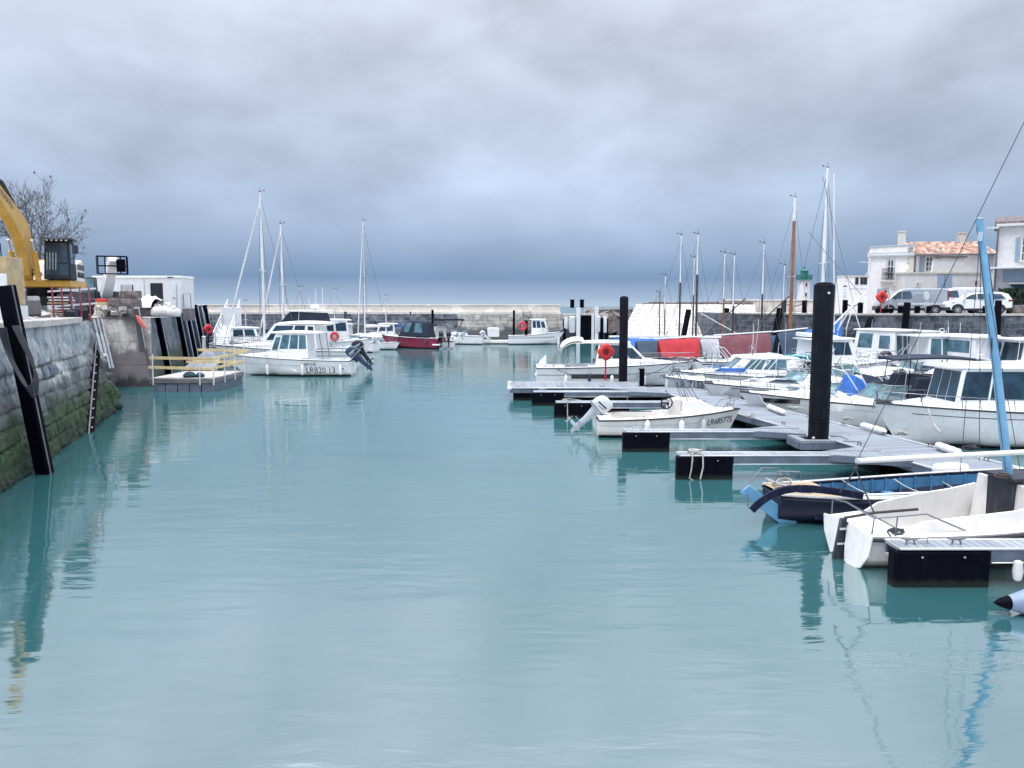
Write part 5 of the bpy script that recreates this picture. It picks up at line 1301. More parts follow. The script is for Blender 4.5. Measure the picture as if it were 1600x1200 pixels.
# T1 cruiser lying along the outer platform, bow to the right
h = Hull(9.0, 3.0, 1.12, 1.40, rake=1.3, full=2.3, chine=.25, flare=.8)
r = base_boat(stern_at(838, 43.3, h, R(-1)), R(-1), h, 'motor_cruiser', 'white cruiser behind the outer platform with a folded arch canopy and covered outboard', 'motor cruiser', None, W, W, tc=.36, stripe=(.70, .73, TXN), sw=.25)
trunk(h, .42, .93, .42, .82, r, W, sl1=.75)
for s in (-1, 1): b = MB(); b.loft(h.stripe(-2.6, .4, .52, .78, s, .012), close=False, cap=False); b.build('hull_window', OBK, r)
house(r, -1.3, 2.0, 1.15, 2.45, 1.08, .92, 1.35, .25, W, side_w=((.04, .30, .36, .92), (.33, .66, .36, .92), (.68, .93, .30, .80)), front_w=((.04, .48, .05, .95), (.52, .96, .05, .95)), rear_w=((.1, .9, .1, .9),), roof=(.05, 1.0), roofth=.13)
b = MB(); b.hexa([P(-4.6, -.45, .55), P(-3.9, -.5, .7), P(-3.9, .5, .7), P(-4.6, .45, .55), P(-4.35, -.28, 1.35), P(-3.95, -.35, 1.75), P(-3.95, .35, 1.75), P(-4.35, .28, 1.35)]); b.build('outboard_cover', WC, r, bevel=.10, seg=3)
b = MB(); rows = []
for s in (-1, 1): b.tube([(-3.6, s*1.0, 1.2), (-3.1, s*1.0, 2.3)], .02, 6); b.tube([(-2.9, s*1.0, 1.15), (-2.6, s*1.0, 2.2)], .02, 6)
for k in range(7):
    a = k/6*PI*.62; x = -3.15+.9*(1-math.cos(a)); z = 2.05+.62*math.sin(a); rows.append([P(x, -1.02, z-.08), P(x, -.8, z+.06), P(x, 0, z+.12), P(x, .8, z+.06), P(x, 1.02, z-.08)])
b.build('arch_frame', ST_, r); b = MB(); b.loft(rows, close=False, cap=False); lo = [[p-P(0, 0, .12) for p in q_] for q_ in rows]; b.loft(lo, close=False, cap=False); b.build('folded_canopy', WC, r, angle=60)
pulpit(h, .62, .99, .5, r, npost=5)
fenders(h, (-2.9, -.4, 1.4), -1, r, z=.45, L=.55, r=.1)
b = MB(); b.tube(catenary((-3.6, -1.3, 1.15), (-2.0, -1.9, .7), .1), .018, 5); b.tube(catenary((2.9, -.9, 1.3), (.9, -1.9, .7), .12), .018, 5); b.build('mooring_line', RDK, r)

# a second row on the next pontoon: sterns to the left
G2 = 'white boats moored in the back row'
h = Hull(7.4, 2.6, 1.05, 1.35, rake=1.0, full=2.3, chine=.2, flare=.85, keel=-.4)
r = base_boat(stern_at(1088, 48.5, h, R(2)), R(2), h, 'white_sailing_yacht', 'long white sailing hull with a dark blue sheer line in front of the maroon cover', 'sailing boat', G2, W, W, tc=.3, stripe=(.86, .93, TXN), sw=.25)
trunk(h, .35, .85, .34, .65, r, W)
pulpit(h, .02, .16, .55, r, npost=3, front=False, r=.02); pulpit(h, .86, .99, .5, r, npost=2)

h = Hull(5.6, 2.3, .95, 1.2, rake=.8, full=2.4)
r = base_boat((xat(1262, 43.5, 1), 45.5, 0), R(74), h, 'motor_boat', 'white boat seen from its stern under a teal folded canopy', 'motor boat', G2, W, W, tc=.45)
trunk(h, .45, .92, .35, .7, r, W)
b = MB(); b.box(-2.72, 0, .98, .08, 1.7, .62); b.build('transom', W, r, bevel=.05, seg=2)
b = MB()
for s in (-.12, .12): b.tube([(-2.80, .45+s, .35), (-2.80, .45+s, 1.2)], .014, 6)
for z in (.5, .7, .9, 1.1): b.tube([(-2.80, .33, z), (-2.80, .57, z)], .014, 6)
b.build('ladder', DMT, r)
bimini(r, -2.5, -1.2, 1.55, .95, TC_, arch=.22, hz=.7, drop=.16)
outboard(r, -2.8, .7, OBK, R(30), y=-.4)

h = Hull(6.0, 2.4, .9, 1.15, rake=.8)
r = base_boat(stern_at(1236, 38.6, h, R(4)), R(4), h, 'motor_boat', 'white boat with a grey tilted outboard and dark cockpit beside the tall black pile', 'motor boat', G2, W, W, tc=.5)
windscreen(r, .6, 1.05, .85, .5, .4); trunk(h, .52, .92, .3, .7, r, W)
b = MB(); b.box(-1.2, 0, 1.1, 1.3, 1.4, .45); b.build('engine_cover', NV, r, bevel=.08, seg=2)
outboard(r, -3.0, .85, LG, R(38)); outboard(r, -3.0, .85, OBK, R(22), y=.5)
b = MB()
for s in (-1, 1): b.tube([(-2.6, s*.9, .95), (-1.3, s*.9, 2.2)], .025, 6); b.tube([(-1.5, s*.9, .95), (-.9, s*.9, 2.0)], .02, 6)
b.tube([(-1.3, -.9, 2.2), (-1.3, .9, 2.2)], .025, 6); b.build('canopy_frame', ST_, r)

h = Hull(6.4, 2.5, 1.1, 1.42, rake=.8)
r = base_boat((bow_at(1405, 44.6, h, R(4))), R(4), h, 'wheelhouse_boat', 'white wheelhouse boat just right of the tall black pile with an overhanging flybridge roof', 'motor boat', G2, W, W, tc=.3, stripe=(.60, .62, TXN))
house(r, -2.6, .5, 1.15, 2.6, 1.0, .92, .55, .1, W, side_w=((.10, .34, .35, .9), (.5, .88, .40, .9)), front_w=((.05, .48, .2, .9), (.52, .95, .2, .9)), roof=(.35, .3), roofth=.12)
b = MB(); b.hexa([P(-2.7, -.85, 2.75), P(-.6, -.7, 2.72), P(-.6, .7, 2.72), P(-2.7, .85, 2.75), P(-2.7, -.80, 3.0), P(-1.0, -.6, 2.85), P(-1.0, .6, 2.85), P(-2.7, .80, 3.0)]); b.build('flybridge', W, r, bevel=.05, seg=2)
hull_text(h, 'H', .34, 1.6, .55, -1, r, bold=0, name='hull_letter')
pulpit(h, .6, .99, .5, r, npost=4)
b = MB(); b.box(-2.3, -.3, 1.5, .12, .9, .5); b.tube([(-2.9, -.95, 1.9), (-2.3, -.95, 1.95), (-1.8, -.9, 1.6)], .05, 6); b.build('stern_frame', GC, r)

h = Hull(6.0, 2.5, 1.05, 1.4, rake=.7)
r = base_boat((xat(1392, 46.5, 1), 48.2, 0), R(118), h, 'wheelhouse_boat', 'tall narrow white wheelhouse with a curved quarter window behind the navy awning', 'motor boat', G2, W, W, tc=.4)
house(r, -1.9, 1.4, 1.0, 3.0, .98, .9, .35, .15, W, side_w=((.12, .38, .45, .85), (.55, .9, .45, .9)), front_w=((.05, .95, .4, .9),), rear_w=((.08, .34, .1, .9), (.42, .58, .1, .9), (.66, .92, .45, .9)), roof=(.3, .5), roofth=.10, glass=GLB)
pulpit(h, .6, .99, .5, r, npost=3)
h = Hull(6.2, 2.5, 1.05, 1.4, rake=.7)
r = base_boat((xat(1432, 47.0, 1), 49, 0), R(112), h, 'wheelhouse_boat', 'white wheelhouse boat with an open dark rear door left of the long windowed one', 'motor boat', G2, W, W, tc=.4)
house(r, -1.8, 1.4, 1.0, 2.9, .98, .9, .35, .05, W, side_w=((.12, .45, .45, .85), (.55, .9, .45, .9)), rear_w=((.30, .66, .02, .88), (.08, .24, .5, .85)), roof=(.3, .7), roofth=.10, glass=DIN)
b = MB(); b.box(-2.2, -.35, 1.3, .3, .35, .6); b.build('cockpit_seat', MC, r, bevel=.05)

h = Hull(8.4, 2.8, 1.1, 1.38, rake=1.0)
r = base_boat(stern_at(1385, 45.0, h, R(2)), R(2), h, 'wheelhouse_boat', 'wheelhouse boat with a long row of teal windows and black outboard', 'motor boat', G2, W, W, tc=.2, stripe=(.72, .74, RA))
house(r, -2.4, 2.6, 1.2, 2.75, 1.1, 1.0, .75, .1, W, side_w=((.03, .17, .2, .92), (.19, .37, .3, .92), (.39, .57, .3, .92), (.59, .77, .3, .92), (.79, .95, .3, .85)), front_w=((.04, .33, .2, .93), (.36, .64, .2, .93), (.67, .96, .2, .93)), roof=(.2, .8), roofth=.12, glass=GLB)
outboard(r, -4.3, 1.05, OBK, R(52), s=1.25, y=.3)
hull_text(h, 'SERENA', .14, -1.6, .80, -1, r, name='boat_name', m=TXN) if False else None
pulpit(h, .66, .99, .45, r, npost=4); trunk(h, .72, .95, .3, .7, r, W)
b = MB(); b.tube([(-.4, .3, 2.85), (-.42, .3, 3.25)], .02, 6); b.torus((-.8, .3, 3.05), .14, .02, 'Y', 14, 5); b.tube([(.1, 0, 2.85), (.1, 0, 3.5)], .012, 5); b.build('antenna', WM, r)

h = Hull(7.0, 2.6, 1.1, 1.4, rake=.8)
r = base_boat((xat(1536, 42.0, 1), 44.3, 0), R(100), h, 'wheelhouse_boat', 'white boat showing a tall grey glazed cabin door just left of the blue mast', 'motor boat', G2, W, W, tc=.4, rubm=RA)
house(r, -2.3, 1.4, 1.05, 2.75, 1.0, .92, .35, .15, W, side_w=((.12, .9, .5, .9),), rear_w=((.50, .88, .06, .88),), roof=(.3, .25), roofth=.08, glass=GLB)

h = Hull(9.0, 2.9, 1.15, 1.4, rake=.9)
r = base_boat(stern_at(1549, 41.0, h, R(-1)), R(-1), h, 'wheelhouse_boat', 'white wheelhouse cruiser at the right edge behind the blue mast', 'motor boat', G2, W, W, tc=.2)
house(r, -3.6, 2.6, 1.2, 2.72, 1.1, 1.0, .6, .25, W, side_w=((.03, .15, .2, .92), (.17, .32, .2, .92), (.34, .5, .3, .92), (.52, .70, .3, .92)), rear_w=((.1, .9, .1, .9),), roof=(.2, .6), roofth=.12)

h = Hull(7.4, 2.6, 1.0, 1.3, rake=.8)
r = base_boat(bow_at(1540, 28.6, h, R(181)), R(181), h, 'motor_boat', 'white cabin boat between the largest wheelhouse boat and the back row at the right edge', 'motor boat', GR, W, W, tc=.3)
trunk(h, .35, .93, .55, .85, r, W, sl1=.6); pulpit(h, .6, .99, .5, r, npost=4)
house(r, -1.8, .8, 1.2, 2.35, .95, .85, .5, .1, W, roof=(.2, .4))
h = Hull(6.4, 2.4, .92, 1.2, rake=.8)
r = base_boat(bow_at(1395, 33.2, h, R(180)), R(180), h, 'motor_boat', 'low white boat seen beneath the flat navy awning', 'motor boat', GR, W, W, tc=.45)
trunk(h, .5, .93, .3, .75, r, W); pulpit(h, .55, .99, .5, r, npost=4); windscreen(r, .4, 1.2, .85, .5, .4)
h = Hull(6.4, 2.4, .92, 1.2, rake=.8)
r = base_boat(bow_at(1425, 37.6, h, R(180)), R(180), h, 'motor_boat', 'white motor boat in front of the long windowed wheelhouse boat', 'motor boat', GR, W, W, tc=.45)
trunk(h, .45, .93, .4, .8, r, W); pulpit(h, .55, .99, .5, r, npost=4)

for bu, Y_, L_, lab_, cm_ in ((1212, 36.3, 5.8, 'low white motor boat with a navy tonneau cover left of the tall black pile', NV), (1112, 42.7, 5.4, 'low white motor boat with a slate cover behind the hardtop cruiser', SC), (1336, 41.2, 5.6, 'low white motor boat with a navy cover right of the tall black pile', NV)):
    h = Hull(L_, 2.2, .85, 1.1, rake=.8); r = base_boat(bow_at(bu, Y_, h, R(179)), R(179), h, 'motor_boat', lab_, 'motor boat', G2, W, W, tc=.5)
    trunk(h, .5, .93, .28, .76, r, W); pulpit(h, .55, .99, .48, r, npost=4); windscreen(r, .5, 1.05, .8, .48, .4)
    b = MB(); b.hexa([P(-L_*.42, -.85, .88), P(0, -.9, .95), P(0, .9, .95), P(-L_*.42, .85, .88), P(-L_*.40, -.5, 1.05), P(-.1, -.55, 1.55), P(-.1, .55, 1.55), P(-L_*.40, .5, 1.05)]); b.build('tonneau_cover', cm_, r, bevel=.06, seg=2)
    outboard(r, -L_/2-.05, .85, OBK, R(25))

# ------------------------------------------------------------------ traditional sailing boats in front of the slope
def tent(parent, x0, x1, zr, w, ze, m, name='boom_tent', z1=None, n=26):
    """canvas slung over a boom from the ridge down to lashings along the gunwales"""
    z1 = zr if z1 is None else z1; b = MB(); rings = []
    for k in range(n+1):
        u = k/n; x = x0+(x1-x0)*u; z = zr+(z1-zr)*u - .05*math.sin(math.pi*u); row = []
        lash = .16*abs(math.sin(u*PI*4)); e_ = .10*(2*u-1)**4
        for y, f in ((-1, 0), (-.86, .22), (-.66, .48), (-.42, .74), (-.18, .94), (0, 1), (.18, .94), (.42, .74), (.66, .48), (.86, .22), (1, 0)):
            zz = ze+(z-ze)*f + (lash if f == 0 else lash*.5 if f < .3 else 0)
            q_ = P(x*1.6, y*1.2+u, zz*2.2); fold = .10*noise.noise(q_)*(1-f*.6) + .05*noise.noise(q_*2.7)
            row.append(P(x+(0 if 0 < k < n else (.12 if k == 0 else -.12)*(1-f)), w*y+(fold if y > 0 else -fold), zz-e_*f))
        rings.append(row)
    b.loft(rings, close=False, cap=False)
    low = [[p-P(0, 0, .03) for p in q_] for q_ in rings]; b.loft(low, close=False, cap=False)
    o = b.build(name, m, parent, angle=70)
    c = MB()
    for k in range(5):
        i = min(n, round(k*n/4)); c.tube([rings[i][0], rings[i][0]-P(0, -.05, .35)], .012, 4)
    c.build('lashing', ROP, o)
    return o
SG = 'small sailing boats in front of the pale slope'
def sailer(u, vtop, Y, hm, sparm, label, L=6.4, hd=0.0, mt=WM, r_=.07, spread=0, tfrac=.35, boomm=None, cover=None, top_only=True, boom=0, gaff=None, beam=1.9, tentm=None, F=.75, furl=False, wire=.012):
    h = Hull(L, beam, F, F+.35, rake=.5, stern=.7)
    X = xat(u, Y, 2.0)
    rt = base_boat((X-math.cos(hd)*L*.12, Y-math.sin(hd)*L*.12, 0), hd, h, 'sailing_boat', label, 'sailing boat', SG, hm, WD, tc=.6, well=.4)
    H = dp(u, vtop, Y).z - (F+.1)
    ms = rig(rt, L*.12, F+.1, H, sparm, r_, mtop=mt, topfrac=tfrac, spread=spread, boom=boom, cover=cover, wire=wire, furl=furl, beam=beam*.48)
    if gaff:
        b = MB(); b.tube([(L*.12-.1, 0, F+gaff[0]), (L*.12+gaff[1], 0, F+gaff[2])], .045, 6); b.build('gaff', WO if gaff[3] else DSP, ms)
    if tentm: tent(rt, -L*.42, L*.10, F+1.35, beam*.5, F+.1, tentm, z1=F+1.15)
    return rt, h
sailer(1030, 457, 66, W, DSP, 'small boat with the shortest thin dark mast by the left edge of the slope', L=5, mt=None, r_=.05)
sailer(1038, 430, 64, W, WDK, 'small boat whose brown mast has a short white top, second mast from the left', L=5.5, r_=.07, tfrac=.45)
rt, h = sailer(1061, 367, 60, W, DSP, 'white boat under a bright blue boom cover with a dark mast and long white topmast', L=7.2, r_=.075, tfrac=.40, spread=1, beam=2.1)
tent(rt, -4.2, 1.0, 2.05, 1.05, .95, BC, z1=2.0)
b = MB(); b.tube([(-4.6, 0, 2.12), (4.6, 0, 2.12)], .07, 8); b.build('boom', WM, rt)
sailer(1082, 402, 62, NP, DSP, 'dark boat with the shorter of two close masts right of the blue cover', L=6, r_=.06, tfrac=.4)
rt, h = sailer(1087, 366, 57, NP, DSP, 'dark hulled boat with a dark green cover behind the bright red canvas', L=7, r_=.085, tfrac=.33, spread=1, gaff=(.9, 3.6, 4.3, False))
tent(rt, -3.6, 2.2, 2.0, 1.0, .9, SC, z1=1.95)
rt, h = sailer(1129, 395, 58, W, WDK, 'white boat with a brown mast leaning against the slope, fifth tall mast', L=6.4, r_=.075, tfrac=.45, boom=2.6, cover=MC)
rt, h = sailer(1144, 398, 56, GY, DSP, 'grey boat with a red brown mast and a gaff raised steeply to the right', L=6.4, r_=.075, tfrac=.5, gaff=(.6, 4.2, 4.6, False))
rt, h = sailer(1189, 380, 57, W, DSP, 'white boat with a slim dark mast standing behind the maroon cover', L=6.4, r_=.075, tfrac=.45, spread=1, gaff=(.8, -4.5, 3.2, True))
rt, h = sailer(1222, 414, 60, W, DSP, 'white boat with a short dark mast beside the thick orange brown mast', L=5.6, r_=.07, tfrac=.4)
rt, h = sailer(1234, 308, 55, NP, WDK, 'dark boat with the thick orange brown mast in front of the lighthouse', L=8.4, r_=.135, tfrac=.15, spread=1, beam=2.5, F=.9)
tent(rt, -1.4, 1.8, 2.35, 1.1, .9, SC, z1=2.6); tent(rt, 1.6, 4.6, 2.6, .8, 2.1, BC, z1=3.6, name='foresail_cover')
rt, h = sailer(1282, 262, 52, W, WM, 'white yacht with the tallest white mast rising behind the tall black pile', L=9, r_=.12, mt=None, spread=1, beam=2.7, F=1.0, gaff=None, wire=.016)
b = MB(); b.tube([dp(1303, 520, 52)-rt.location, dp(1303, 271, 52)-rt.location], .05, 8); b.build('second_mast', WM, rt)
b = MB(); b.tube([dp(1262, 361, 52)-rt.location, dp(1346, 461, 50)-rt.location], .02, 5); b.tube([dp(1285, 275, 52)-rt.location, dp(1338, 492, 51)-rt.location], .014, 4); b.build('stay', SHR, rt)
# boats nearer than those: red, grey and maroon boom tents
def tented(u0, u1, Y, label, m, hm, zr, ze, z1=None, w=.95):
    X0, X1 = xat(u0, Y, 1.8), xat(u1, Y, 1.8); L = (X1-X0)*1.25
    h = Hull(L, 2.2, .85, 1.15, rake=.6, stern=.7)
    rt = base_boat(((X0+X1)/2+.2, Y, 0), 0, h, 'sailing_boat', label, 'sailing boat', SG, hm, WD, tc=.6, well=.35)
    c = (X0+X1)/2+.2; tent(rt, X0-c, X1-c, zr, w, ze, m, z1=z1)
    b = MB(); b.tube([(X0-c-.25, 0, zr+.02), (X1-c+.2, 0, (z1 or zr)+.02)], .05, 8); b.build('boom', WM, rt)
    return rt
tented(1028, 1092, 50, 'dark hulled boat under a bright red canvas slung from its boom', RC, NP, 2.35, 1.15, 2.5, .8)
tented(1093, 1122, 51, 'boat under a grey canvas with a dark ridge between the red and the maroon covers', GC, NP, 2.4, 1.0)
tented(1120, 1201, 52, 'white boat under the long dull maroon boom tent', MC, W, 2.5, .95, 2.75, 1.1)
tented(1213, 1256, 51.5, 'white boat under a slate blue boom tent beside the tall black pile', SC, W, 2.75, 1.1, 3.0, 1.1)

# loose gaffs and sheer-legs in front of the right quay
b = MB(Matrix.Translation((0, 0, 0)))
X = dp(1300, 515, 49)
r = thing('mast_sheerlegs', (xat(1333, 50, .5), 50, .9), 0, 'white lowered mast propped on crossed legs in front of the silver van', 'lowered mast')
h = Hull(6, 2.2, .9, 1.2); hh = h.mesh('hull', [W, AF], r); hh.location.z = -.9
b = MB(); o_ = r.location; b.tube([dp(1298, 512, 50)-o_, dp(1352, 458, 50)-o_], .06, 8); b.build('lowered_mast', WM, r)
b = MB()
for (a, c) in (((1333, 478), (1322, 515)), ((1333, 478), (1346, 520)), ((1330, 480), (1311, 512)), ((1318, 492), (1309, 517))): b.tube([dp(*a, 50)-o_, dp(*c, 50)-o_], .035, 6)
b.build('prop_leg', WM, r)

# black timber fenders leaning on the right quay and standing off the slope
for i, (u0, v0, u1, v1) in enumerate(((1418, 473, 1412, 530), (1361, 497, 1353, 522), (1076, 484, 1070, 515), (1136, 482, 1127, 520), (1219, 482, 1212, 520), (1560, 470, 1558, 515))):
    u = (u0+u1)/2; Yq = None
    if u > 1155:
        Xg = xat(u, 62, 3); Yq = rqY(Xg)-.45
        for _ in range(4): Xg = xat(u, Yq, 3); Yq = rqY(Xg)-.45
    else: Yq = 72
    a, c = dp(u0, v0, Yq), dp(u1, v1, Yq-.5)
    b = MB(); d = (a-c)/(a.z-c.z); foot = c - d*(c.z+.8); b.bar(foot-c, a-c, .42, .34)
    o = b.build('fender_post', BLK, bevel=.03, loc=c)
    tag(o, ['black timber fender leaning on the quay below the silver van', 'short black fender below the front wheel of the silver van', 'slim black post standing in front of the pale slope, left one', 'black post leaning right against the pale slope', 'dark blue post between the slim dark mast and the orange brown mast', 'black square post on the quay edge in front of the white car'][i], 'fender post', 'black fender posts on the right side')

# white sausage fenders, ropes and cleats along the walkway edge
for i, (u0, v0, u1, v1) in enumerate(((1345, 661, 1384, 672), (1463, 692, 1502, 706), (1200, 632, 1226, 642))):
    a, c = gp(u0, v0+3, DZ+.12), gp(u1, v1+3, DZ+.12); mid = (a+c)/2; b = MB(); d = (c-a).normalized(); L = (c-a).length; prof = []
    pts = []; rr_ = []
    for k in range(25):
        u = k/24; pts.append(a.lerp(c, u)-mid); rr_.append(.11*min(1, math.sqrt(max(.02, 1-(2*u-1)**8)))*(1-.10*abs(math.cos(u*PI*4))**6))
    b.tube(pts, rr_, 12); o = b.build('dock_fender', WC, loc=mid)
    tag(o, ['white ribbed dock fender on the walkway edge under the bow of the largest boat', 'white ribbed dock fender nearest the camera on the walkway edge', 'white dock fender on the far walkway edge left of the tall pile'][i], 'dock fender', 'white dock fenders')
for i, (u, v) in enumerate(((1407, 680), (1516, 703), (1172, 653), (1325, 658), (1239, 640))):
    c = gp(u, v, DZ+.03); b = MB(); rnd = random.Random(i)
    b.tube([(.13*math.cos(a*1.3+i)+.04*math.sin(a*3.1), .11*math.sin(a*1.1+i), .05+.04*math.sin(a*2.1)+.002*a) for a in [k*.45 for k in range(46)]], .022, 5)
    o = b.build('rope_coil', ROP if i != 1 else RDK, loc=c); tag(o, ['pale knotted rope on the walkway below the bow of the largest boat', 'dark rope loop beside the nearest white dock fender', 'pale rope in front of the cream motor boat bow', 'pale rope just right of the tall black pile', 'pale rope on the far walkway edge left of the tall pile'][i], 'rope')


# folded canopy hoops and whip aerials standing on the packed boats
def hoop(rt, x, z, w, hgt, lean, m=WM, r_=.022):
    b = MB(); b.tube([(x, -w, z), (x+lean, -w*.95, z+hgt*.9), (x+lean+.05, -w*.7, z+hgt), (x+lean+.05, w*.7, z+hgt), (x+lean, w*.95, z+hgt*.9), (x, w, z)], r_, 6)
    b.tube([(x+.35, -w, z), (x+lean+.4, -w*.9, z+hgt*.75), (x+lean+.4, w*.9, z+hgt*.75), (x+.35, w, z)], r_, 6); b.build('canopy_hoop', m, rt)
for o in list(C.objects):
    if o.get('group') in (GR, G2) and o.type == 'EMPTY':
        rn = random.Random(o.name); nm_ = o.name
        if rn.random() < .6: hoop(o, rn.uniform(-2.2, -1.6), 1.0, .95, rn.uniform(1.0, 1.5), rn.choice((-.9, .9, .6)))
        b = MB(); x = rn.uniform(-.6, .6); b.tube([(x, .6, 1.3), (x-.15, .62, 1.3+rn.uniform(1.6, 2.6))], .010, 4); b.build('whip_aerial', WM, o)
# ================================================================== LEFT QUAY: construction site
# --- excavator
ex = thing('excavator', (xat(67, 34, 5), 34, QZ+.42), R(-70), 'yellow tracked excavator with a dark cab and arched boom standing on the left quay', 'excavator')
b = MB()
for s in (-1, 1):
    c = []
    for k in range(24):
        a = 2*PI*k/24; c.append(P(math.copysign(1.55, math.cos(a))+.42*math.cos(a), s*1.12-.25, .40+.40*math.sin(a)))
    b.prism(c, (0, .5, 0))
    for k in range(16): b.box(-1.7+k*.226, s*1.12, .82, .12, .52, .05); b.box(-1.7+k*.226, s*1.12, -.02, .12, .52, .05)
b.box(0, 0, .45, 1.8, 1.8, .4); b.lathe([(.62, .6), (.62, 1.0)], 24); b.build('undercarriage', DMT, ex, bevel=.015)
b = MB(); b.box(-.35, 0, 1.17, 3.9, 2.75, .30)
b.build('upper_frame', YW, ex, bevel=.04)
b = MB(); b.box(.85, -1.07, 1.72, 1.35, .62, .80); b.hexa([P(-.1, -1.38, 1.32), P(.2, -1.38, 1.32), P(.2, -.76, 1.32), P(-.1, -.76, 1.32), P(-.1, -1.3, 2.15), P(.1, -1.3, 2.15), P(.1, -.8, 2.15), P(-.1, -.8, 2.15)]); b.build('toolbox', YW, ex, bevel=.03)
b = MB(); b.hexa([P(-2.75, -1.3, 1.1), P(-1.9, -1.37, 1.1), P(-1.9, 1.37, 1.1), P(-2.75, 1.3, 1.1), P(-2.6, -1.2, 2.3), P(-1.9, -1.3, 2.35), P(-1.9, 1.3, 2.35), P(-2.6, 1.2, 2.3)]); b.build('counterweight', YW, ex, bevel=.10, seg=3)
b = MB(); b.hexa([P(-1.9, -1.3, 1.32), P(.25, -1.3, 1.32), P(.25, 1.37, 1.32), P(-1.9, 1.37, 1.32), P(-1.9, -1.2, 2.25), P(-.1, -.3, 2.1), P(-.1, 1.3, 2.1), P(-1.9, 1.3, 2.35)]); hd = b.build('engine_house', CR, ex, bevel=.05)
b = MB()
for i in range(5):
    for j in range(2): b.box(-1.6+i*.34, 1.385, 1.62+j*.34, .10, .03, .24, 0, -.3)
b.build('grille', DIN, hd)
b = MB(); b.tube([(-1.2, .6, 2.2), (-1.2, .6, 2.62)], .09, 10); b.build('exhaust', DMT, ex)
x0, x1, y0, y1, z0, z1 = .30, 1.75, .42, 1.42, 1.34, 3.02
b = MB(); b.hexa([P(x0, y0, z0), P(x1, y0, z0), P(x1, y1, z0), P(x0, y1, z0), P(x0+.05, y0+.04, z1), P(x1-.28, y0+.04, z1), P(x1-.28, y1-.05, z1), P(x0+.05, y1-.05, z1)])
cb_ = b.build('cab', DIN, ex, bevel=.05, seg=2)
qf = [P(x1, y0, z0), P(x1, y1, z0), P(x1-.28, y1-.05, z1), P(x1-.28, y0+.04, z1)]; ql = [P(x1, y1, z0), P(x0, y1, z0), P(x0+.05, y1-.05, z1), P(x1-.28, y1-.05, z1)]
for q_, ws in ((qf, ((.08, .92, .10, .38), (.08, .92, .42, .92))), (ql, ((.10, .52, .40, .90), (.60, .92, .40, .90)))):
    for w_ in ws: b = MB(); b.panel(q_, *w_, .012, .03); b.build('window', GL, cb_, bevel=.01)
b = MB(); b.box((x0+x1)/2-.06, (y0+y1)/2, z1+.05, 1.35, 1.12, .09); b.box((x0+x1)/2+.55, (y0+y1)/2, z1+.02, .25, 1.1, .05); b.build('cab_roof', DMT, cb_, bevel=.03)
for k in range(5): b = MB(); b.lathe([(.045, 0), (.05, .06)], 10, (x1-.16, y0+.16+k*.18, z1-.02), 'X'); b.build('work_light', WC, cb_)
b = MB()
for k in range(4): b.tube([(x1-.06+.0, y0+.12+k*.11, 1.75), (x1-.20, y0+.14+k*.11, 2.55)], .012, 5)
b.build('guard_bars', LG, cb_)
b = MB(); b.tube([(1.6, 1.45, 2.2), (1.85, 1.65, 2.3), (1.85, 1.65, 2.75)], .018, 6); b.box(1.85, 1.66, 2.6, .05, .22, .36); b.build('mirror', DMT, ex)
# boom (arched), stick, rams
up_ = [(1.0, 1.75), (1.12, 2.6), (1.35, 3.2), (1.75, 3.62), (2.3, 3.85), (3.4, 4.12), (5.0, 4.50), (7.0, 4.95)]
lo_ = [(6.9, 4.5), (5.0, 3.80), (3.8, 3.38), (3.0, 2.95), (2.4, 2.35), (1.95, 1.5), (1.5, 1.3)]
b = MB(); b.prism([P(x, -.40, z) for x, z in up_+lo_], (0, .38, 0)); bm = b.build('boom', YW, ex, bevel=.025)
b = MB(); b.prism([P(x+.02, -.44, z-.10) for x, z in ((2.95, 4.05), (3.9, 4.55), (4.1, 4.42), (3.15, 3.9))], (0, .48, 0)) if False else None
flat_text('KOMATSU', .34, lambda x, y: P(5.7-x*.96, -.008, 4.30-x*.23+y), 'boom_lettering', TXN, bm, bold=.01, width=1.7)
b = MB(); b.tube([(3.3, -.2, 4.22), (4.8, -.2, 4.85)], .11, 12); b.tube([(4.8, -.2, 4.85), (6.6, -.2, 5.4)], .055, 10); b.build('stick_ram', DMT, bm)
for y in (-.62, .22):
    b = MB(); b.tube([(1.75, y, 1.25), (2.15, y, 2.45)], .11, 12); b.build('lift_ram', YW, bm); b = MB(); b.tube([(2.15, y, 2.45), (2.5, y, 2.9)], .055, 10); b.build('ram_rod', ALU, bm)
b = MB()
for k in range(3): b.tube([(1.3, -.30+.1*k, 1.7), (1.38, -.3+.1*k, 3.3), (2.2, -.3+.1*k, 3.9), (3.6, -.30+.1*k, 4.25)], .025, 6)
for k in range(5): b.torus((1.62, -.42+.16*k, 1.55+.1*(k % 2)), .10, .022, 'X', 14, 5)
b.build('hydraulic_hoses', BLK, bm)
b = MB(); b.prism([P(x, -.36, z) for x, z in ((7.2, 5.6), (6.75, 5.5), (6.6, 4.6), (6.5, 3.0), (6.4, 1.2), (6.65, 1.15), (6.95, 3.2), (7.25, 4.7))], (0, .32, 0)); sk = b.build('stick', YW, ex, bevel=.02)
b = MB(); b.tube([(7.25, -.2, 5.0), (7.25, -.2, 3.8)], .09, 12); b.tube([(7.25, -.2, 3.8), (7.0, -.2, 2.4)], .045, 8); b.build('bucket_ram', DMT, sk)
b = MB(); b.tube([(6.5, -.2, 1.2), (6.8, -.2, 1.6)], .07, 8); b.box(6.5, -.2, 1.0, .4, .5, .3); b.build('quick_coupler', DMT, sk, bevel=.03)
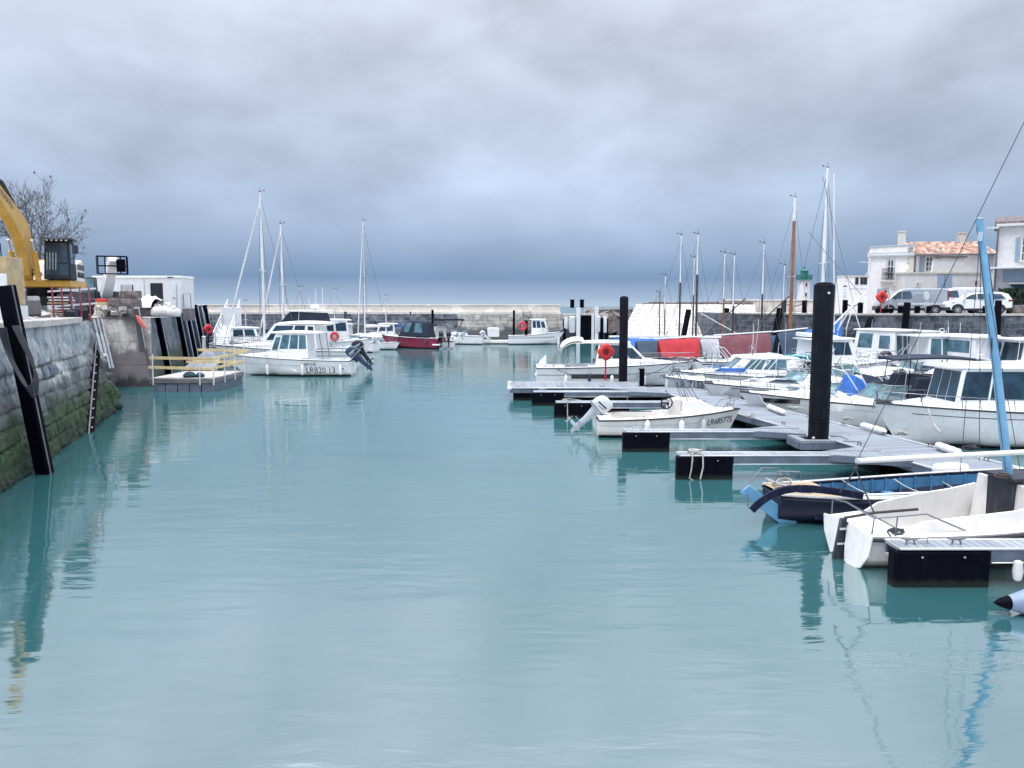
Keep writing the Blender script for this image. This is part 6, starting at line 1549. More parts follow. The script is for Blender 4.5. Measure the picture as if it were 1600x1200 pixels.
b = MB(); b.tube([(.9, -1.4, 1.4), (1.0, -1.42, 2.9), (.3, -1.42, 2.9), (.3, -1.4, 2.1)], .022, 6); b.tube([(.65, -1.41, 2.9), (.65, -1.4, 2.1)], .02, 6); b.tube([(.9, -1.4, 2.6), (.3, -1.4, 2.6)], .016, 6); b.build('hand_rail', BLK, ex)
# --- spare bucket on the ground
bk_ = thing('digger_bucket', (xat(36, 29, 4.2), 29, QZ), R(-60), 'worn grey steel digger bucket standing on the quay in front of the excavator tracks', 'bucket')
b = MB(); rings = []
prof = [(-.5, 0.1), (-.3, 0.0), (.3, 0.0), (.55, .35), (.5, .85), (.35, .98)]
for i, (x, z) in enumerate(prof): rings.append([P(x, -.55, z), P(x, .55, z), P(x*.92, .55, z+.04), P(x*.92, -.55, z+.04)])
b.loft(rings)
for s in (-1, 1): b.prism([P(x, s*.55, z) for x, z in prof] + [P(-.30, s*.55, .75)], (0, s*.03, 0))
b.build('shell', GST, bk_, bevel=.01)
b = MB()
for k in range(5): b.box(-.55, -.44+k*.22, .10, .22, .09, .05, 0, .1)
b.build('teeth', DMT, bk_)
b = MB()
for y in (-.15, .15): b.prism([P(.1, y-.02, .95), P(.5, y-.02, .9), P(.35, y-.02, 1.22), P(.15, y-.02, 1.2)], (0, .04, 0))
b.build('ears', DMT, bk_)

# --- shuttering panels at the left edge of the picture
b = MB(); o_ = dp(16, 480, 25.5); o_.z = QZ; b.box(0, 0, .78, .42, .9, 1.55); b.box(.23, 0, .78, .03, .9, 1.55); o = b.build('formwork_panel', TN, loc=o_+P(0, 0, .68), bevel=.01); tag(o, 'worn tan plywood shuttering box standing on a white block at the left edge', 'formwork')
b = MB(); b.box(.05, 0, .33, .42, 1.0, .66); tag(b.build('white_block', WST, loc=o_+P(.08, -.1, 0), bevel=.01), 'white painted block carrying the plywood shuttering', 'block')
b = MB(); b.box(0, 0, .7, .5, .06, 1.9); o2 = dp(0, 470, 24.2); tag(b.build('white_board', WST, loc=(o2.x, o2.y, QZ), bevel=.006), 'upright white board at the very left edge behind the leaning black post', 'board')

# --- leaning fender posts on the near wall, with hoses
a, c = dp(9, 446, 20.0), gp(70, 740, 0)
c = c-(a-c)*.08
b = MB(); mid = c; b.bar(P(0, 0, 0), a-c, .36, .30); o = b.build('fender_post', BLK, loc=c, bevel=.02); tag(o, 'thick black timber fender leaning on the near wall with hoses looped on it', 'fender post', 'black fender posts on the left quay')
b = MB(); b.bar(P(.20, -.06, 0), a-c+P(.20, -.06, 0), .015, .05); b.build('wear_strip', GST, o)
b = MB(); Y = 19.6
for k in range(5):
    pts = [dp(-3+k*3, 512, Y-.05*k), dp(8+k*3, 545+k*4, Y-.1), dp(22+k*4, 575+k*5, Y-.25), dp(37+k*3.5, 600+k*5, Y-.38), dp(46+k*3, 604+k*2, Y-.40), dp(54+k*1.2, 590, Y-.35), dp(52-k, 565, Y-.25), dp(38-k*2, 530, Y-.1), dp(26-k*2, 505, Y)]
    fine = []
    for i in range(len(pts)-1):
        p0, p1, p2, p3 = pts[max(i-1, 0)], pts[i], pts[i+1], pts[min(i+2, len(pts)-1)]
        for j in range(4):
            t = j/4; fine.append(.5*((2*p1)+(p2-p0)*t+(2*p0-5*p1+4*p2-p3)*t*t+(3*p1-p0-3*p2+p3)*t**3))
    b.tube(fine, .026, 6)
tag(b.build('looped_hose', RDK), 'dark hoses hanging in loops from the leaning black post', 'hose')
# ladder set in the near wall
la = thing('wall_ladder', qo, qa, 'black wall ladder with pale rungs down the near quay wall', 'ladder')
zt, zb_ = 3.75, -.2; xt, xb = wall_local(98, 508, 3.7), wall_local(143, 675, 0.0); xl = (xt+xb)/2
def W_(z, out): return onwall(xl+(xt-xb)*(z/3.75-.5), z, out)
b = MB(); b.bar(W_(zb_, .02), W_(zt, .02), .42, .10); b.build('recess_plate', BLK, la)
for sx_ in (-.21, .21): b = MB(); b.bar(W_(zb_, .10)+P(sx_, 0, 0), W_(zt, .10)+P(sx_, 0, 0), .05, .07); b.build('side_rail', GST, la)
for k in range(13):
    z = .15+k*.29; b = MB(); p_ = W_(z, .13); b.tube([p_-P(.2, 0, 0), p_+P(.2, 0, 0)], .022, 6); b.build('rung', WM, la)
# shuttering hung on the broken end of the near wall
fw = thing('wall_formwork', qo, qa, 'pale shuttering boards and steel studs fixed to the broken end of the near wall', 'formwork')
for i, (dx, z_, w_, hh) in enumerate(((-2.5, 3.05, .5, .8), (-1.9, 2.9, .55, .9), (-1.25, 3.0, .5, .8), (-1.25, 2.25, .5, .65))):
    b = MB(); p_ = onwall(L1+dx, z_, .34); b.box(p_.x, p_.y, z_, w_, .04, hh, 0, 0, -.17); b.build('board', WST, fw, bevel=.005)
for i in range(6):
    b = MB(); x = L1-2.85+i*.38; p0, p1 = onwall(x, 1.9 if i > 3 else 2.6, .38), onwall(x, 4.0, .38); b.bar(p0, p1, .045, .045); b.build('stud', LG if i % 2 else GST, fw)
b = MB(); 
for i in range(7): b.box(L1-2.9+i*.36, 1.0+random.uniform(-.2, .3), QZ+.28, .10, .3, random.uniform(.3, .55), random.uniform(-.5, .5), random.uniform(-.3, .3))
b.build('starter_bars', DMT, fw)

# --- red and white barrier, plank stack, blocks, bags
X0, X1 = dp(85, 500, 30.8), dp(142, 500, 31.4)
br_ = thing('site_barrier', (X0.x, X0.y, QZ), math.atan2(X1.y-X0.y, X1.x-X0.x), 'rusty red and white tubular barrier along the quay edge beside the stack of planks', 'barrier')
Lb = (X1-X0).length
for i in range(5): b = MB(); b.tube([(i*Lb/4, 0, 0), (i*Lb/4-.02, .03, 1.42)], .032 if i else .035, 6); b.build('post', RST, br_)
for z in (1.22, .62): b = MB(); b.bar(P(-.18, .04, z), P(Lb+.25, .04, z+.14), .05, .07); b.build('rail', WST, br_)
pl_ = thing('plank_stack', (xat(97, 32.6, 4.2), 32.6, QZ), R(8), 'stack of weathered grey planks between the bucket and the barrier', 'timber stack')
for k in range(9): b = MB(); b.box(random.uniform(-.03, .03), 0, .08+k*.115, .62+random.uniform(-.06, .06), 1.1, .06, random.uniform(-.03, .03)); b.build('plank', WO if k % 3 else TN, pl_, bevel=.006)
G3 = 'rough stone blocks stacked on the quay'
for i, (u0, u1, v0, v1, Y, lab) in enumerate(((174, 208, 481, 497, 43.4, 'rough dark stone block, lowest of the pile by the white bags'), (170, 211, 466, 481, 43.5, 'long rough dark stone block in the middle of the stacked pile'), (188, 211, 454, 466, 43.6, 'small dark stone block on top of the stacked pile'))):
    a, c = dp(u0, v1, Y), dp(u1, v0, Y); b = MB(); w_, h_ = c.x-a.x, c.z-a.z; n = 7; rings = []
    for k in range(n+1):
        x = -w_/2+w_*k/n; ring = []
        for j in range(16):
            an = 2*PI*j/16; yy, zz = math.copysign(min(1, abs(math.cos(an))*1.35), math.cos(an)), math.copysign(min(1, abs(math.sin(an))*1.35), math.sin(an))
            q_ = P(x, yy*.42, zz*h_/2*.98); ring.append(q_*(1+.10*noise.noise(q_*2.5+P(i*5, 0, 0))))
        rings.append(ring)
    b.loft(rings); o = b.build('stone_block', DST, loc=((a.x+c.x)/2, Y+.35, (a.z+c.z)/2), angle=30); tag(o, lab, 'stone block', G3)
for i, (u, v, Y, s) in enumerate(((247, 482, 48.5, .42), (262, 480, 48.2, .46), (272, 484, 47.5, .36))):
    c = dp(u, v, Y); b = MB(); rings = []
    for k, (rr_, z) in enumerate(((.75, 0), (.95, .25), (.98, .9), (.85, 1.25), (.35, 1.4), (.5, 1.75))):
        rings.append([P(rr_*s*math.copysign(abs(math.cos(a))**.5, math.cos(a))*(1+.08*math.sin(a*3+i)), rr_*s*math.copysign(abs(math.sin(a))**.5, math.sin(a)), z*s*.95+(.03+.22*(k > 3))*s*math.sin(a*3+i)) for a in [2*PI*j/18 for j in range(18)]])
    b.loft(rings); o = b.build('bulk_bag', WC, loc=(c.x, Y, QZ), angle=50); tag(o, ['left white bulk bag on the quay edge in front of the site cabin', 'tall white bulk bag below the open cabin door', 'small white bulk bag beside the black fender at the cabin'][i], 'bulk bag', 'white bulk bags')
b = MB(); rings = []
for k in range(9):
    x = -.6+1.2*k/8; rings.append([P(x, y, .75*(1-abs(x)*.5)+.16*noise.noise(P(x*4, y*4, 1))+.08*math.sin(k*1.9+y*6)-.30*y*y) if abs(y) < .9 else P(x, y, 0) for y in (-1, -.8, -.4, 0, .4, .8, 1)])
b.loft(rings, close=False, cap=False); c = dp(232, 478, 49); o = b.build('tarpaulin', WC, loc=(c.x, 49, QZ+.55), angle=60); tag(o, 'crumpled white tarpaulin thrown over stored material behind the stone blocks', 'tarpaulin')
b = MB(); b.box(0, 0, .3, 1.3, 1.4, .6); o = b.build('pallet_load', DST, loc=(c.x, 49, QZ), bevel=.04); tag(o, 'dark load under the crumpled white tarpaulin', 'pallet load')
b = MB(); c = dp(160, 470, 44); b.box(0, 0, .5, .62, .4, .28); b.box(0, 0, .2, .5, .35, .4); o = b.build('fuel_can_box', LUM, loc=(c.x, 44, QZ+.25), bevel=.03); tag(o, 'small yellow box with a red top among the rubble left of the stone blocks', 'box')
b = MB(); b.box(0, 0, .72, .64, .42, .16); b.build('lid', OR, o, bevel=.02)
# rubble and stored stones
b = MB(); rr2 = random.Random(3)
for i in range(420):
    u = rr2.uniform(8, 232); Y = rr2.uniform(31.0, 34.5) if u < 150 else rr2.uniform(43.2, 46)
    if u < 60: Y = rr2.uniform(25.5, 33)
    x = xat(u, Y, 3.9)
    if x > A0.x+(Y-A0.y)*wd.x/wd.y-1.3: continue
    s = rr2.choice((.10, .14, .2, .28, .36)); b.box(x, Y, QZ+s*.3+rr2.uniform(0, .25)*(Y-25)/10, s*rr2.uniform(.8, 1.9), s, s*rr2.uniform(.5, 1), rr2.uniform(0, 3), rr2.uniform(-.4, .4), rr2.uniform(-.4, .4), mi=rr2.choice((0, 0, 1)))
o = b.build('rubble', [CON, DST], smooth=False); tag(o, 'loose broken stones and rubble spread over the left quay', kind='stuff')

# --- telehandler with work cage
tl = thing('telehandler', (xat(160, 52, 4.4), 52, QZ), R(-70), 'dark telehandler with a raised white boom and black lifting cage by the site cabin', 'telehandler')
b = MB(); b.box(0, 0, .85, 3.6, 1.5, .55); b.box(-1.3, 0, 1.3, 1.0, 1.7, .7); b.build('chassis', DMT, tl, bevel=.05)
b = MB(); b.hexa([P(-.5, -1.1, 1.0), P(.8, -1.1, 1.0), P(.8, -.25, 1.0), P(-.5, -.25, 1.0), P(-.4, -1.05, 2.55), P(.45, -1.05, 2.55), P(.45, -.3, 2.55), P(-.4, -.3, 2.55)]); cc = b.build('cab', DMT, tl, bevel=.05)
q_ = [P(.8, -1.1, 1.0), P(.8, -.25, 1.0), P(.45, -.3, 2.55), P(.45, -1.05, 2.55)]; b = MB(); b.panel(q_, .1, .9, .35, .92, .012, .03); b.build('window', GLB, cc)
for x in (-1.25, 1.3):
    for y in (-.95, .95):
        b = MB(); b.lathe([(.30, -.2), (.55, -.2), (.62, -.12), (.62, .12), (.55, .2), (.30, .2)], 20, (x, y, .62), 'Y'); w_ = b.build('wheel', TYR, tl); b = MB(); b.lathe([(.28, -.21), (.12, -.23), (.12, .23), (.28, .21)], 14, (x, y, .62), 'Y'); b.build('rim', WST, w_)
mi_ = (Matrix.Translation(tl.location) @ Matrix.Rotation(R(-70), 4, 'Z')).inverted()
ba, bt = mi_ @ dp(166, 458, 51.5), mi_ @ dp(177, 404, 50)
b = MB(); b.bar(ba, bt, .55, .55); b.bar(ba.lerp(bt, -.1), ba.lerp(bt, .5), .62, .62); b.build('boom', WST, tl, bevel=.03)
b = MB(); cx_, cy_, cz_ = bt
for dy in (-.85, -.45, .45, .85): b.tube([(cx_+.35, cy_+dy, cz_-1.0), (cx_+.35, cy_+dy, cz_+.1)], .04, 6)
for dz in (-1.0, -.5, .1): b.tube([(cx_+.35, cy_-.85, cz_+dz), (cx_+.35, cy_+.85, cz_+dz)], .035, 6); b.tube([(cx_+.9, cy_-.85, cz_+dz), (cx_+.9, cy_+.85, cz_+dz)], .035, 6)
for dy in (-.85, .85): b.tube([(cx_+.35, cy_+dy, cz_+.1), (cx_+.9, cy_+dy, cz_+.1)], .03, 6); b.tube([(cx_+.9, cy_+dy, cz_-1), (cx_+.9, cy_+dy, cz_+.1)], .03, 6)
b.box(cx_+.2, cy_+.45, cz_-.45, .3, .5, .8); b.build('lifting_cage', BLK, tl)

# --- site cabin
Yc = 58.0; xr_ = xat(283, Yc, 5.2); Lc = 6.6
sc_ = thing('site_cabin', (xr_-Lc, Yc, QZ+.1), 0, 'white site cabin container with an open door on the left quay', 'site cabin')
b = MB(); b.box(Lc/2, 1.22, 1.36, Lc, 2.44, 2.72); b.build('walls', WST, sc_, bevel=.06, seg=2)
b = MB(); b.box(Lc/2, 1.22, 2.68, Lc+.06, 2.5, .22); b.build('roof_rim', WC, sc_, bevel=.05, seg=2)
def cw(u): return xat(u, Yc, 5)-(xr_-Lc)
b = MB(); b.box((cw(236)+cw(256))/2, -.012, 1.20, cw(256)-cw(236), .04, 2.1); b.build('door_opening', DIN, sc_)
b = MB(); b.box((cw(256)+cw(276))/2, -.06, 1.20, cw(276)-cw(256), .05, 2.12); d_ = b.build('door', WST, sc_, bevel=.01); b = MB(); b.box(cw(273), -.10, 1.15, .16, .04, .05); b.build('handle', DMT, d_)
b = MB(); b.box((cw(190)+cw(209))/2, -.012, 1.75, cw(209)-cw(190), .04, .75); wd_ = b.build('window', GL, sc_); b = MB()
for k in range(9): b.box(cw(190)+.1+k*(cw(209)-cw(190)-.2)/8, -.045, 1.75, .05, .02, .75)
b.build('window_bars', WST, wd_)
b = MB(); b.box(cw(268), -.045, 2.69, .45, .03, .07); b.build('maker_plate', TXT, sc_)
b = MB(); b.box(cw(283)+.30, .6, -.1, .5, 1.0, .9); b.tube([(cw(283)+.1, .2, .4), (cw(283)+.1, .2, 1.45), (cw(283)+.62, .2, 1.45), (cw(283)+.66, .2, .35)], .03, 6); b.build('entry_step', GST, sc_)
b = MB(); b.box(cw(226), -.03, 1.5, .04, .04, 2.2); b.build('drain_pipe', LG, sc_)

# --- bare tree behind the excavator
tr = thing('bare_tree', (xat(66, 64, 6), 64, QZ), 0, 'leafless tree with a wide twiggy crown behind the excavator', 'tree')
rt_ = random.Random(11)
bt_ = MB(); bc_ = MB()
def branch(p, d, L, r_, lev):
    n = 4; pts = [p]; rr_ = [r_]; q_ = p.copy(); dd_ = d.copy()
    for k in range(n):
        dd_ = (dd_ + P(rt_.uniform(-1, 1), rt_.uniform(-1, 1), rt_.uniform(-.3, .7))*.20).normalized(); q_ = q_ + dd_*(L/n); pts.append(q_.copy()); rr_.append(r_*(1-.5*(k+1)/n))
    (bt_ if lev == 0 else bc_).tube(pts, rr_, 7 if lev < 2 else 4, cap=lev < 2)
    if lev >= 5:
        if rt_.random() < .03: bc_.lathe([(.01, -.10), (.09, 0), (.01, .10)], 5, pts[-1])
        return
    for k in range((6, 5, 4, 4, 3)[lev]):
        t = rt_.uniform(.35, 1.0) if lev else rt_.uniform(.55, 1.0)
        i = min(n-1, int(t*n)); o_ = pts[i].lerp(pts[i+1], t*n-i if t*n-i <= 1 else 1)
        a = rt_.uniform(0, 2*PI); sp = rt_.uniform(.45, .95); ax = dd_.orthogonal().normalized(); sd_ = (Matrix.Rotation(a, 3, dd_) @ ax)
        nd = (dd_*math.cos(sp)+sd_*math.sin(sp)+P(0, 0, .10)).normalized(); branch(o_, nd, L*rt_.uniform(.58, .80), max(.012, rr_[i]*.58), lev+1)
branch(P(0, 0, -.1), P(0, 0, 1), 3.6, .30, 0)
bt_.build('trunk', BRK, tr); bc_.build('crown', BRK, tr, smooth=False)
tr.scale = (0.98, 0.98, 1.30)

# --- corner of the second wall: steel post, orange line; fenders down the long wall
G4 = 'black fender posts on the left quay'
def wallY(u): return (A0.x-(A0.y)*wd.x/wd.y)*-1/((800-u)/1200+wd.x/wd.y)
for i, (u, hgt, w_, mm, lab) in enumerate(((257, 4.9, .45, BLK, 'first black fender of the long left wall, below the site cabin'), (287, 4.6, .42, BLK, 'black fender at the right end of the site cabin'), (294, 4.4, .36, SC, 'dark blue fender, second of the close row past the cabin'), (301, 4.6, .40, BLK, 'third black fender of the close row on the left wall'), (308, 4.4, .36, SC, 'dark blue fender left of the pale patch in the row'), (315, 4.6, .40, BLK, 'black fender right of the pale patch in the row'), (321, 4.5, .40, SC, 'dark blue fender just left of the white gangway'), (329, 4.6, .45, BLK, 'last black fender of the row beside the white gangway'))):
    Y = wallY(u); X = A0.x+(Y-A0.y)*wd.x/wd.y
    b = MB(); b.bar(P(.34, -.05, -.9), P(-.45-.14*(hgt-QZ), -.05, hgt), w_, .42, up=P(0, 1, 0)); o = b.build('fender_post', mm, loc=(X+.06, Y, 0), bevel=.02)
    tag(o, lab, 'fender post', G4)
    b = MB(); b.bar(P(.58, -.2, -.6), P(-.12-.14*(hgt-QZ), -.2, hgt-.1), .05, .05, up=P(0, 1, 0)); b.build('wear_strip', GY, o)
b = MB(); a, c = dp(213, 481, 42.0), gp(234, 606, -.2); b.bar(P(0, 0, 0), a-c, .30, .22); o = b.build('steel_post', GST, loc=c, bevel=.01); tag(o, 'grey steel post leaning on the corner of the second wall beside the orange strap', 'post')
b = MB(); b.bar(P(.17, -.1, 0), a-c+P(.17, -.1, 0), .04, .04); b.build('edge_strip', WST, o)
b = MB(); b.prism([dp(211, 492, 41.6), dp(217, 495, 41.6), dp(222, 503, 41.6), dp(229, 515, 41.6), dp(222, 512, 41.6), dp(215, 503, 41.6)], (0, .12, 0)); o = b.build('orange_buoy', mat('faded_orange_plastic', (.75, .16, .12), .5), bevel=.03); tag(o, 'faded orange slack float hanging at the corner of the second wall', 'float')

# --- gangway, left pontoon, posts and ring
ga, gb = dp(366, 486, 88), gp(346, 540, .9)
gw = thing('gangway', gb, math.atan2(ga.y-gb.y, ga.x-gb.x), 'pale metal gangway sloping down from the quay to the left pontoon', 'gangway')
Lg = math.hypot(ga.x-gb.x, ga.y-gb.y); gz = 3.1
b = MB(); b.bar(P(0, 0, 0), P(Lg, 0, gz), 1.3, .10); b.build('deck', LG, gw)
for s in (-1, 1):
    b = MB(); b.bar(P(0, s*.65, .1), P(Lg, s*.65, gz+.1), .08, .25); b.bar(P(0, s*.65, 1.2), P(Lg, s*.65, gz+1.2), .08, .10)
    for k in range(9):
        t = k/8; b.bar(P(Lg*t, s*.65, gz*t+.1), P(Lg*t, s*.65, gz*t+1.2), .07, .07)
        if k < 8: b.bar(P(Lg*t, s*.65, gz*t+.1), P(Lg*(t+.125), s*.65, gz*(t+.125)+1.2), .05, .05)
    b.build('side_truss', LG, gw)
b = MB(); c = dp(357, 500, 78); b.box(0, 0, 1.9, 2.1, .12, 3.9); o = b.build('gate_panel', WST, loc=(c.x-.1, 79, .5), bevel=.02); tag(o, 'pale metal panel at the foot of the gangway beside the last fender', 'gate panel')
lp = thing('pontoon_walkway', (xat(285, 47, .6), 47, 0), R(18), 'left floating pontoon behind the work raft, boats moored on its right side', 'pontoon')
b = MB(); b.box(.85, 14, DZ-.02, 1.6, 28, .06); b.build('deck', DECK, lp)
for x in (0, 1.7): b = MB(); b.box(x, 14, DZ-.08, .1, 28, .24); b.build('edge_rail', ALU, lp, bevel=.01)
for k in range(6): b = MB(); b.box(.85, 1+k*5, .1, 1.4, 1.6, .7); b.build('float', BLK, lp, bevel=.03)
b = MB(); c = gp(319, 545, DZ); b.tube([(0, 0, 0), (0, 0, 1.05)], .16, 12); b.lathe([(.19, 1.02), (.19, 1.12), (.1, 1.18), (.01, 1.19)], 12); o = b.build('service_pedestal', WST, loc=(c.x, c.y, DZ)); tag(o, 'white round service pedestal on the left pontoon', 'pedestal')
c = gp(326, 546, DZ); lifering_stand((c.x, c.y, DZ), 2.25, 'red life ring stand on the left pontoon against the dark quay wall', RA, BLK, R(40))

# --- work raft with lumber rails
q0, q1 = gp(239, 612), gp(333, 612)
rf = thing('work_raft', (q0.x, q0.y, 0), 0, 'floating work raft with yellow lumber guard rails moored at the left wall', 'work raft')
w_ = q1.x-q0.x; D_ = 4.6
b = MB()
for k in range(5): b.box(w_*(k+.5)/5, D_/2, .12, w_/5-.03, D_-.1, .62)
b.build('floats', GIR, rf, bevel=.03)
b = MB(); b.box(w_/2-.05, D_/2, .56, w_+.25, D_, .24); b.build('frame', GST, rf, bevel=.01)
b = MB(); b.box(w_/2-.05, D_/2, .70, w_+.1, D_-.2, .04); b.build('deck', CON, rf)
flat_text('110 KING', .16, lambda x, y: P(w_*.50+x, -.012, .50+y), 'frame_lettering', WST, rf, width=1.0) if False else None
rails = (((-.2, .05, 1.28), (w_+.25, .05, 1.20)), ((-.15, .07, 1.78), (w_+.35, .07, 1.72)), ((.6, D_-.1, 1.95), (w_+.4, D_-.1, 1.90)), ((-.1, D_-.1, 1.25), (w_, D_-.1, 1.25)), ((w_+.1, 0, 1.75), (w_+.1, D_, 1.8)), ((w_+.1, 0, 1.25), (w_+.1, D_, 1.25)))
for a, c in rails: b = MB(); b.bar(P(*a), P(*c), .05, .15); b.build('lumber_rail', LUM, rf, bevel=.008)
for (x, y, h_) in ((.05, -.03, 2.0), (w_*.79, -.03, 1.45), (.9, D_-.05, 2.5), (w_+.05, 0, 1.9), (w_+.08, 1.5, 2.1), (w_+.1, 3.0, 2.2), (w_+.1, D_-.1, 2.4)):
    b = MB(); b.tube([(x, y, .35), (x+.02, y, h_)], .035, 6); b.build('rail_post', LG, rf)
b = MB(); rr3 = random.Random(5)
for k in range(26): x, y = rr3.uniform(.3, w_-.3), rr3.uniform(.2, D_-.4); a = rr3.uniform(-.5, .5); L = rr3.uniform(.5, 1.5); b.bar(P(x-L/2*math.cos(a), y-L/2*math.sin(a), .75), P(x+L/2*math.cos(a), y+L/2*math.sin(a), .78), .06, .05, mi=rr3.choice((0, 1, 2)))
o = b.build('loose_timber', [RST, WO, TN]); tag(o, 'loose boards and rusty bars lying on the work raft', kind='stuff')
b = MB(); b.lathe([(.30, 0), (.34, .12), (.22, .26), (.05, .32)], 12, (0, 0, 0)); b.lathe([(.22, 0), (.26, .12), (.1, .24), (.02, .25)], 12, (.5, .1, 0)); o = b.build('net_bag', mat('dark_green_net', (.01, .05, .06), .8, bump=.8), loc=(q0.x+w_*.56, q0.y+.45, .72)); tag(o, 'dark green bundled net on the front edge of the work raft', 'net')

# ================================================================== BOATS ON THE LEFT
GL_ = 'boats moored on the left pontoon'
Yb = gp(440, 589).y
h = Hull(8.3, 2.7, 1.02, 1.38, rake=1.2, full=2.3, chine=.22, flare=.8, keel=-.35)
h.nofend = True
r = base_boat(bow_at(353, Yb+1.4, h, R(180)), PI, h, 'motor_cruiser', 'nearest white cruiser on the left, lettered LRB20 13, with a navy tilted outboard', 'motor cruiser', GL_, W, W, tc=.34, stripe=(.66, .70, GY), sw=.25)
hull_text(h, 'LRB20 13', .56, -1.35, .22, 1, r, width=1.85)
hull_text(h, 'ARVOR', .26, -1.25, .72, 1, r, width=.80, name='builder_name')
trunk(h, .42, .93, .40, .82, r, W, sl1=.75)
house(r, -1.5, 1.2, 1.15, 2.75, 1.05, .9, .55, .1, W, side_w=((.04, .24, .38, .93), (.27, .50, .38, .93), (.53, .76, .38, .93), (.80, .95, .32, .85)), front_w=((.04, .33, .3, .93), (.36, .64, .3, .93), (.67, .96, .3, .93)), roof=(.5, .9), roofth=.14, glass=GLB)
pulpit(h, .52, .99, .55, r, npost=5)
for s in (-1, 1): b = MB(); b.tube([(-2.4, s*.9, 1.1), (-2.2, s*.9, 2.75)], .025, 6); b.build('roof_post', ST_, r)
outboard(r, -4.3, 1.0, OB, R(48), s=1.35); fenders(h, (1.1, -1.2, -3.6), 1, r, z=.45, L=.6, r=.10)
b = MB(); b.lathe([(.05, .0), (.05, .02)], 10, (-3.7, h.y(-3.7, .5)+.01, .5), 'Y'); b.build('outlet', TXT, r)
b = MB(); b.tube(catenary((3.6, .5, 1.35), (5.0, -1.0, .8), .1), .018, 5); b.tube(catenary((3.6, -.4, 1.35), (5.2, -2.5, .8), .1), .018, 5); b.build('mooring_line', ROP, r)

h = Hull(10.2, 3.1, 1.35, 1.75, rake=1.5, full=2.3, chine=.25, flare=.8)
r = base_boat(bow_at(333, Yb+6.2, h, PI, 2.1), PI, h, 'motor_cruiser', 'bigger white hardtop cruiser directly behind the one lettered LRB20 13', 'motor cruiser', GL_, W, W, tc=.32, stripe=(1.0, 1.04, TXN))
trunk(h, .42, .93, .5, .82, r, W, sl1=.75)
house(r, -2.6, 1.8, 1.5, 3.25, 1.2, 1.0, 1.35, .2, W, side_w=((.03, .16, .25, .9), (.22, .46, .35, .93), (.50, .92, .35, .93)), front_w=((.04, .48, .05, .95), (.52, .96, .05, .95)), roof=(-.2, 1.3), roofth=.18)
pulpit(h, .45, .99, .55, r, npost=6)
outboard(r, -5.3, 1.2, OBK, R(35), s=1.3)
b = MB(); b.tube([(-1.2, .6, 3.4), (-1.3, .6, 4.6)], .015, 5); b.build('antenna', WM, r)

h = Hull(9.0, 3.0, 1.3, 1.6, rake=1.1)
r = base_boat(bow_at(372, Yb+11.5, h, PI, 2.0), PI, h, 'motor_cruiser', 'white cruiser with navy window screens on its raised bridge, third back from the left boats', 'motor cruiser', GL_, W, W, tc=.3)
house(r, -2.4, 1.8, 1.4, 3.0, 1.15, 1.0, 1.0, .2, W, roof=(.1, .6)); 
b = MB(); b.hexa([P(-2.6, -.95, 3.15), P(1.0, -.85, 3.15), P(1.0, .85, 3.15), P(-2.6, .95, 3.15), P(-2.4, -.9, 3.95), P(.2, -.75, 4.05), P(.2, .75, 4.05), P(-2.4, .9, 3.95)]); b.build('bridge_screen', NV, r, bevel=.05)
b = MB(); b.box(-1.1, 0, 4.12, 3.2, 1.8, .10); b.build('bridge_roof', W, r, bevel=.04)
b = MB(); b.lathe([(.34, 0), (.36, .15), (.25, .32), (.02, .36)], 16, (-1.6, 0, 4.3)); b.box(-1.6, 0, 4.22, .2, .2, .2); b.build('radar_dome', W, r)
pulpit(h, .5, .99, .6, r, npost=5)
for u, vt, Y, lab, L, fu, bo in ((413, 300, Yb+9, 'white yacht with the tallest left mast and a furled sail sloping to its bow', 10, 348, 3.4), (443, 350, Yb+14.5, 'white yacht with the second tall mast, right of the tallest left mast', 8.5, 402, 3.0)):
    h = Hull(L, 2.9, 1.1, 1.45, rake=1.0); X = xat(u, Y, 3)
    r = base_boat((X+L*.08, Y, 0), PI, h, 'sailing_yacht', lab, 'sailing boat', GL_, W, W, tc=.3, stripe=(.8, .86, TXN))
    trunk(h, .35, .85, .4, .65, r, W); H = dp(u, vt, Y).z-1.35
    rig(r, L*.08, 1.35, H, WM, .10, spread=1, boom=bo, cover=NV, furl=True, fore=L*.08+(X-xat(fu, Y, 3)), boomz=1.2, wire=.014, beam=1.3)
    pulpit(h, .02, .2, .6, r, npost=3, front=False); pulpit(h, .86, .99, .6, r, npost=2)
h = Hull(7.0, 2.7, 1.15, 1.5, rake=.7)
r = base_boat(stern_at(486, 70, h, 0) if False else (xat(522, 70, 2), 70, 0), R(20), h, 'fishing_boat', 'small white fishing boat with a red life ring on its wheelhouse and tall white poles', 'fishing boat', GL_, W, W, tc=.4)
ho = house(r, -1.0, 1.3, 1.3, 3.2, 1.05, 1.0, .2, .0, W, side_w=((.08, .40, .50, .9), (.48, .92, .50, .9)), rear_w=((.1, .42, .5, .9), (.55, .9, .05, .9)), roof=(.4, .5), roofth=.12)
b = MB(); b.torus((-.1, -1.12, 1.78), .30, .11, 'Y', 22, 8); b.build('life_ring', RA, r)
for x, z_ in ((-1.6, 6.0), (-1.0, 6.2), (-2.2, 5.2)): b = MB(); b.tube([(x, .3, 1.2), (x+.1, .3, z_)], [.05, .03], 6); b.build('pole', WM, r)
pulpit(h, .5, .99, .5, r, npost=3)
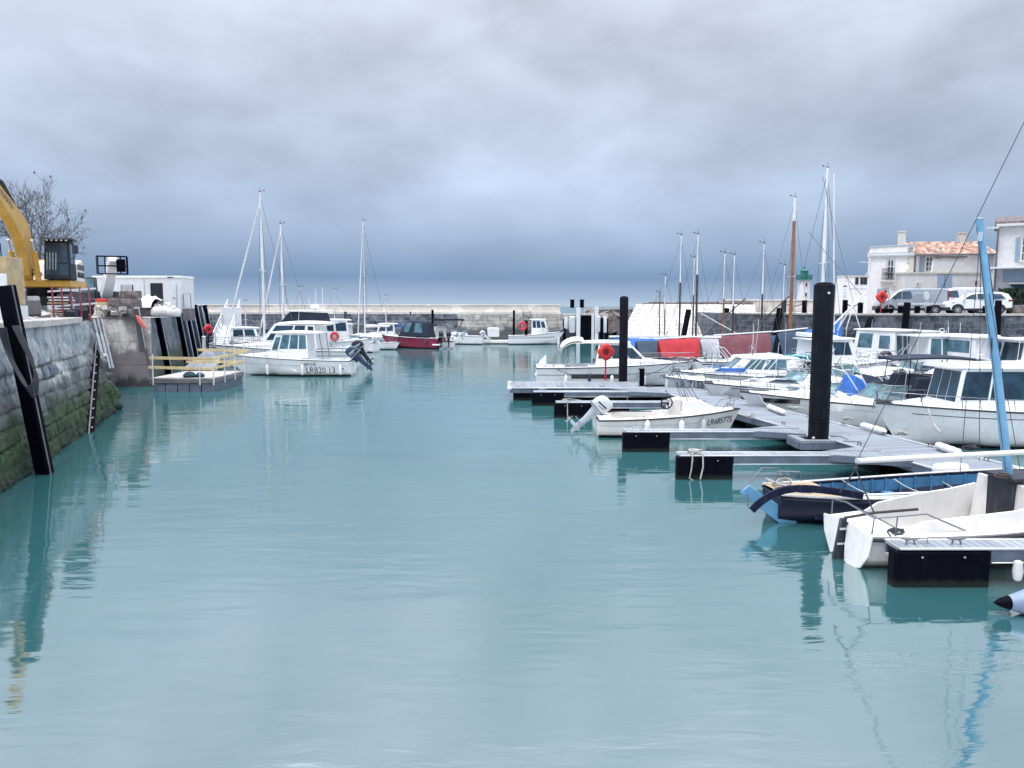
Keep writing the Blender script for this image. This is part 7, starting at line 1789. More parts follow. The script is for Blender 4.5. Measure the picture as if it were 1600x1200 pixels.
# yacht and small craft by the breakwater
Yf = 86
h = Hull(8.0, 2.6, 1.0, 1.3, rake=.8); X = xat(570, Yf, 3)
r = base_boat((X+.8, Yf, 0), PI, h, 'sailing_yacht', 'white yacht with a tall thin mast standing alone in front of the dark breakwater', 'sailing boat', None, W, W, tc=.3)
rig(r, .8, 1.2, dp(570, 345, Yf).z-1.2, WM, .075, spread=2, boom=2.8, cover=WC, furl=True, fore=.8+X-xat(559, Yf, 3), wire=.018, beam=1.2); trunk(h, .35, .85, .35, .65, r, W)
h = Hull(4.6, 1.8, .62, .8, rake=.5); r = base_boat((xat(594, 80, .5), 80, 0), R(-20), h, 'motor_boat', 'low white open runabout by the breakwater, left of the red boat', 'motor boat', None, W, W, tc=.8, well=.3)
windscreen(r, .2, .7, .7, .3, .2, side=.4); outboard(r, -2.3, .6, OBK, R(10))
h = Hull(5.0, 1.9, .5, .75, rake=.5); r = base_boat((xat(577, 83, .5), 83, 0), R(200), h, 'rowing_boat', 'small grey tender between the yacht and the white runabout', 'tender', None, GY, GY, tc=.85, well=.3)
h = Hull(7.4, 2.6, 1.1, 1.35, rake=1.0); r = base_boat((xat(640, 82, 1), 83, 0), R(158), h, 'motor_boat', 'dark red boat with a navy canopy and clear windows near the breakwater', 'motor boat', None, MH, W, tc=.4)
b = MB(); b.hexa([P(-2.6, -1.05, 1.1), P(1.2, -1.0, 1.2), P(1.2, 1.0, 1.2), P(-2.6, 1.05, 1.1), P(-2.2, -.9, 2.9), P(.0, -.85, 3.0), P(.0, .85, 3.0), P(-2.2, .9, 2.9)]); cn = b.build('canopy', NV, r, bevel=.25, seg=3)
ql = [P(1.2, 1.0, 1.2), P(-2.6, 1.05, 1.1), P(-2.2, .9, 2.9), P(.0, .85, 3.0)]
for w_ in ((.10, .34, .30, .85), (.52, .84, .30, .85)): b = MB(); b.panel(ql, *w_, .03, .05); b.build('canopy_window', GLB, cn, bevel=.05)
b = MB(); b.box(-3.6, 0, .45, .8, 2.3, .14); b.tube([(-3.7, -1, .9), (-3.7, -1, 1.6), (-3.7, 1, 1.6), (-3.7, 1, .9)], .03, 6); b.build('bathing_platform', W, r)
b = MB(); b.tube([(.1, 0, 2.9), (.0, 0, 3.7)], .04, 6); b.lathe([(.01, -.1), (.12, 0), (.01, .15)], 8, (0, 0, 3.75)); b.build('mast_light', BLK, r)
h = Hull(6.6, 2.6, .75, .95, rake=.8); r = base_boat((xat(690, 84, 1), 84.5, 0), R(100), h, 'rigid_inflatable_boat', 'white rigid inflatable with twin black outboards and a black sun awning', 'inflatable boat', None, W, W, tc=.8, well=.3)
b = MB()
for s in (-1, 1): b.tube(h.rail_path(0, .99, s, .1, .05, 18), .26, 10)
b.build('inflatable_tube', WC, r)
outboard(r, -3.3, 1.0, OBK, R(5), y=-.4, s=1.4); outboard(r, -3.3, 1.0, OBK, R(5), y=.4, s=1.4)
b = MB(); b.box(-.2, .2, 1.5, 1.2, 1.3, 1.5); b.build('console', WC, r, bevel=.2, seg=3)
b = MB(); b.box(-1.0, -.6, 3.0, 1.6, 3.4, .14); aw = b.build('awning', BLK, r, bevel=.04); b = MB()
for (x, y, x2, y2) in ((-1.6, -2.2, -1.4, -1.3), (-.4, -2.2, -.6, -1.3), (-1.6, 1.0, -1.4, 1.1), (-1.0, -1.4, -1.2, -2.2)): b.tube([(x, y, 3.0), (x2, y2, .8)], .04, 6)
b.build('awning_frame', ST_, aw)
b = MB(); c = dp(770, 535, 92); b.box(0, 0, .28, 11, 1.6, .3); b.box(-3.2, -.9, .2, 5, .3, .2); o = b.build('low_pontoon', WO, loc=(xat(768, 92, .3), 92, 0), bevel=.03); tag(o, 'low pale pontoon in front of the breakwater left of the fishing boat', 'pontoon')
b = MB(); b.box(0, 0, .95, 1.4, .6, 1.1); o = b.build('pontoon_locker', WST, loc=(xat(771, 92, .8), 92, .43), bevel=.06); tag(o, 'white locker box on the low pontoon by the breakwater', 'locker')
h = Hull(6.6, 2.4, 1.0, 1.5, rake=1.0, keel=-.3); r = base_boat((xat(838, 91, 1), 91, 0), R(0), h, 'fishing_boat', 'white fishing boat with a small wheelhouse and red life ring near the pier head', 'fishing boat', None, W, W, tc=.45, stripe=(.72, .78, TXN))
house(r, -.6, 1.6, 1.0, 2.9, .95, .85, .6, .05, W, side_w=((.06, .28, .5, .92), (.33, .58, .5, .92), (.64, .88, .5, .88)), roof=(.1, .3)); pulpit(h, .6, .99, .6, r, npost=4, r=.022)
b = MB(); b.box(-1.2, -.5, 1.9, .35, .3, 1.8); b.build('locker_post', BLK, r); b = MB(); b.torus((-1.6, -.7, 2.15), .38, .14, 'Y', 20, 8); b.build('life_ring', RA, r)
fenders(h, (2.6,), -1, r, z=.4, L=.9, r=.16)
# more craft packed between the left pontoon and the breakwater
EX = ((392, 74, 0, 7.4, 'white cruiser stern tucked behind the tallest left mast', 1), (455, 78, 180, 7.0, 'white cabin boat behind the navy screened cruiser', 1), (548, 76, 160, 5.6, 'small white cuddy boat right of the fishing boat with the poles', 0), (600, 90, 185, 6.0, 'white cabin boat against the breakwater left of the red boat', 1), (722, 91, 175, 5.0, 'low white open boat against the breakwater right of the inflatable', 0), (530, 90, 175, 6.4, 'white cabin boat far back under the breakwater near the lone mast', 1))
for u, Y, hd, L, lab, cabn in EX:
    h = Hull(L, L*.36, .95, 1.25, rake=.8); r = base_boat((xat(u, Y, 1), Y, 0), R(hd), h, 'motor_boat', lab, 'motor boat', 'small craft below the breakwater', W, W, tc=.42)
    trunk(h, .42, .92, .34, .78, r, W); pulpit(h, .55, .99, .5, r, npost=3, r=.02)
    if cabn: house(r, -L*.22, L*.16, 1.0, 2.4, .9, .8, .5, .1, W, side_w=((.08, .46, .42, .9), (.52, .9, .42, .9)), roof=(.2, .4), roofth=.1)
    else: windscreen(r, .3, 1.1, .8, .5, .35)
    outboard(r, -L/2-.05, .95, OBK if cabn else LG, R(20 if cabn else 45))
for i, (u, vt, Y) in enumerate(((379, 470, 80), (520, 452, 92), (601, 462, 90), (466, 448, 82))):
    h = Hull(6.4, 2.2, .9, 1.2, rake=.7); X = xat(u, Y, 2); r = base_boat((X+.5, Y+1, 0), PI, h, 'sailing_boat', ['white sailing boat with a short mast beside the gangway', 'white sailing boat with a thin mast between the poles and the lone yacht', 'white sailing boat with a short mast left of the red boat', 'white sailing boat with a thin mast behind the cabin boats'][i], 'sailing boat', 'small craft below the breakwater', W, W, tc=.4)
    rig(r, .5, 1.1, dp(u, vt, Y).z-1.1, WM, .05, spread=1, boom=2.2, cover=[NV, WC, BC, NV][i], wire=.012, beam=.9); trunk(h, .4, .85, .3, .65, r, W)
# tide-gauge posts and ladders on the breakwater
for i, (u, vt, mm, w_) in enumerate(((676, 484, BLK, .28), (803, 485, BLK, .28), (540, 487, DSP, .3), (823, 486, GST, .9), (654, 489, GST, .7))):
    X = xat(u, BY-.4, 2.5); zt = dp(u, vt, BY-.4).z; b = MB()
    if w_ < .5: b.box(0, 0, zt/2-.4, w_, .3, zt+.8)
    else:
        for s in (-1, 1): b.box(s*w_/2, 0, zt/2-.4, .10, .12, zt+.8)
        for k in range(12): b.box(0, 0, .1+k*zt/12, w_, .08, .07)
    o = b.build('mooring_post' if w_ < .5 else 'ladder', mm, loc=(X, BY-.42, 0)); tag(o, ['dark post against the breakwater beside the black sun awning', 'dark post against the breakwater left of the small fishing boat', 'dark post against the breakwater right of the white pole boat', 'wide iron ladder on the breakwater above the fishing boat', 'iron ladder on the breakwater between red boat and inflatable'][i], 'post' if w_ < .5 else 'ladder')
# ================================================================== RIGHT QUAY: vehicles, houses, lighthouse
HD = math.atan2(6.5, -25.4)          # nose to the left, parallel to the quay
def wheel(parent, x, y, r_, w_=.2, rim=None):
    s = 1 if y > 0 else -1
    b = MB(); b.lathe([(r_*.62, -w_/2), (r_*.93, -w_/2), (r_, -w_*.3), (r_, w_*.3), (r_*.93, w_/2), (r_*.62, w_/2)], 24, (x, y, r_), 'Y'); o = b.build('wheel', TYR, parent)
    b = MB(); b.lathe([(r_*.62, 0), (r_*.60, s*w_*.52), (r_*.52, s*w_*.46), (r_*.5, s*w_*.25), (.02, s*w_*.22)], 20, (x, y, r_), 'Y')
    for k in range(6):
        a = k*PI/3; b.bar(P(x+.04*math.cos(a), y+s*w_*.42, r_+.04*math.sin(a)), P(x+r_*.56*math.cos(a), y+s*w_*.46, r_+r_*.56*math.sin(a)), .03, .07, up=P(0, 1, 0))
    b.lathe([(.06, s*w_*.3), (.05, s*w_*.5), (.01, s*w_*.52)], 10, (x, y, r_), 'Y'); b.build('rim', rim or LG, o)
def vehicle(name, loc, hd, label, cat, prof, hw, paint, wheels, rw, wins, dark_low, top_in=.88, zb=.95, extra=None):
    """prof: closed side outline (x, z); above zb the body leans in to top_in of its half-width; wins: side window outlines"""
    r = thing(name, loc, hd, label, cat, 'vehicles parked on the right quay')
    def yw(z): return hw*(1-(1-top_in)*max(0, min(1, (z-zb)/.95))**1.3)
    b = MB(); n = len(prof); cols = []
    for f in (-1, -.86, -.5, 0, .5, .86, 1):
        k = 1 if abs(f) < 1 else .975
        cx_ = sum(p[0] for p in prof)/n
        cols.append([P(cx_+(x-cx_)*k, f*yw(z)*(1 if abs(f) == 1 else 1), .28+(z-.28)*(k if z > zb else 1)) for x, z in prof])
    b.loft(cols, True, True); bd = b.build('body', paint, r, angle=30, bevel=.02)
    for pts in wins:
        for s in (-1, 1):
            b = MB(); b.prism([P(x, s*(yw(z)+.012), z) for x, z in pts], (0, -s*.05, 0)); b.build('window', GLR, bd)
    b = MB()
    for pts in dark_low:
        b.prism([P(x, -hw-.02, z) for x, z in pts], (0, 2*hw+.04, 0))
    b.build('bumper_and_sills', CPL, r, bevel=.02)
    for x in wheels:
        for s in (-1, 1):
            b = MB(); arch = [P(x+(rw+.09)*math.cos(a), s*(hw+.008), rw+(rw+.09)*math.sin(a)) for a in [PI*k/14 for k in range(15)]]; b.prism(arch, (0, -s*.4, 0)); b.build('wheel_arch', CPL, r)
            wheel(r, x, s*(hw-.07), rw)
    return r, bd, yw
# silver panel van
vx = xat(1376, 58.8, 5); LV = xat(1486, 58.0, 5)-vx; k_ = 1.0
vloc = ((vx+LV/2), 59.6-.4, QZ+.02)
s_ = LV/4.9
prof = [(2.42, .45), (2.45, .72), (2.30, .98), (1.72, 1.18), (1.05, 1.80), (.72, 1.95), (.2, 1.99), (-2.35, 1.97), (-2.42, 1.6), (-2.42, .45), (-2.3, .30), (2.3, .30)]
r, bd, yw = vehicle('panel_van', vloc, HD, 'silver panel van parked on the right quay, nose to the left', 'van', prof, .94, VSI, (1.62, -1.55), .33,
    [[(1.52, 1.22), (1.02, 1.70), (.80, 1.74), (.80, 1.20)], [(.74, 1.20), (.74, 1.75), (.18, 1.77), (.05, 1.28), (.2, 1.18)]], [[(2.50, .30), (2.50, .62), (2.2, .68), (2.1, .30)], [(-2.46, .28), (-2.46, .55), (-2.2, .52), (1.2, .46), (1.2, .28)]], top_in=.86, zb=1.0)
r.scale = (s_, s_*.98, s_*.98)
b = MB()
for s in (-1, 1): b.box(-.4, s*.955, .78, 3.0, .03, .10)
b.build('side_moulding', WO, r, bevel=.01)
for s in (-1, 1): b = MB(); b.box(-.72, s*(yw(1.35)-.012), 1.33, 1.35, .03, .62); b.build('load_panel', VSI, r, bevel=.02)
for s in (-1, 1): b = MB(); b.box(-2.40, s*.86, 1.42, .07, .14, .85); b.build('tail_light', TLR, r, bevel=.02)
for s in (-1, 1): b = MB(); b.hexa([P(1.98, s*.70, .80), P(2.36, s*.70, .80), P(2.36, s*.925, .80), P(1.98, s*.945, .80), P(1.9, s*.70, 1.0), P(2.22, s*.70, .98), P(2.2, s*.90, .98), P(1.9, s*.94, 1.02)]); b.build('headlight', GLC, r)
for s in (-1, 1): b = MB(); b.box(1.25, s*1.06, 1.28, .12, .16, .26); b.build('wing_mirror', CPL, r, bevel=.03)
# white small van behind
vx2 = xat(1452, 60.5, 5); prof = [(2.12, .42), (2.16, .70), (2.02, .90), (1.25, 1.08), (.62, 1.62), (.25, 1.78), (-1.9, 1.80), (-2.10, 1.5), (-2.15, .42), (-2.0, .28), (2.0, .28)]
r, bd, yw = vehicle('delivery_van', (vx2+2.4, 61.2, QZ+.02), HD, 'small white delivery van parked between the silver van and the white car', 'van', prof, .90, VWH, (1.35, -1.35), .31,
    [[(1.12, 1.14), (.60, 1.55), (.10, 1.60), (-.02, 1.12)]], [[(2.20, .28), (2.20, .66), (1.8, .66), (1.7, .28)], [(-2.2, .28), (-2.2, .50), (1.0, .44), (1.0, .28)]], zb=1.0)
r.scale = (1.15,)*3
for s in (-1, 1): b = MB(); b.box(1.92, s*.74, .82, .16, .26, .16); b.build('headlight', GLC, r, bevel=.03)
# white car (sport utility) right
vx3 = xat(1491, 56.0, 5); LV3 = xat(1598, 55.2, 5)-vx3; s3 = LV3/4.45
prof = [(2.18, .48), (2.20, .78), (2.05, .96), (1.15, 1.10), (.45, 1.52), (.15, 1.62), (-1.45, 1.64), (-1.95, 1.50), (-2.22, 1.08), (-2.24, .48), (-2.1, .32), (2.1, .32)]
r, bd, yw = vehicle('parked_car', (vx3+LV3/2, 57.2, QZ+.02), HD, 'white sport utility car parked nearest the right edge', 'car', prof, .92, VWH, (1.36, -1.36), .345,
    [[(1.02, 1.14), (.48, 1.46), (.20, 1.50), (.16, 1.12)], [(.09, 1.12), (.12, 1.51), (-.72, 1.52), (-.76, 1.10)], [(-.84, 1.10), (-.80, 1.52), (-1.40, 1.50), (-1.75, 1.16)]], [[(2.26, .30), (2.26, .52), (1.9, .56), (1.8, .30)], [(-2.28, .30), (-2.28, .52), (-1.8, .48), (1.2, .44), (1.2, .30)]], top_in=.84, zb=.95)
r.scale = (s3,)*3
for s in (-1, 1): b = MB(); b.box(-.3, s*.70, 1.68, 1.9, .05, .05); b.build('roof_bar', ALU, r)
for s in (-1, 1): b = MB(); b.hexa([P(1.85, s*.72, .80), P(2.15, s*.68, .80), P(2.15, s*.90, .80), P(1.6, s*.93, .84), P(1.85, s*.72, .96), P(2.06, s*.68, .94), P(2.04, s*.88, .94), P(1.55, s*.915, .98)]); b.build('headlight', GLC, r)
for s in (-1, 1): b = MB(); b.box(-2.08, s*.80, 1.02, .3, .22, .14); b.build('tail_light', TLR, r, bevel=.02)
for s in (-1, 1): b = MB(); b.box(1.0, s*1.02, 1.16, .14, .18, .14); b.build('wing_mirror', VWH, r, bevel=.03)

# --- bollards and chains, signs, ring stand
G5 = 'black bollards along the right quay edge'
prev = None
for i, u in enumerate((1225, 1257, 1320, 1344, 1407, 1433, 1452, 1540)):
    X = xat(u, 60, 4); 
    for _ in range(6): X = xat(u, rqY(X)+.45, 4.1)
    Y = rqY(X)+.45; hh = .95 if i < 3 else (.75 if i == 3 else .5)
    b = MB(); b.box(0, 0, hh/2, .30, .30, hh); b.box(0, 0, hh+.02, .34, .34, .05); o = b.build('bollard', BLK, loc=(X, Y, QZ+.1), bevel=.02)
    tag(o, ['black bollard right of the thick orange brown mast, holding the chain', 'black bollard below the lighthouse, holding the chain', 'black bollard at the foot of the white sign wall', 'low black bollard left of the red life ring', 'low black bollard under the front of the silver van', 'low black bollard under the middle of the silver van', 'low black bollard between the silver van and small white van', 'low black bollard in front of the white car'][i], 'bollard', G5)
    if i in (1, 3): 
        b = MB(); b.tube(catenary(prev, (X, Y, QZ+.95), .32), .035, 5); tag(b.build('chain', DMT), 'drooping chain between quay bollards, %s stretch' % ('left' if i == 1 else 'right'), 'chain', 'chains between the quay bollards')
    prev = (X, Y, QZ+.95)
for i, (u, vt, lab) in enumerate(((1389, 452, 'narrow road sign seen almost edge on at the nose of the silver van'), (1447, 455, 'round road sign seen from behind at the tail of the silver van'), (1508, 452, 'round road sign seen from behind in front of the white car'))):
    X = xat(u, 58, 4); 
    for _ in range(6): X = xat(u, rqY(X)+.9, 5)
    Y = rqY(X)+.9; z_ = dp(u, vt, Y).z-QZ; sg = thing('road_sign', (X, Y, QZ), [1.2, .5, .7][i], lab, 'road sign', 'road signs on the right quay')
    b = MB(); b.tube([(0, 0, 0), (0, 0, z_-.1)], .035, 8); b.build('post', ALU, sg)
    b = MB(); b.lathe([(.01, -.01), (.33, -.01), (.33, .02), (.01, .02)], 24, (0, -.04, z_-.35), 'Y'); b.box(0, -.05, z_-.95, .5, .03, .28); b.build('plate', LG, sg)
c = dp(1356, 486, 60.0); lifering_stand((c.x, rqY(c.x)+.7, QZ), 1.75, 'red life ring stand on the right quay between the sign wall and the silver van')
b = MB(); X = xat(1372, 59, 4); b.box(0, 0, .30, 1.3, .25, .28); b.box(-.5, 0, .1, .2, .2, .3); b.box(.5, 0, .1, .2, .2, .3); tag(b.build('low_barrier', BLK, loc=(X, rqY(X)+.9, QZ), rz=0) if False else b.build('low_barrier', BLK, loc=(X, rqY(X)+.9, QZ)), 'low black barrier beam at the nose of the silver van', 'barrier')
# tidal board numerals and drain marks painted on the quay wall
X = xat(1466, 52, 2.8); Yn = rqY(X)

# --- buildings
def slab_house(name, loc, rz, w, d, hgt, label, wallm, parapet=None, cat='house'):
    r = thing(name, loc, rz, label, cat)
    b = MB(); b.box(w/2, d/2, hgt/2-.3, w, d, hgt+.6); wl = b.build('wall', wallm, r)
    return r, wl
def opening(parent, x0, x1, z0, z1, frame=QST, glass=GLR, mull=1, shut=None, fd=.14, bars=True, shutw=None, sill=True):
    """window with reveal frame, sash bars, sill and optional shutters on a wall at local y=0"""
    b = MB(); b.box((x0+x1)/2, -.01, (z0+z1)/2, x1-x0, .04, z1-z0); g = b.build('window', glass, parent)
    b = MB(); t = .10
    for x in (x0-t/2, x1+t/2): b.box(x, -.03, (z0+z1)/2, t, .09, z1-z0+2*t)
    b.box((x0+x1)/2, -.03, z1+t/2, x1-x0, .09, t)
    if sill: b.box((x0+x1)/2, -.06, z0-t/2, x1-x0+.3, .16, t)
    b.build('frame', frame, g)
    b = MB()
    for k in range(mull+2): b.box(x0+.03+(x1-x0-.06)*k/(mull+1), -.045, (z0+z1)/2, .06, .03, z1-z0)
    if bars:
        for k in range(4): b.box((x0+x1)/2, -.045, z0+.03+(z1-z0-.06)*k/3, x1-x0, .028, .05)
    b.build('sash', WC, g)
    if shut:
        sw_ = shutw or (x1-x0)/2
        for s in ((-1, 1) if shut == 'both' else (-1,) if shut == 'left' else (1,)):
            b = MB(); cx_ = (x0-t-sw_/2-.02) if s < 0 else (x1+t+sw_/2+.02); b.box(cx_, -.04, (z0+z1)/2, sw_, .05, z1-z0+.1)
            for k in range(10): b.box(cx_, -.072, z0+.1+k*(z1-z0-.2)/9, sw_-.1, .02, .03)
            b.build('shutter', SHB, g)
    return g
HY = 72.0; hrz = R(-23)
class Face:
    """a facade line: left end seen at column u0 at distance Y0, running at angle a"""
    def __init__(s, u0, Y0, a): s.Y0, s.a = Y0, a; s.c = CT-3*ST/Y0; s.x0 = (u0-800)/1200*s.c*Y0
    def t(s, u): k = (u-800)/1200*s.c; return (k*s.Y0-s.x0)/(math.cos(s.a)-k*math.sin(s.a))
    def z(s, v, u): return dp(u, v, s.Y0+s.t(u)*math.sin(s.a)).z-QZ
# house 1
def hx(u, Y=HY): return xat(u, Y, 7)
F1_ = Face(1360, HY, hrz); x0 = F1_.x0; w1 = F1_.t(1425); r1, wl1 = slab_house('corner_house', (x0, HY, QZ), hrz, w1*1.02, 8, dp(1360, 394, HY).z-QZ, 'white rendered corner house with a small iron balcony and flat parapet', PLA)
Ht = dp(1360, 394, HY).z-QZ
b = MB(); b.hexa([P(-.1, -.05, Ht-.1), P(w1+.1, -.05, Ht-.1), P(w1+.1, 8, Ht-.1), P(-.1, 8, Ht-.1), P(-.1, -.05, Ht+.40), P(w1+.1, -.05, Ht+.55), P(w1+.1, 8, Ht+.55), P(-.1, 8, Ht+.40)]); b.build('parapet', PLA, r1, bevel=.02)
b = MB(); b.box(w1/2, -.10, Ht-.35, w1+.25, .25, .12); b.hexa([P(-.15, -.12, Ht+.40), P(w1+.15, -.12, Ht+.55), P(w1+.15, 8, Ht+.55), P(-.15, 8, Ht+.40), P(-.15, -.12, Ht+.50), P(w1+.15, -.12, Ht+.65), P(w1+.15, 8, Ht+.65), P(-.15, 8, Ht+.50)]); b.build('cornice', GY, r1)
b = MB(); b.box(w1*.74, 1.5, Ht+1.2, .65, .6, 1.3); b.box(w1*.74, 1.5, Ht+1.9, .75, .7, .1); b.build('chimney', QST, r1)
b = MB()
for k in range(12): b.box(w1-.12-(.10 if k % 2 else 0), -.02, .25+k*.5, .45 if k % 2 else .3, .06, .48)
b.build('quoins', QST, r1)
zu = lambda v, Y=0: F1_.z(v, 1390) if not Y else dp(1400, v, Y).z-QZ
g = opening(wl1, F1_.t(1386), F1_.t(1396), zu(436), zu(406), mull=1)
b = MB(); xa, xb = F1_.t(1378), F1_.t(1396)
for k in range(12): b.box(xa+(xb-xa)*k/11, -.42, zu(436)+.45, .03, .03, .95)
for z_ in (zu(436), zu(436)+.92): b.box((xa+xb)/2, -.42, z_, xb-xa+.05, .04, .05)
for k in range(6): b.torus((xa+.15+(xb-xa-.3)*k/5, -.42, zu(436)+.45), .12, .02, 'Y', 12, 5)
for x in (xa, xb): b.box(x, -.2, zu(436)+.92, .03, .45, .04)
b.build('balcony_railing', IRN, r1); b = MB(); b.box((xa+xb)/2, -.25, zu(438)-.1, xb-xa+.2, .5, .16); b.build('balcony_slab', QST, r1, bevel=.02)
opening(wl1, F1_.t(1382), F1_.t(1388), 0.0, zu(452), mull=0, shut='left', shutw=.42, sill=False)
opening(wl1, F1_.t(1400), F1_.t(1411), zu(462), zu(448), mull=1, shut='right', shutw=.5)
b = MB(); b.tube([(-.08, -.10, Ht-.1), (-.08, -.10, 4.0), (-.35, -.10, 3.6), (-.35, -.10, .1)], .06, 8); b.build('drainpipe', WO, r1)
b = MB(); b.tube([(-.05, -.1, Ht-1.0), (-.6, -.5, Ht-.95)], .03, 6); b.box(-.75, -.6, Ht-.92, .5, .25, .08); b.build('street_lamp', LG, r1)
# sign wall left of it
x0s = hx(1313, 70); ws_ = hx(1357, 70)-x0s; Hs = dp(1320, 432, 70).z-QZ
r2, wl2 = slab_house('sign_wall', (x0s, 70, QZ), R(-2), ws_, .9, Hs, 'white wall with faint lettering and a small dark window left of the corner house', PLA, cat='building')
b = MB(); b.box(ws_/2, .45, Hs+.02, ws_+.12, 1.0, .12); b.build('coping', QST, r2)
for dx in (0, .5, .85): 
    b = MB(); b.box(ws_*.58+dx*.9, -.02, zu(439, 70)-.0, .28, .05, .62); b.build('window', IRN, r2)
for k, (w_, z_) in enumerate(((.10, 435), (.14, 439), (.32, 447), (.16, 452), (.2, 457), (.24, 461), (.26, 464), (.22, 468))):
    b = MB(); b.box(ws_*.18, -.012, zu(z_, 70), w_, .03, .07 if k != 2 else .1); b.build('faded_line', GY if k != 2 else TXN, r2)
b = MB(); b.box(ws_*.62, -.015, zu(451, 70), ws_*.62, .03, .04); b.build('ledge_line', GY, r2)
# house 2 with the tiled roof
F2_ = Face(1424, HY+.6, R(-6)); x0 = F2_.x0; w2_ = F2_.t(1554); He = dp(1480, 396, HY).z-QZ
r3, wl3 = slab_house('tiled_house', (x0, HY+.6, QZ), R(-6), w2_, 7, He, 'white house with a terracotta tiled roof and grey blue shutters', PLA)
b = MB(); N = 46; rows = []
for j in range(2):
    yy, zz = (-.45, He-.05) if j == 0 else (3.6, He+1.35); row = []
    for k in range(N*4+1):
        x = -.1+(w2_+.2)*k/(N*4); row.append(P(x, yy, zz+.06*abs(math.sin(k*PI/4))))
    rows.append(row)
b.loft(rows, close=False, cap=False)
rows2 = [[p-P(0, 0, .12) for p in q_] for q_ in rows]; b.loft(rows2, close=False, cap=False); b.loft([rows[0], rows2[0]], close=False, cap=False); b.prism([P(-.1, -.4, He-.1), P(-.1, 3.6, He+1.3), P(-.1, 7.4, He-.1)], (.1, 0, 0)); b.add([(-.1, 3.6, He+1.35), (w2_+.1, 3.6, He+1.35), (w2_+.1, 7.4, He-.05), (-.1, 7.4, He-.05)], [(0, 1, 2, 3)])
b.build('roof', TIL, r3, angle=50)
b = MB(); b.tube([(-.1, -.50, He-.10), (w2_+.1, -.50, He-.10)], .08, 8); b.tube([(.25, -.12, He-.2), (.25, -.12, 1.8)], .05, 8); b.build('gutter', GST, r3)
b = MB(); b.box(F2_.t(1526), 3.4, He+1.6, .6, .6, 1.0); b.box(F2_.t(1526), 3.4, He+2.15, .7, .7, .1); b.build('chimney', QST, r3)
opening(wl3, F2_.t(1445), F2_.t(1456), F2_.z(424, 1480), F2_.z(401, 1480), shut='left', shutw=.40, mull=1)
opening(wl3, F2_.t(1544), F2_.t(1552)-.2, F2_.z(420, 1480), F2_.z(402, 1480), shut='left', shutw=.45, mull=1)
b = MB(); b.box(F2_.t(1464), -.04, F2_.z(405, 1480), .5, .06, .6); b.build('shutter', SHB, wl3)
# annex in front with attic panel and low wall
Ya = 69.5; x0 = hx(1414, Ya); wa = hx(1542, Ya)-x0; Ha = dp(1480, 427, Ya).z-QZ
r4, wl4 = slab_house('garage_annex', (x0, Ya, QZ), R(-2), wa, 2.4, Ha, 'low grey rendered annex with a tall blue door in front of the tiled house', PLB, cat='building')
b = MB(); b.box(wa/2, 1.2, Ha+.03, wa+.2, 2.6, .14); b.build('coping', QST, r4)
zua = lambda v: dp(1480, v, Ya).z-QZ
b = MB(); b.hexa([P(hx(1456, Ya)-x0, .05, Ha+.1), P(hx(1506, Ya)-x0, .05, Ha+.1), P(hx(1506, Ya)-x0, .45, Ha+.1), P(hx(1456, Ya)-x0, .45, Ha+.1), P(hx(1458, Ya)-x0, .05, zua(405)), P(hx(1503, Ya)-x0, .05, zua(402)), P(hx(1503, Ya)-x0, .45, zua(402)), P(hx(1458, Ya)-x0, .45, zua(405))]); b.build('attic_panel', PLB, r4, bevel=.02)
b = MB(); b.box((hx(1456, Ya)+hx(1506, Ya))/2-x0, .22, zua(402)+.05, (hx(1506, Ya)-hx(1456, Ya))+.1, .6, .14); b.build('attic_coping', DST, r4)
b = MB(); b.box((hx(1464, Ya)+hx(1486, Ya))/2-x0, -.02, zua(455), hx(1486, Ya)-hx(1464, Ya), .07, zua(429)-zua(481)); dr_ = b.build('door', SHB, r4); b = MB(); b.box((hx(1464, Ya)+hx(1486, Ya))/2-x0, -.07, zua(455), .04, .03, zua(429)-zua(481)); b.build('door_joint', GST, dr_)
opening(wl4, hx(1432, Ya)-x0, hx(1436, Ya)-x0, zua(448), zua(443), mull=0, bars=False); opening(wl4, hx(1520, Ya)-x0, hx(1526, Ya)-x0, zua(447), zua(440), mull=0, bars=False)
# house 3 at the right edge with a shop awning
Y3 = 64.0; F3_ = Face(1557, Y3, R(-31)); x0 = F3_.x0; H3 = dp(1560, 350, Y3).z-QZ
r5, wl5 = slab_house('shop_house', (x0, Y3, QZ), R(-31), 9, 7, H3, 'tall pale shop building with a tiled eave and blue grey shutters at the right edge', PLB)
b = MB(); b.hexa([P(-.25, -.35, H3), P(9, -.35, H3), P(9, 7, H3), P(-.25, 7, H3), P(-.2, -.3, H3+.16), P(9, -.3, H3+.16), P(9, 3.4, H3+.9), P(-.2, 3.4, H3+.9)]); b.build('eave', DST, r5)
b = MB(); b.box(4.5, -.28, H3-.12, 9.4, .25, .2); b.build('cornice', PLB, r5)
z3 = lambda v: dp(1580, v, Y3-.5).z-QZ
b = MB(); b.box(4.3, -.55, z3(419), 9.6, 1.1, .14); b.build('canopy_ledge', WST, r5, bevel=.02)
b = MB(); b.box(4.6, -.06, z3(431), 8.2, .08, z3(423)-z3(441)); b.build('shop_fascia', SHB, r5); b = MB(); b.box(4.9, -.3, z3(443), 8.0, .6, .08); b.build('awning_rail', WST, r5); b = MB(); b.box(4.9, -.03, z3(462), 7.6, .05, z3(445)-z3(480)); b.build('shop_window', GL, r5)
opening(wl5, F3_.t(1594), F3_.t(1604), z3(408), z3(372), mull=1, shut='left', shutw=.3)
b = MB(); b.tube([(-.05, -.15, H3-.2), (-.08, -.15, .1)], .07, 8); b.build('drainpipe', GST, r5)
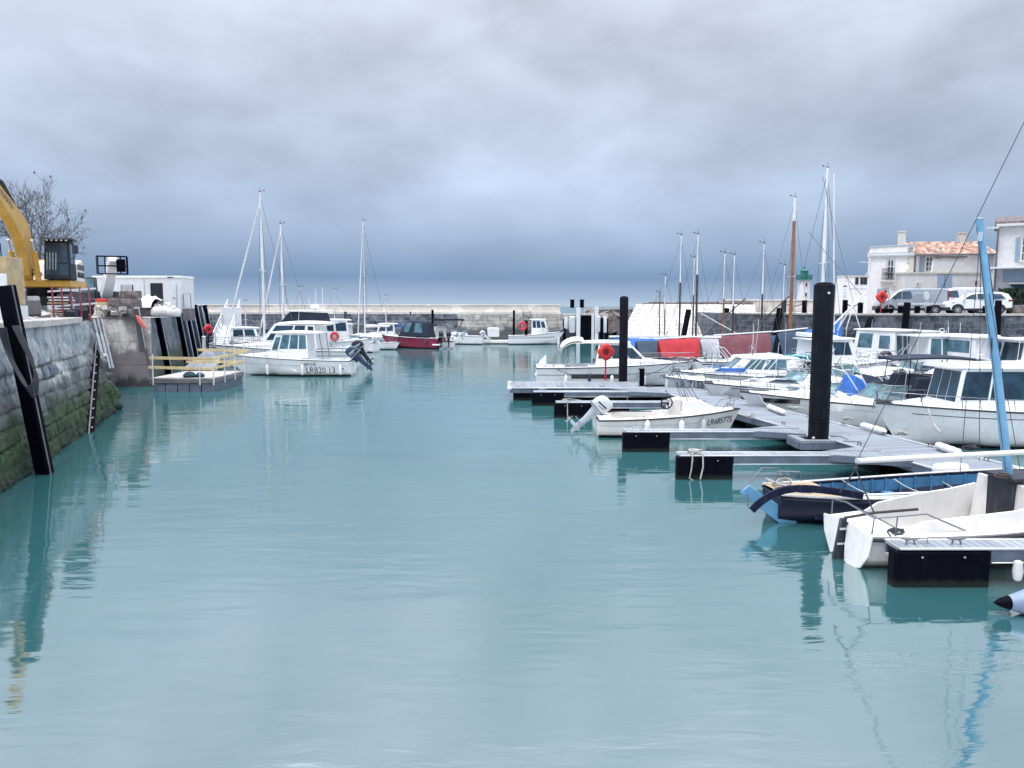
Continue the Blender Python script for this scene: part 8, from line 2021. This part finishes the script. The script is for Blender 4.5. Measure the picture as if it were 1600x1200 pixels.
b = MB(); b.tube([(-.05, -.1, z3(358)), (-.3, -.6, z3(356))], .03, 6); b.box(-.45, -.8, z3(356), .9, .4, .12); b.build('wall_lamp', LG, r5)
# dark hedge, planter
b = MB(); rh = random.Random(4); hc = (xat(1592, 59.5, 5), 60.5)
for k in range(2600):
    a, e_, rr_ = rh.uniform(0, 2*PI), rh.uniform(-.2, 1.4), rh.random()**.4
    c_ = P(1.5*rr_*math.cos(a)*math.cos(e_)+rh.uniform(-.5, .5), .8*rr_*math.sin(a)*math.cos(e_), 1.0+1.1*rr_*math.sin(e_)); s = rh.uniform(.05, .11)
    n_ = P(rh.uniform(-1, 1), rh.uniform(-1, 1), rh.uniform(-1, 1)).normalized(); t_ = n_.orthogonal()*s; u_ = n_.cross(t_)
    b.add([c_-t_, c_-u_*.5, c_+t_, c_+u_*.5], [(0, 1, 2, 3)])
hg = thing('shrub', (hc[0], hc[1], QZ), 0, 'dark evergreen shrub in a stone planter behind the white car', 'shrub')
b.build('foliage', mat('dark_foliage', (.02, .045, .025), .7), hg, smooth=False)
b2 = MB(); b2.tube([(0, 0, .3), (.1, 0, 1.2)], .06, 6); b2.build('stem', BRK, hg)
b = MB(); b.box(0, 0, .35, 1.5, 1.0, .7); tag(b.build('stone_planter', DST, loc=(xat(1595, 56, 4), rqY(xat(1595, 56, 4))+1.2, QZ), bevel=.05), 'rough grey stone planter at the right edge of the quay', 'planter')

# --- lighthouse
YL = 185.0; c = dp(1255, 475, YL); m_ = YL/1200
lh = thing('lighthouse', (c.x, YL, QZ), 0, 'white lighthouse with a green lantern and gallery beyond the parapet', 'lighthouse')
def zl(v): return dp(1255, v, YL).z-QZ
w_ = 11*m_
b = MB(); b.lathe([(w_*.98, -1), (w_*.80, zl(440)), (w_*.92, zl(438)), (w_*.92, zl(437))], 20); b.build('tower', PLA, lh)
b = MB(); b.lathe([(12*m_, zl(437)), (12*m_, zl(435.5))], 20)
for k in range(20): a = 2*PI*k/20; b.tube([(11.5*m_*math.cos(a), 11.5*m_*math.sin(a), zl(436)), (11.5*m_*math.cos(a), 11.5*m_*math.sin(a), zl(430))], .05, 4)
for z_ in (430, 433): b.torus((0, 0, zl(z_)), 11.5*m_, .07, 'Z', 24, 5)
b.build('gallery', GRN, lh)
b = MB(); b.lathe([(5.6*m_, zl(436)), (5.6*m_, zl(424)), (6.4*m_, zl(423.5)), (4.5*m_, zl(421)), (.1, zl(419)), (.1, zl(417))], 16); b.lathe([(.05, zl(418)), (.35, zl(417)), (.05, zl(416))], 8); b.build('lantern', GRN, lh)
for v in (445, 460): b = MB(); b.box(0, -w_*.86-.05, zl(v), 1.6*m_, .5, 5*m_); b.build('window', IRN, lh)
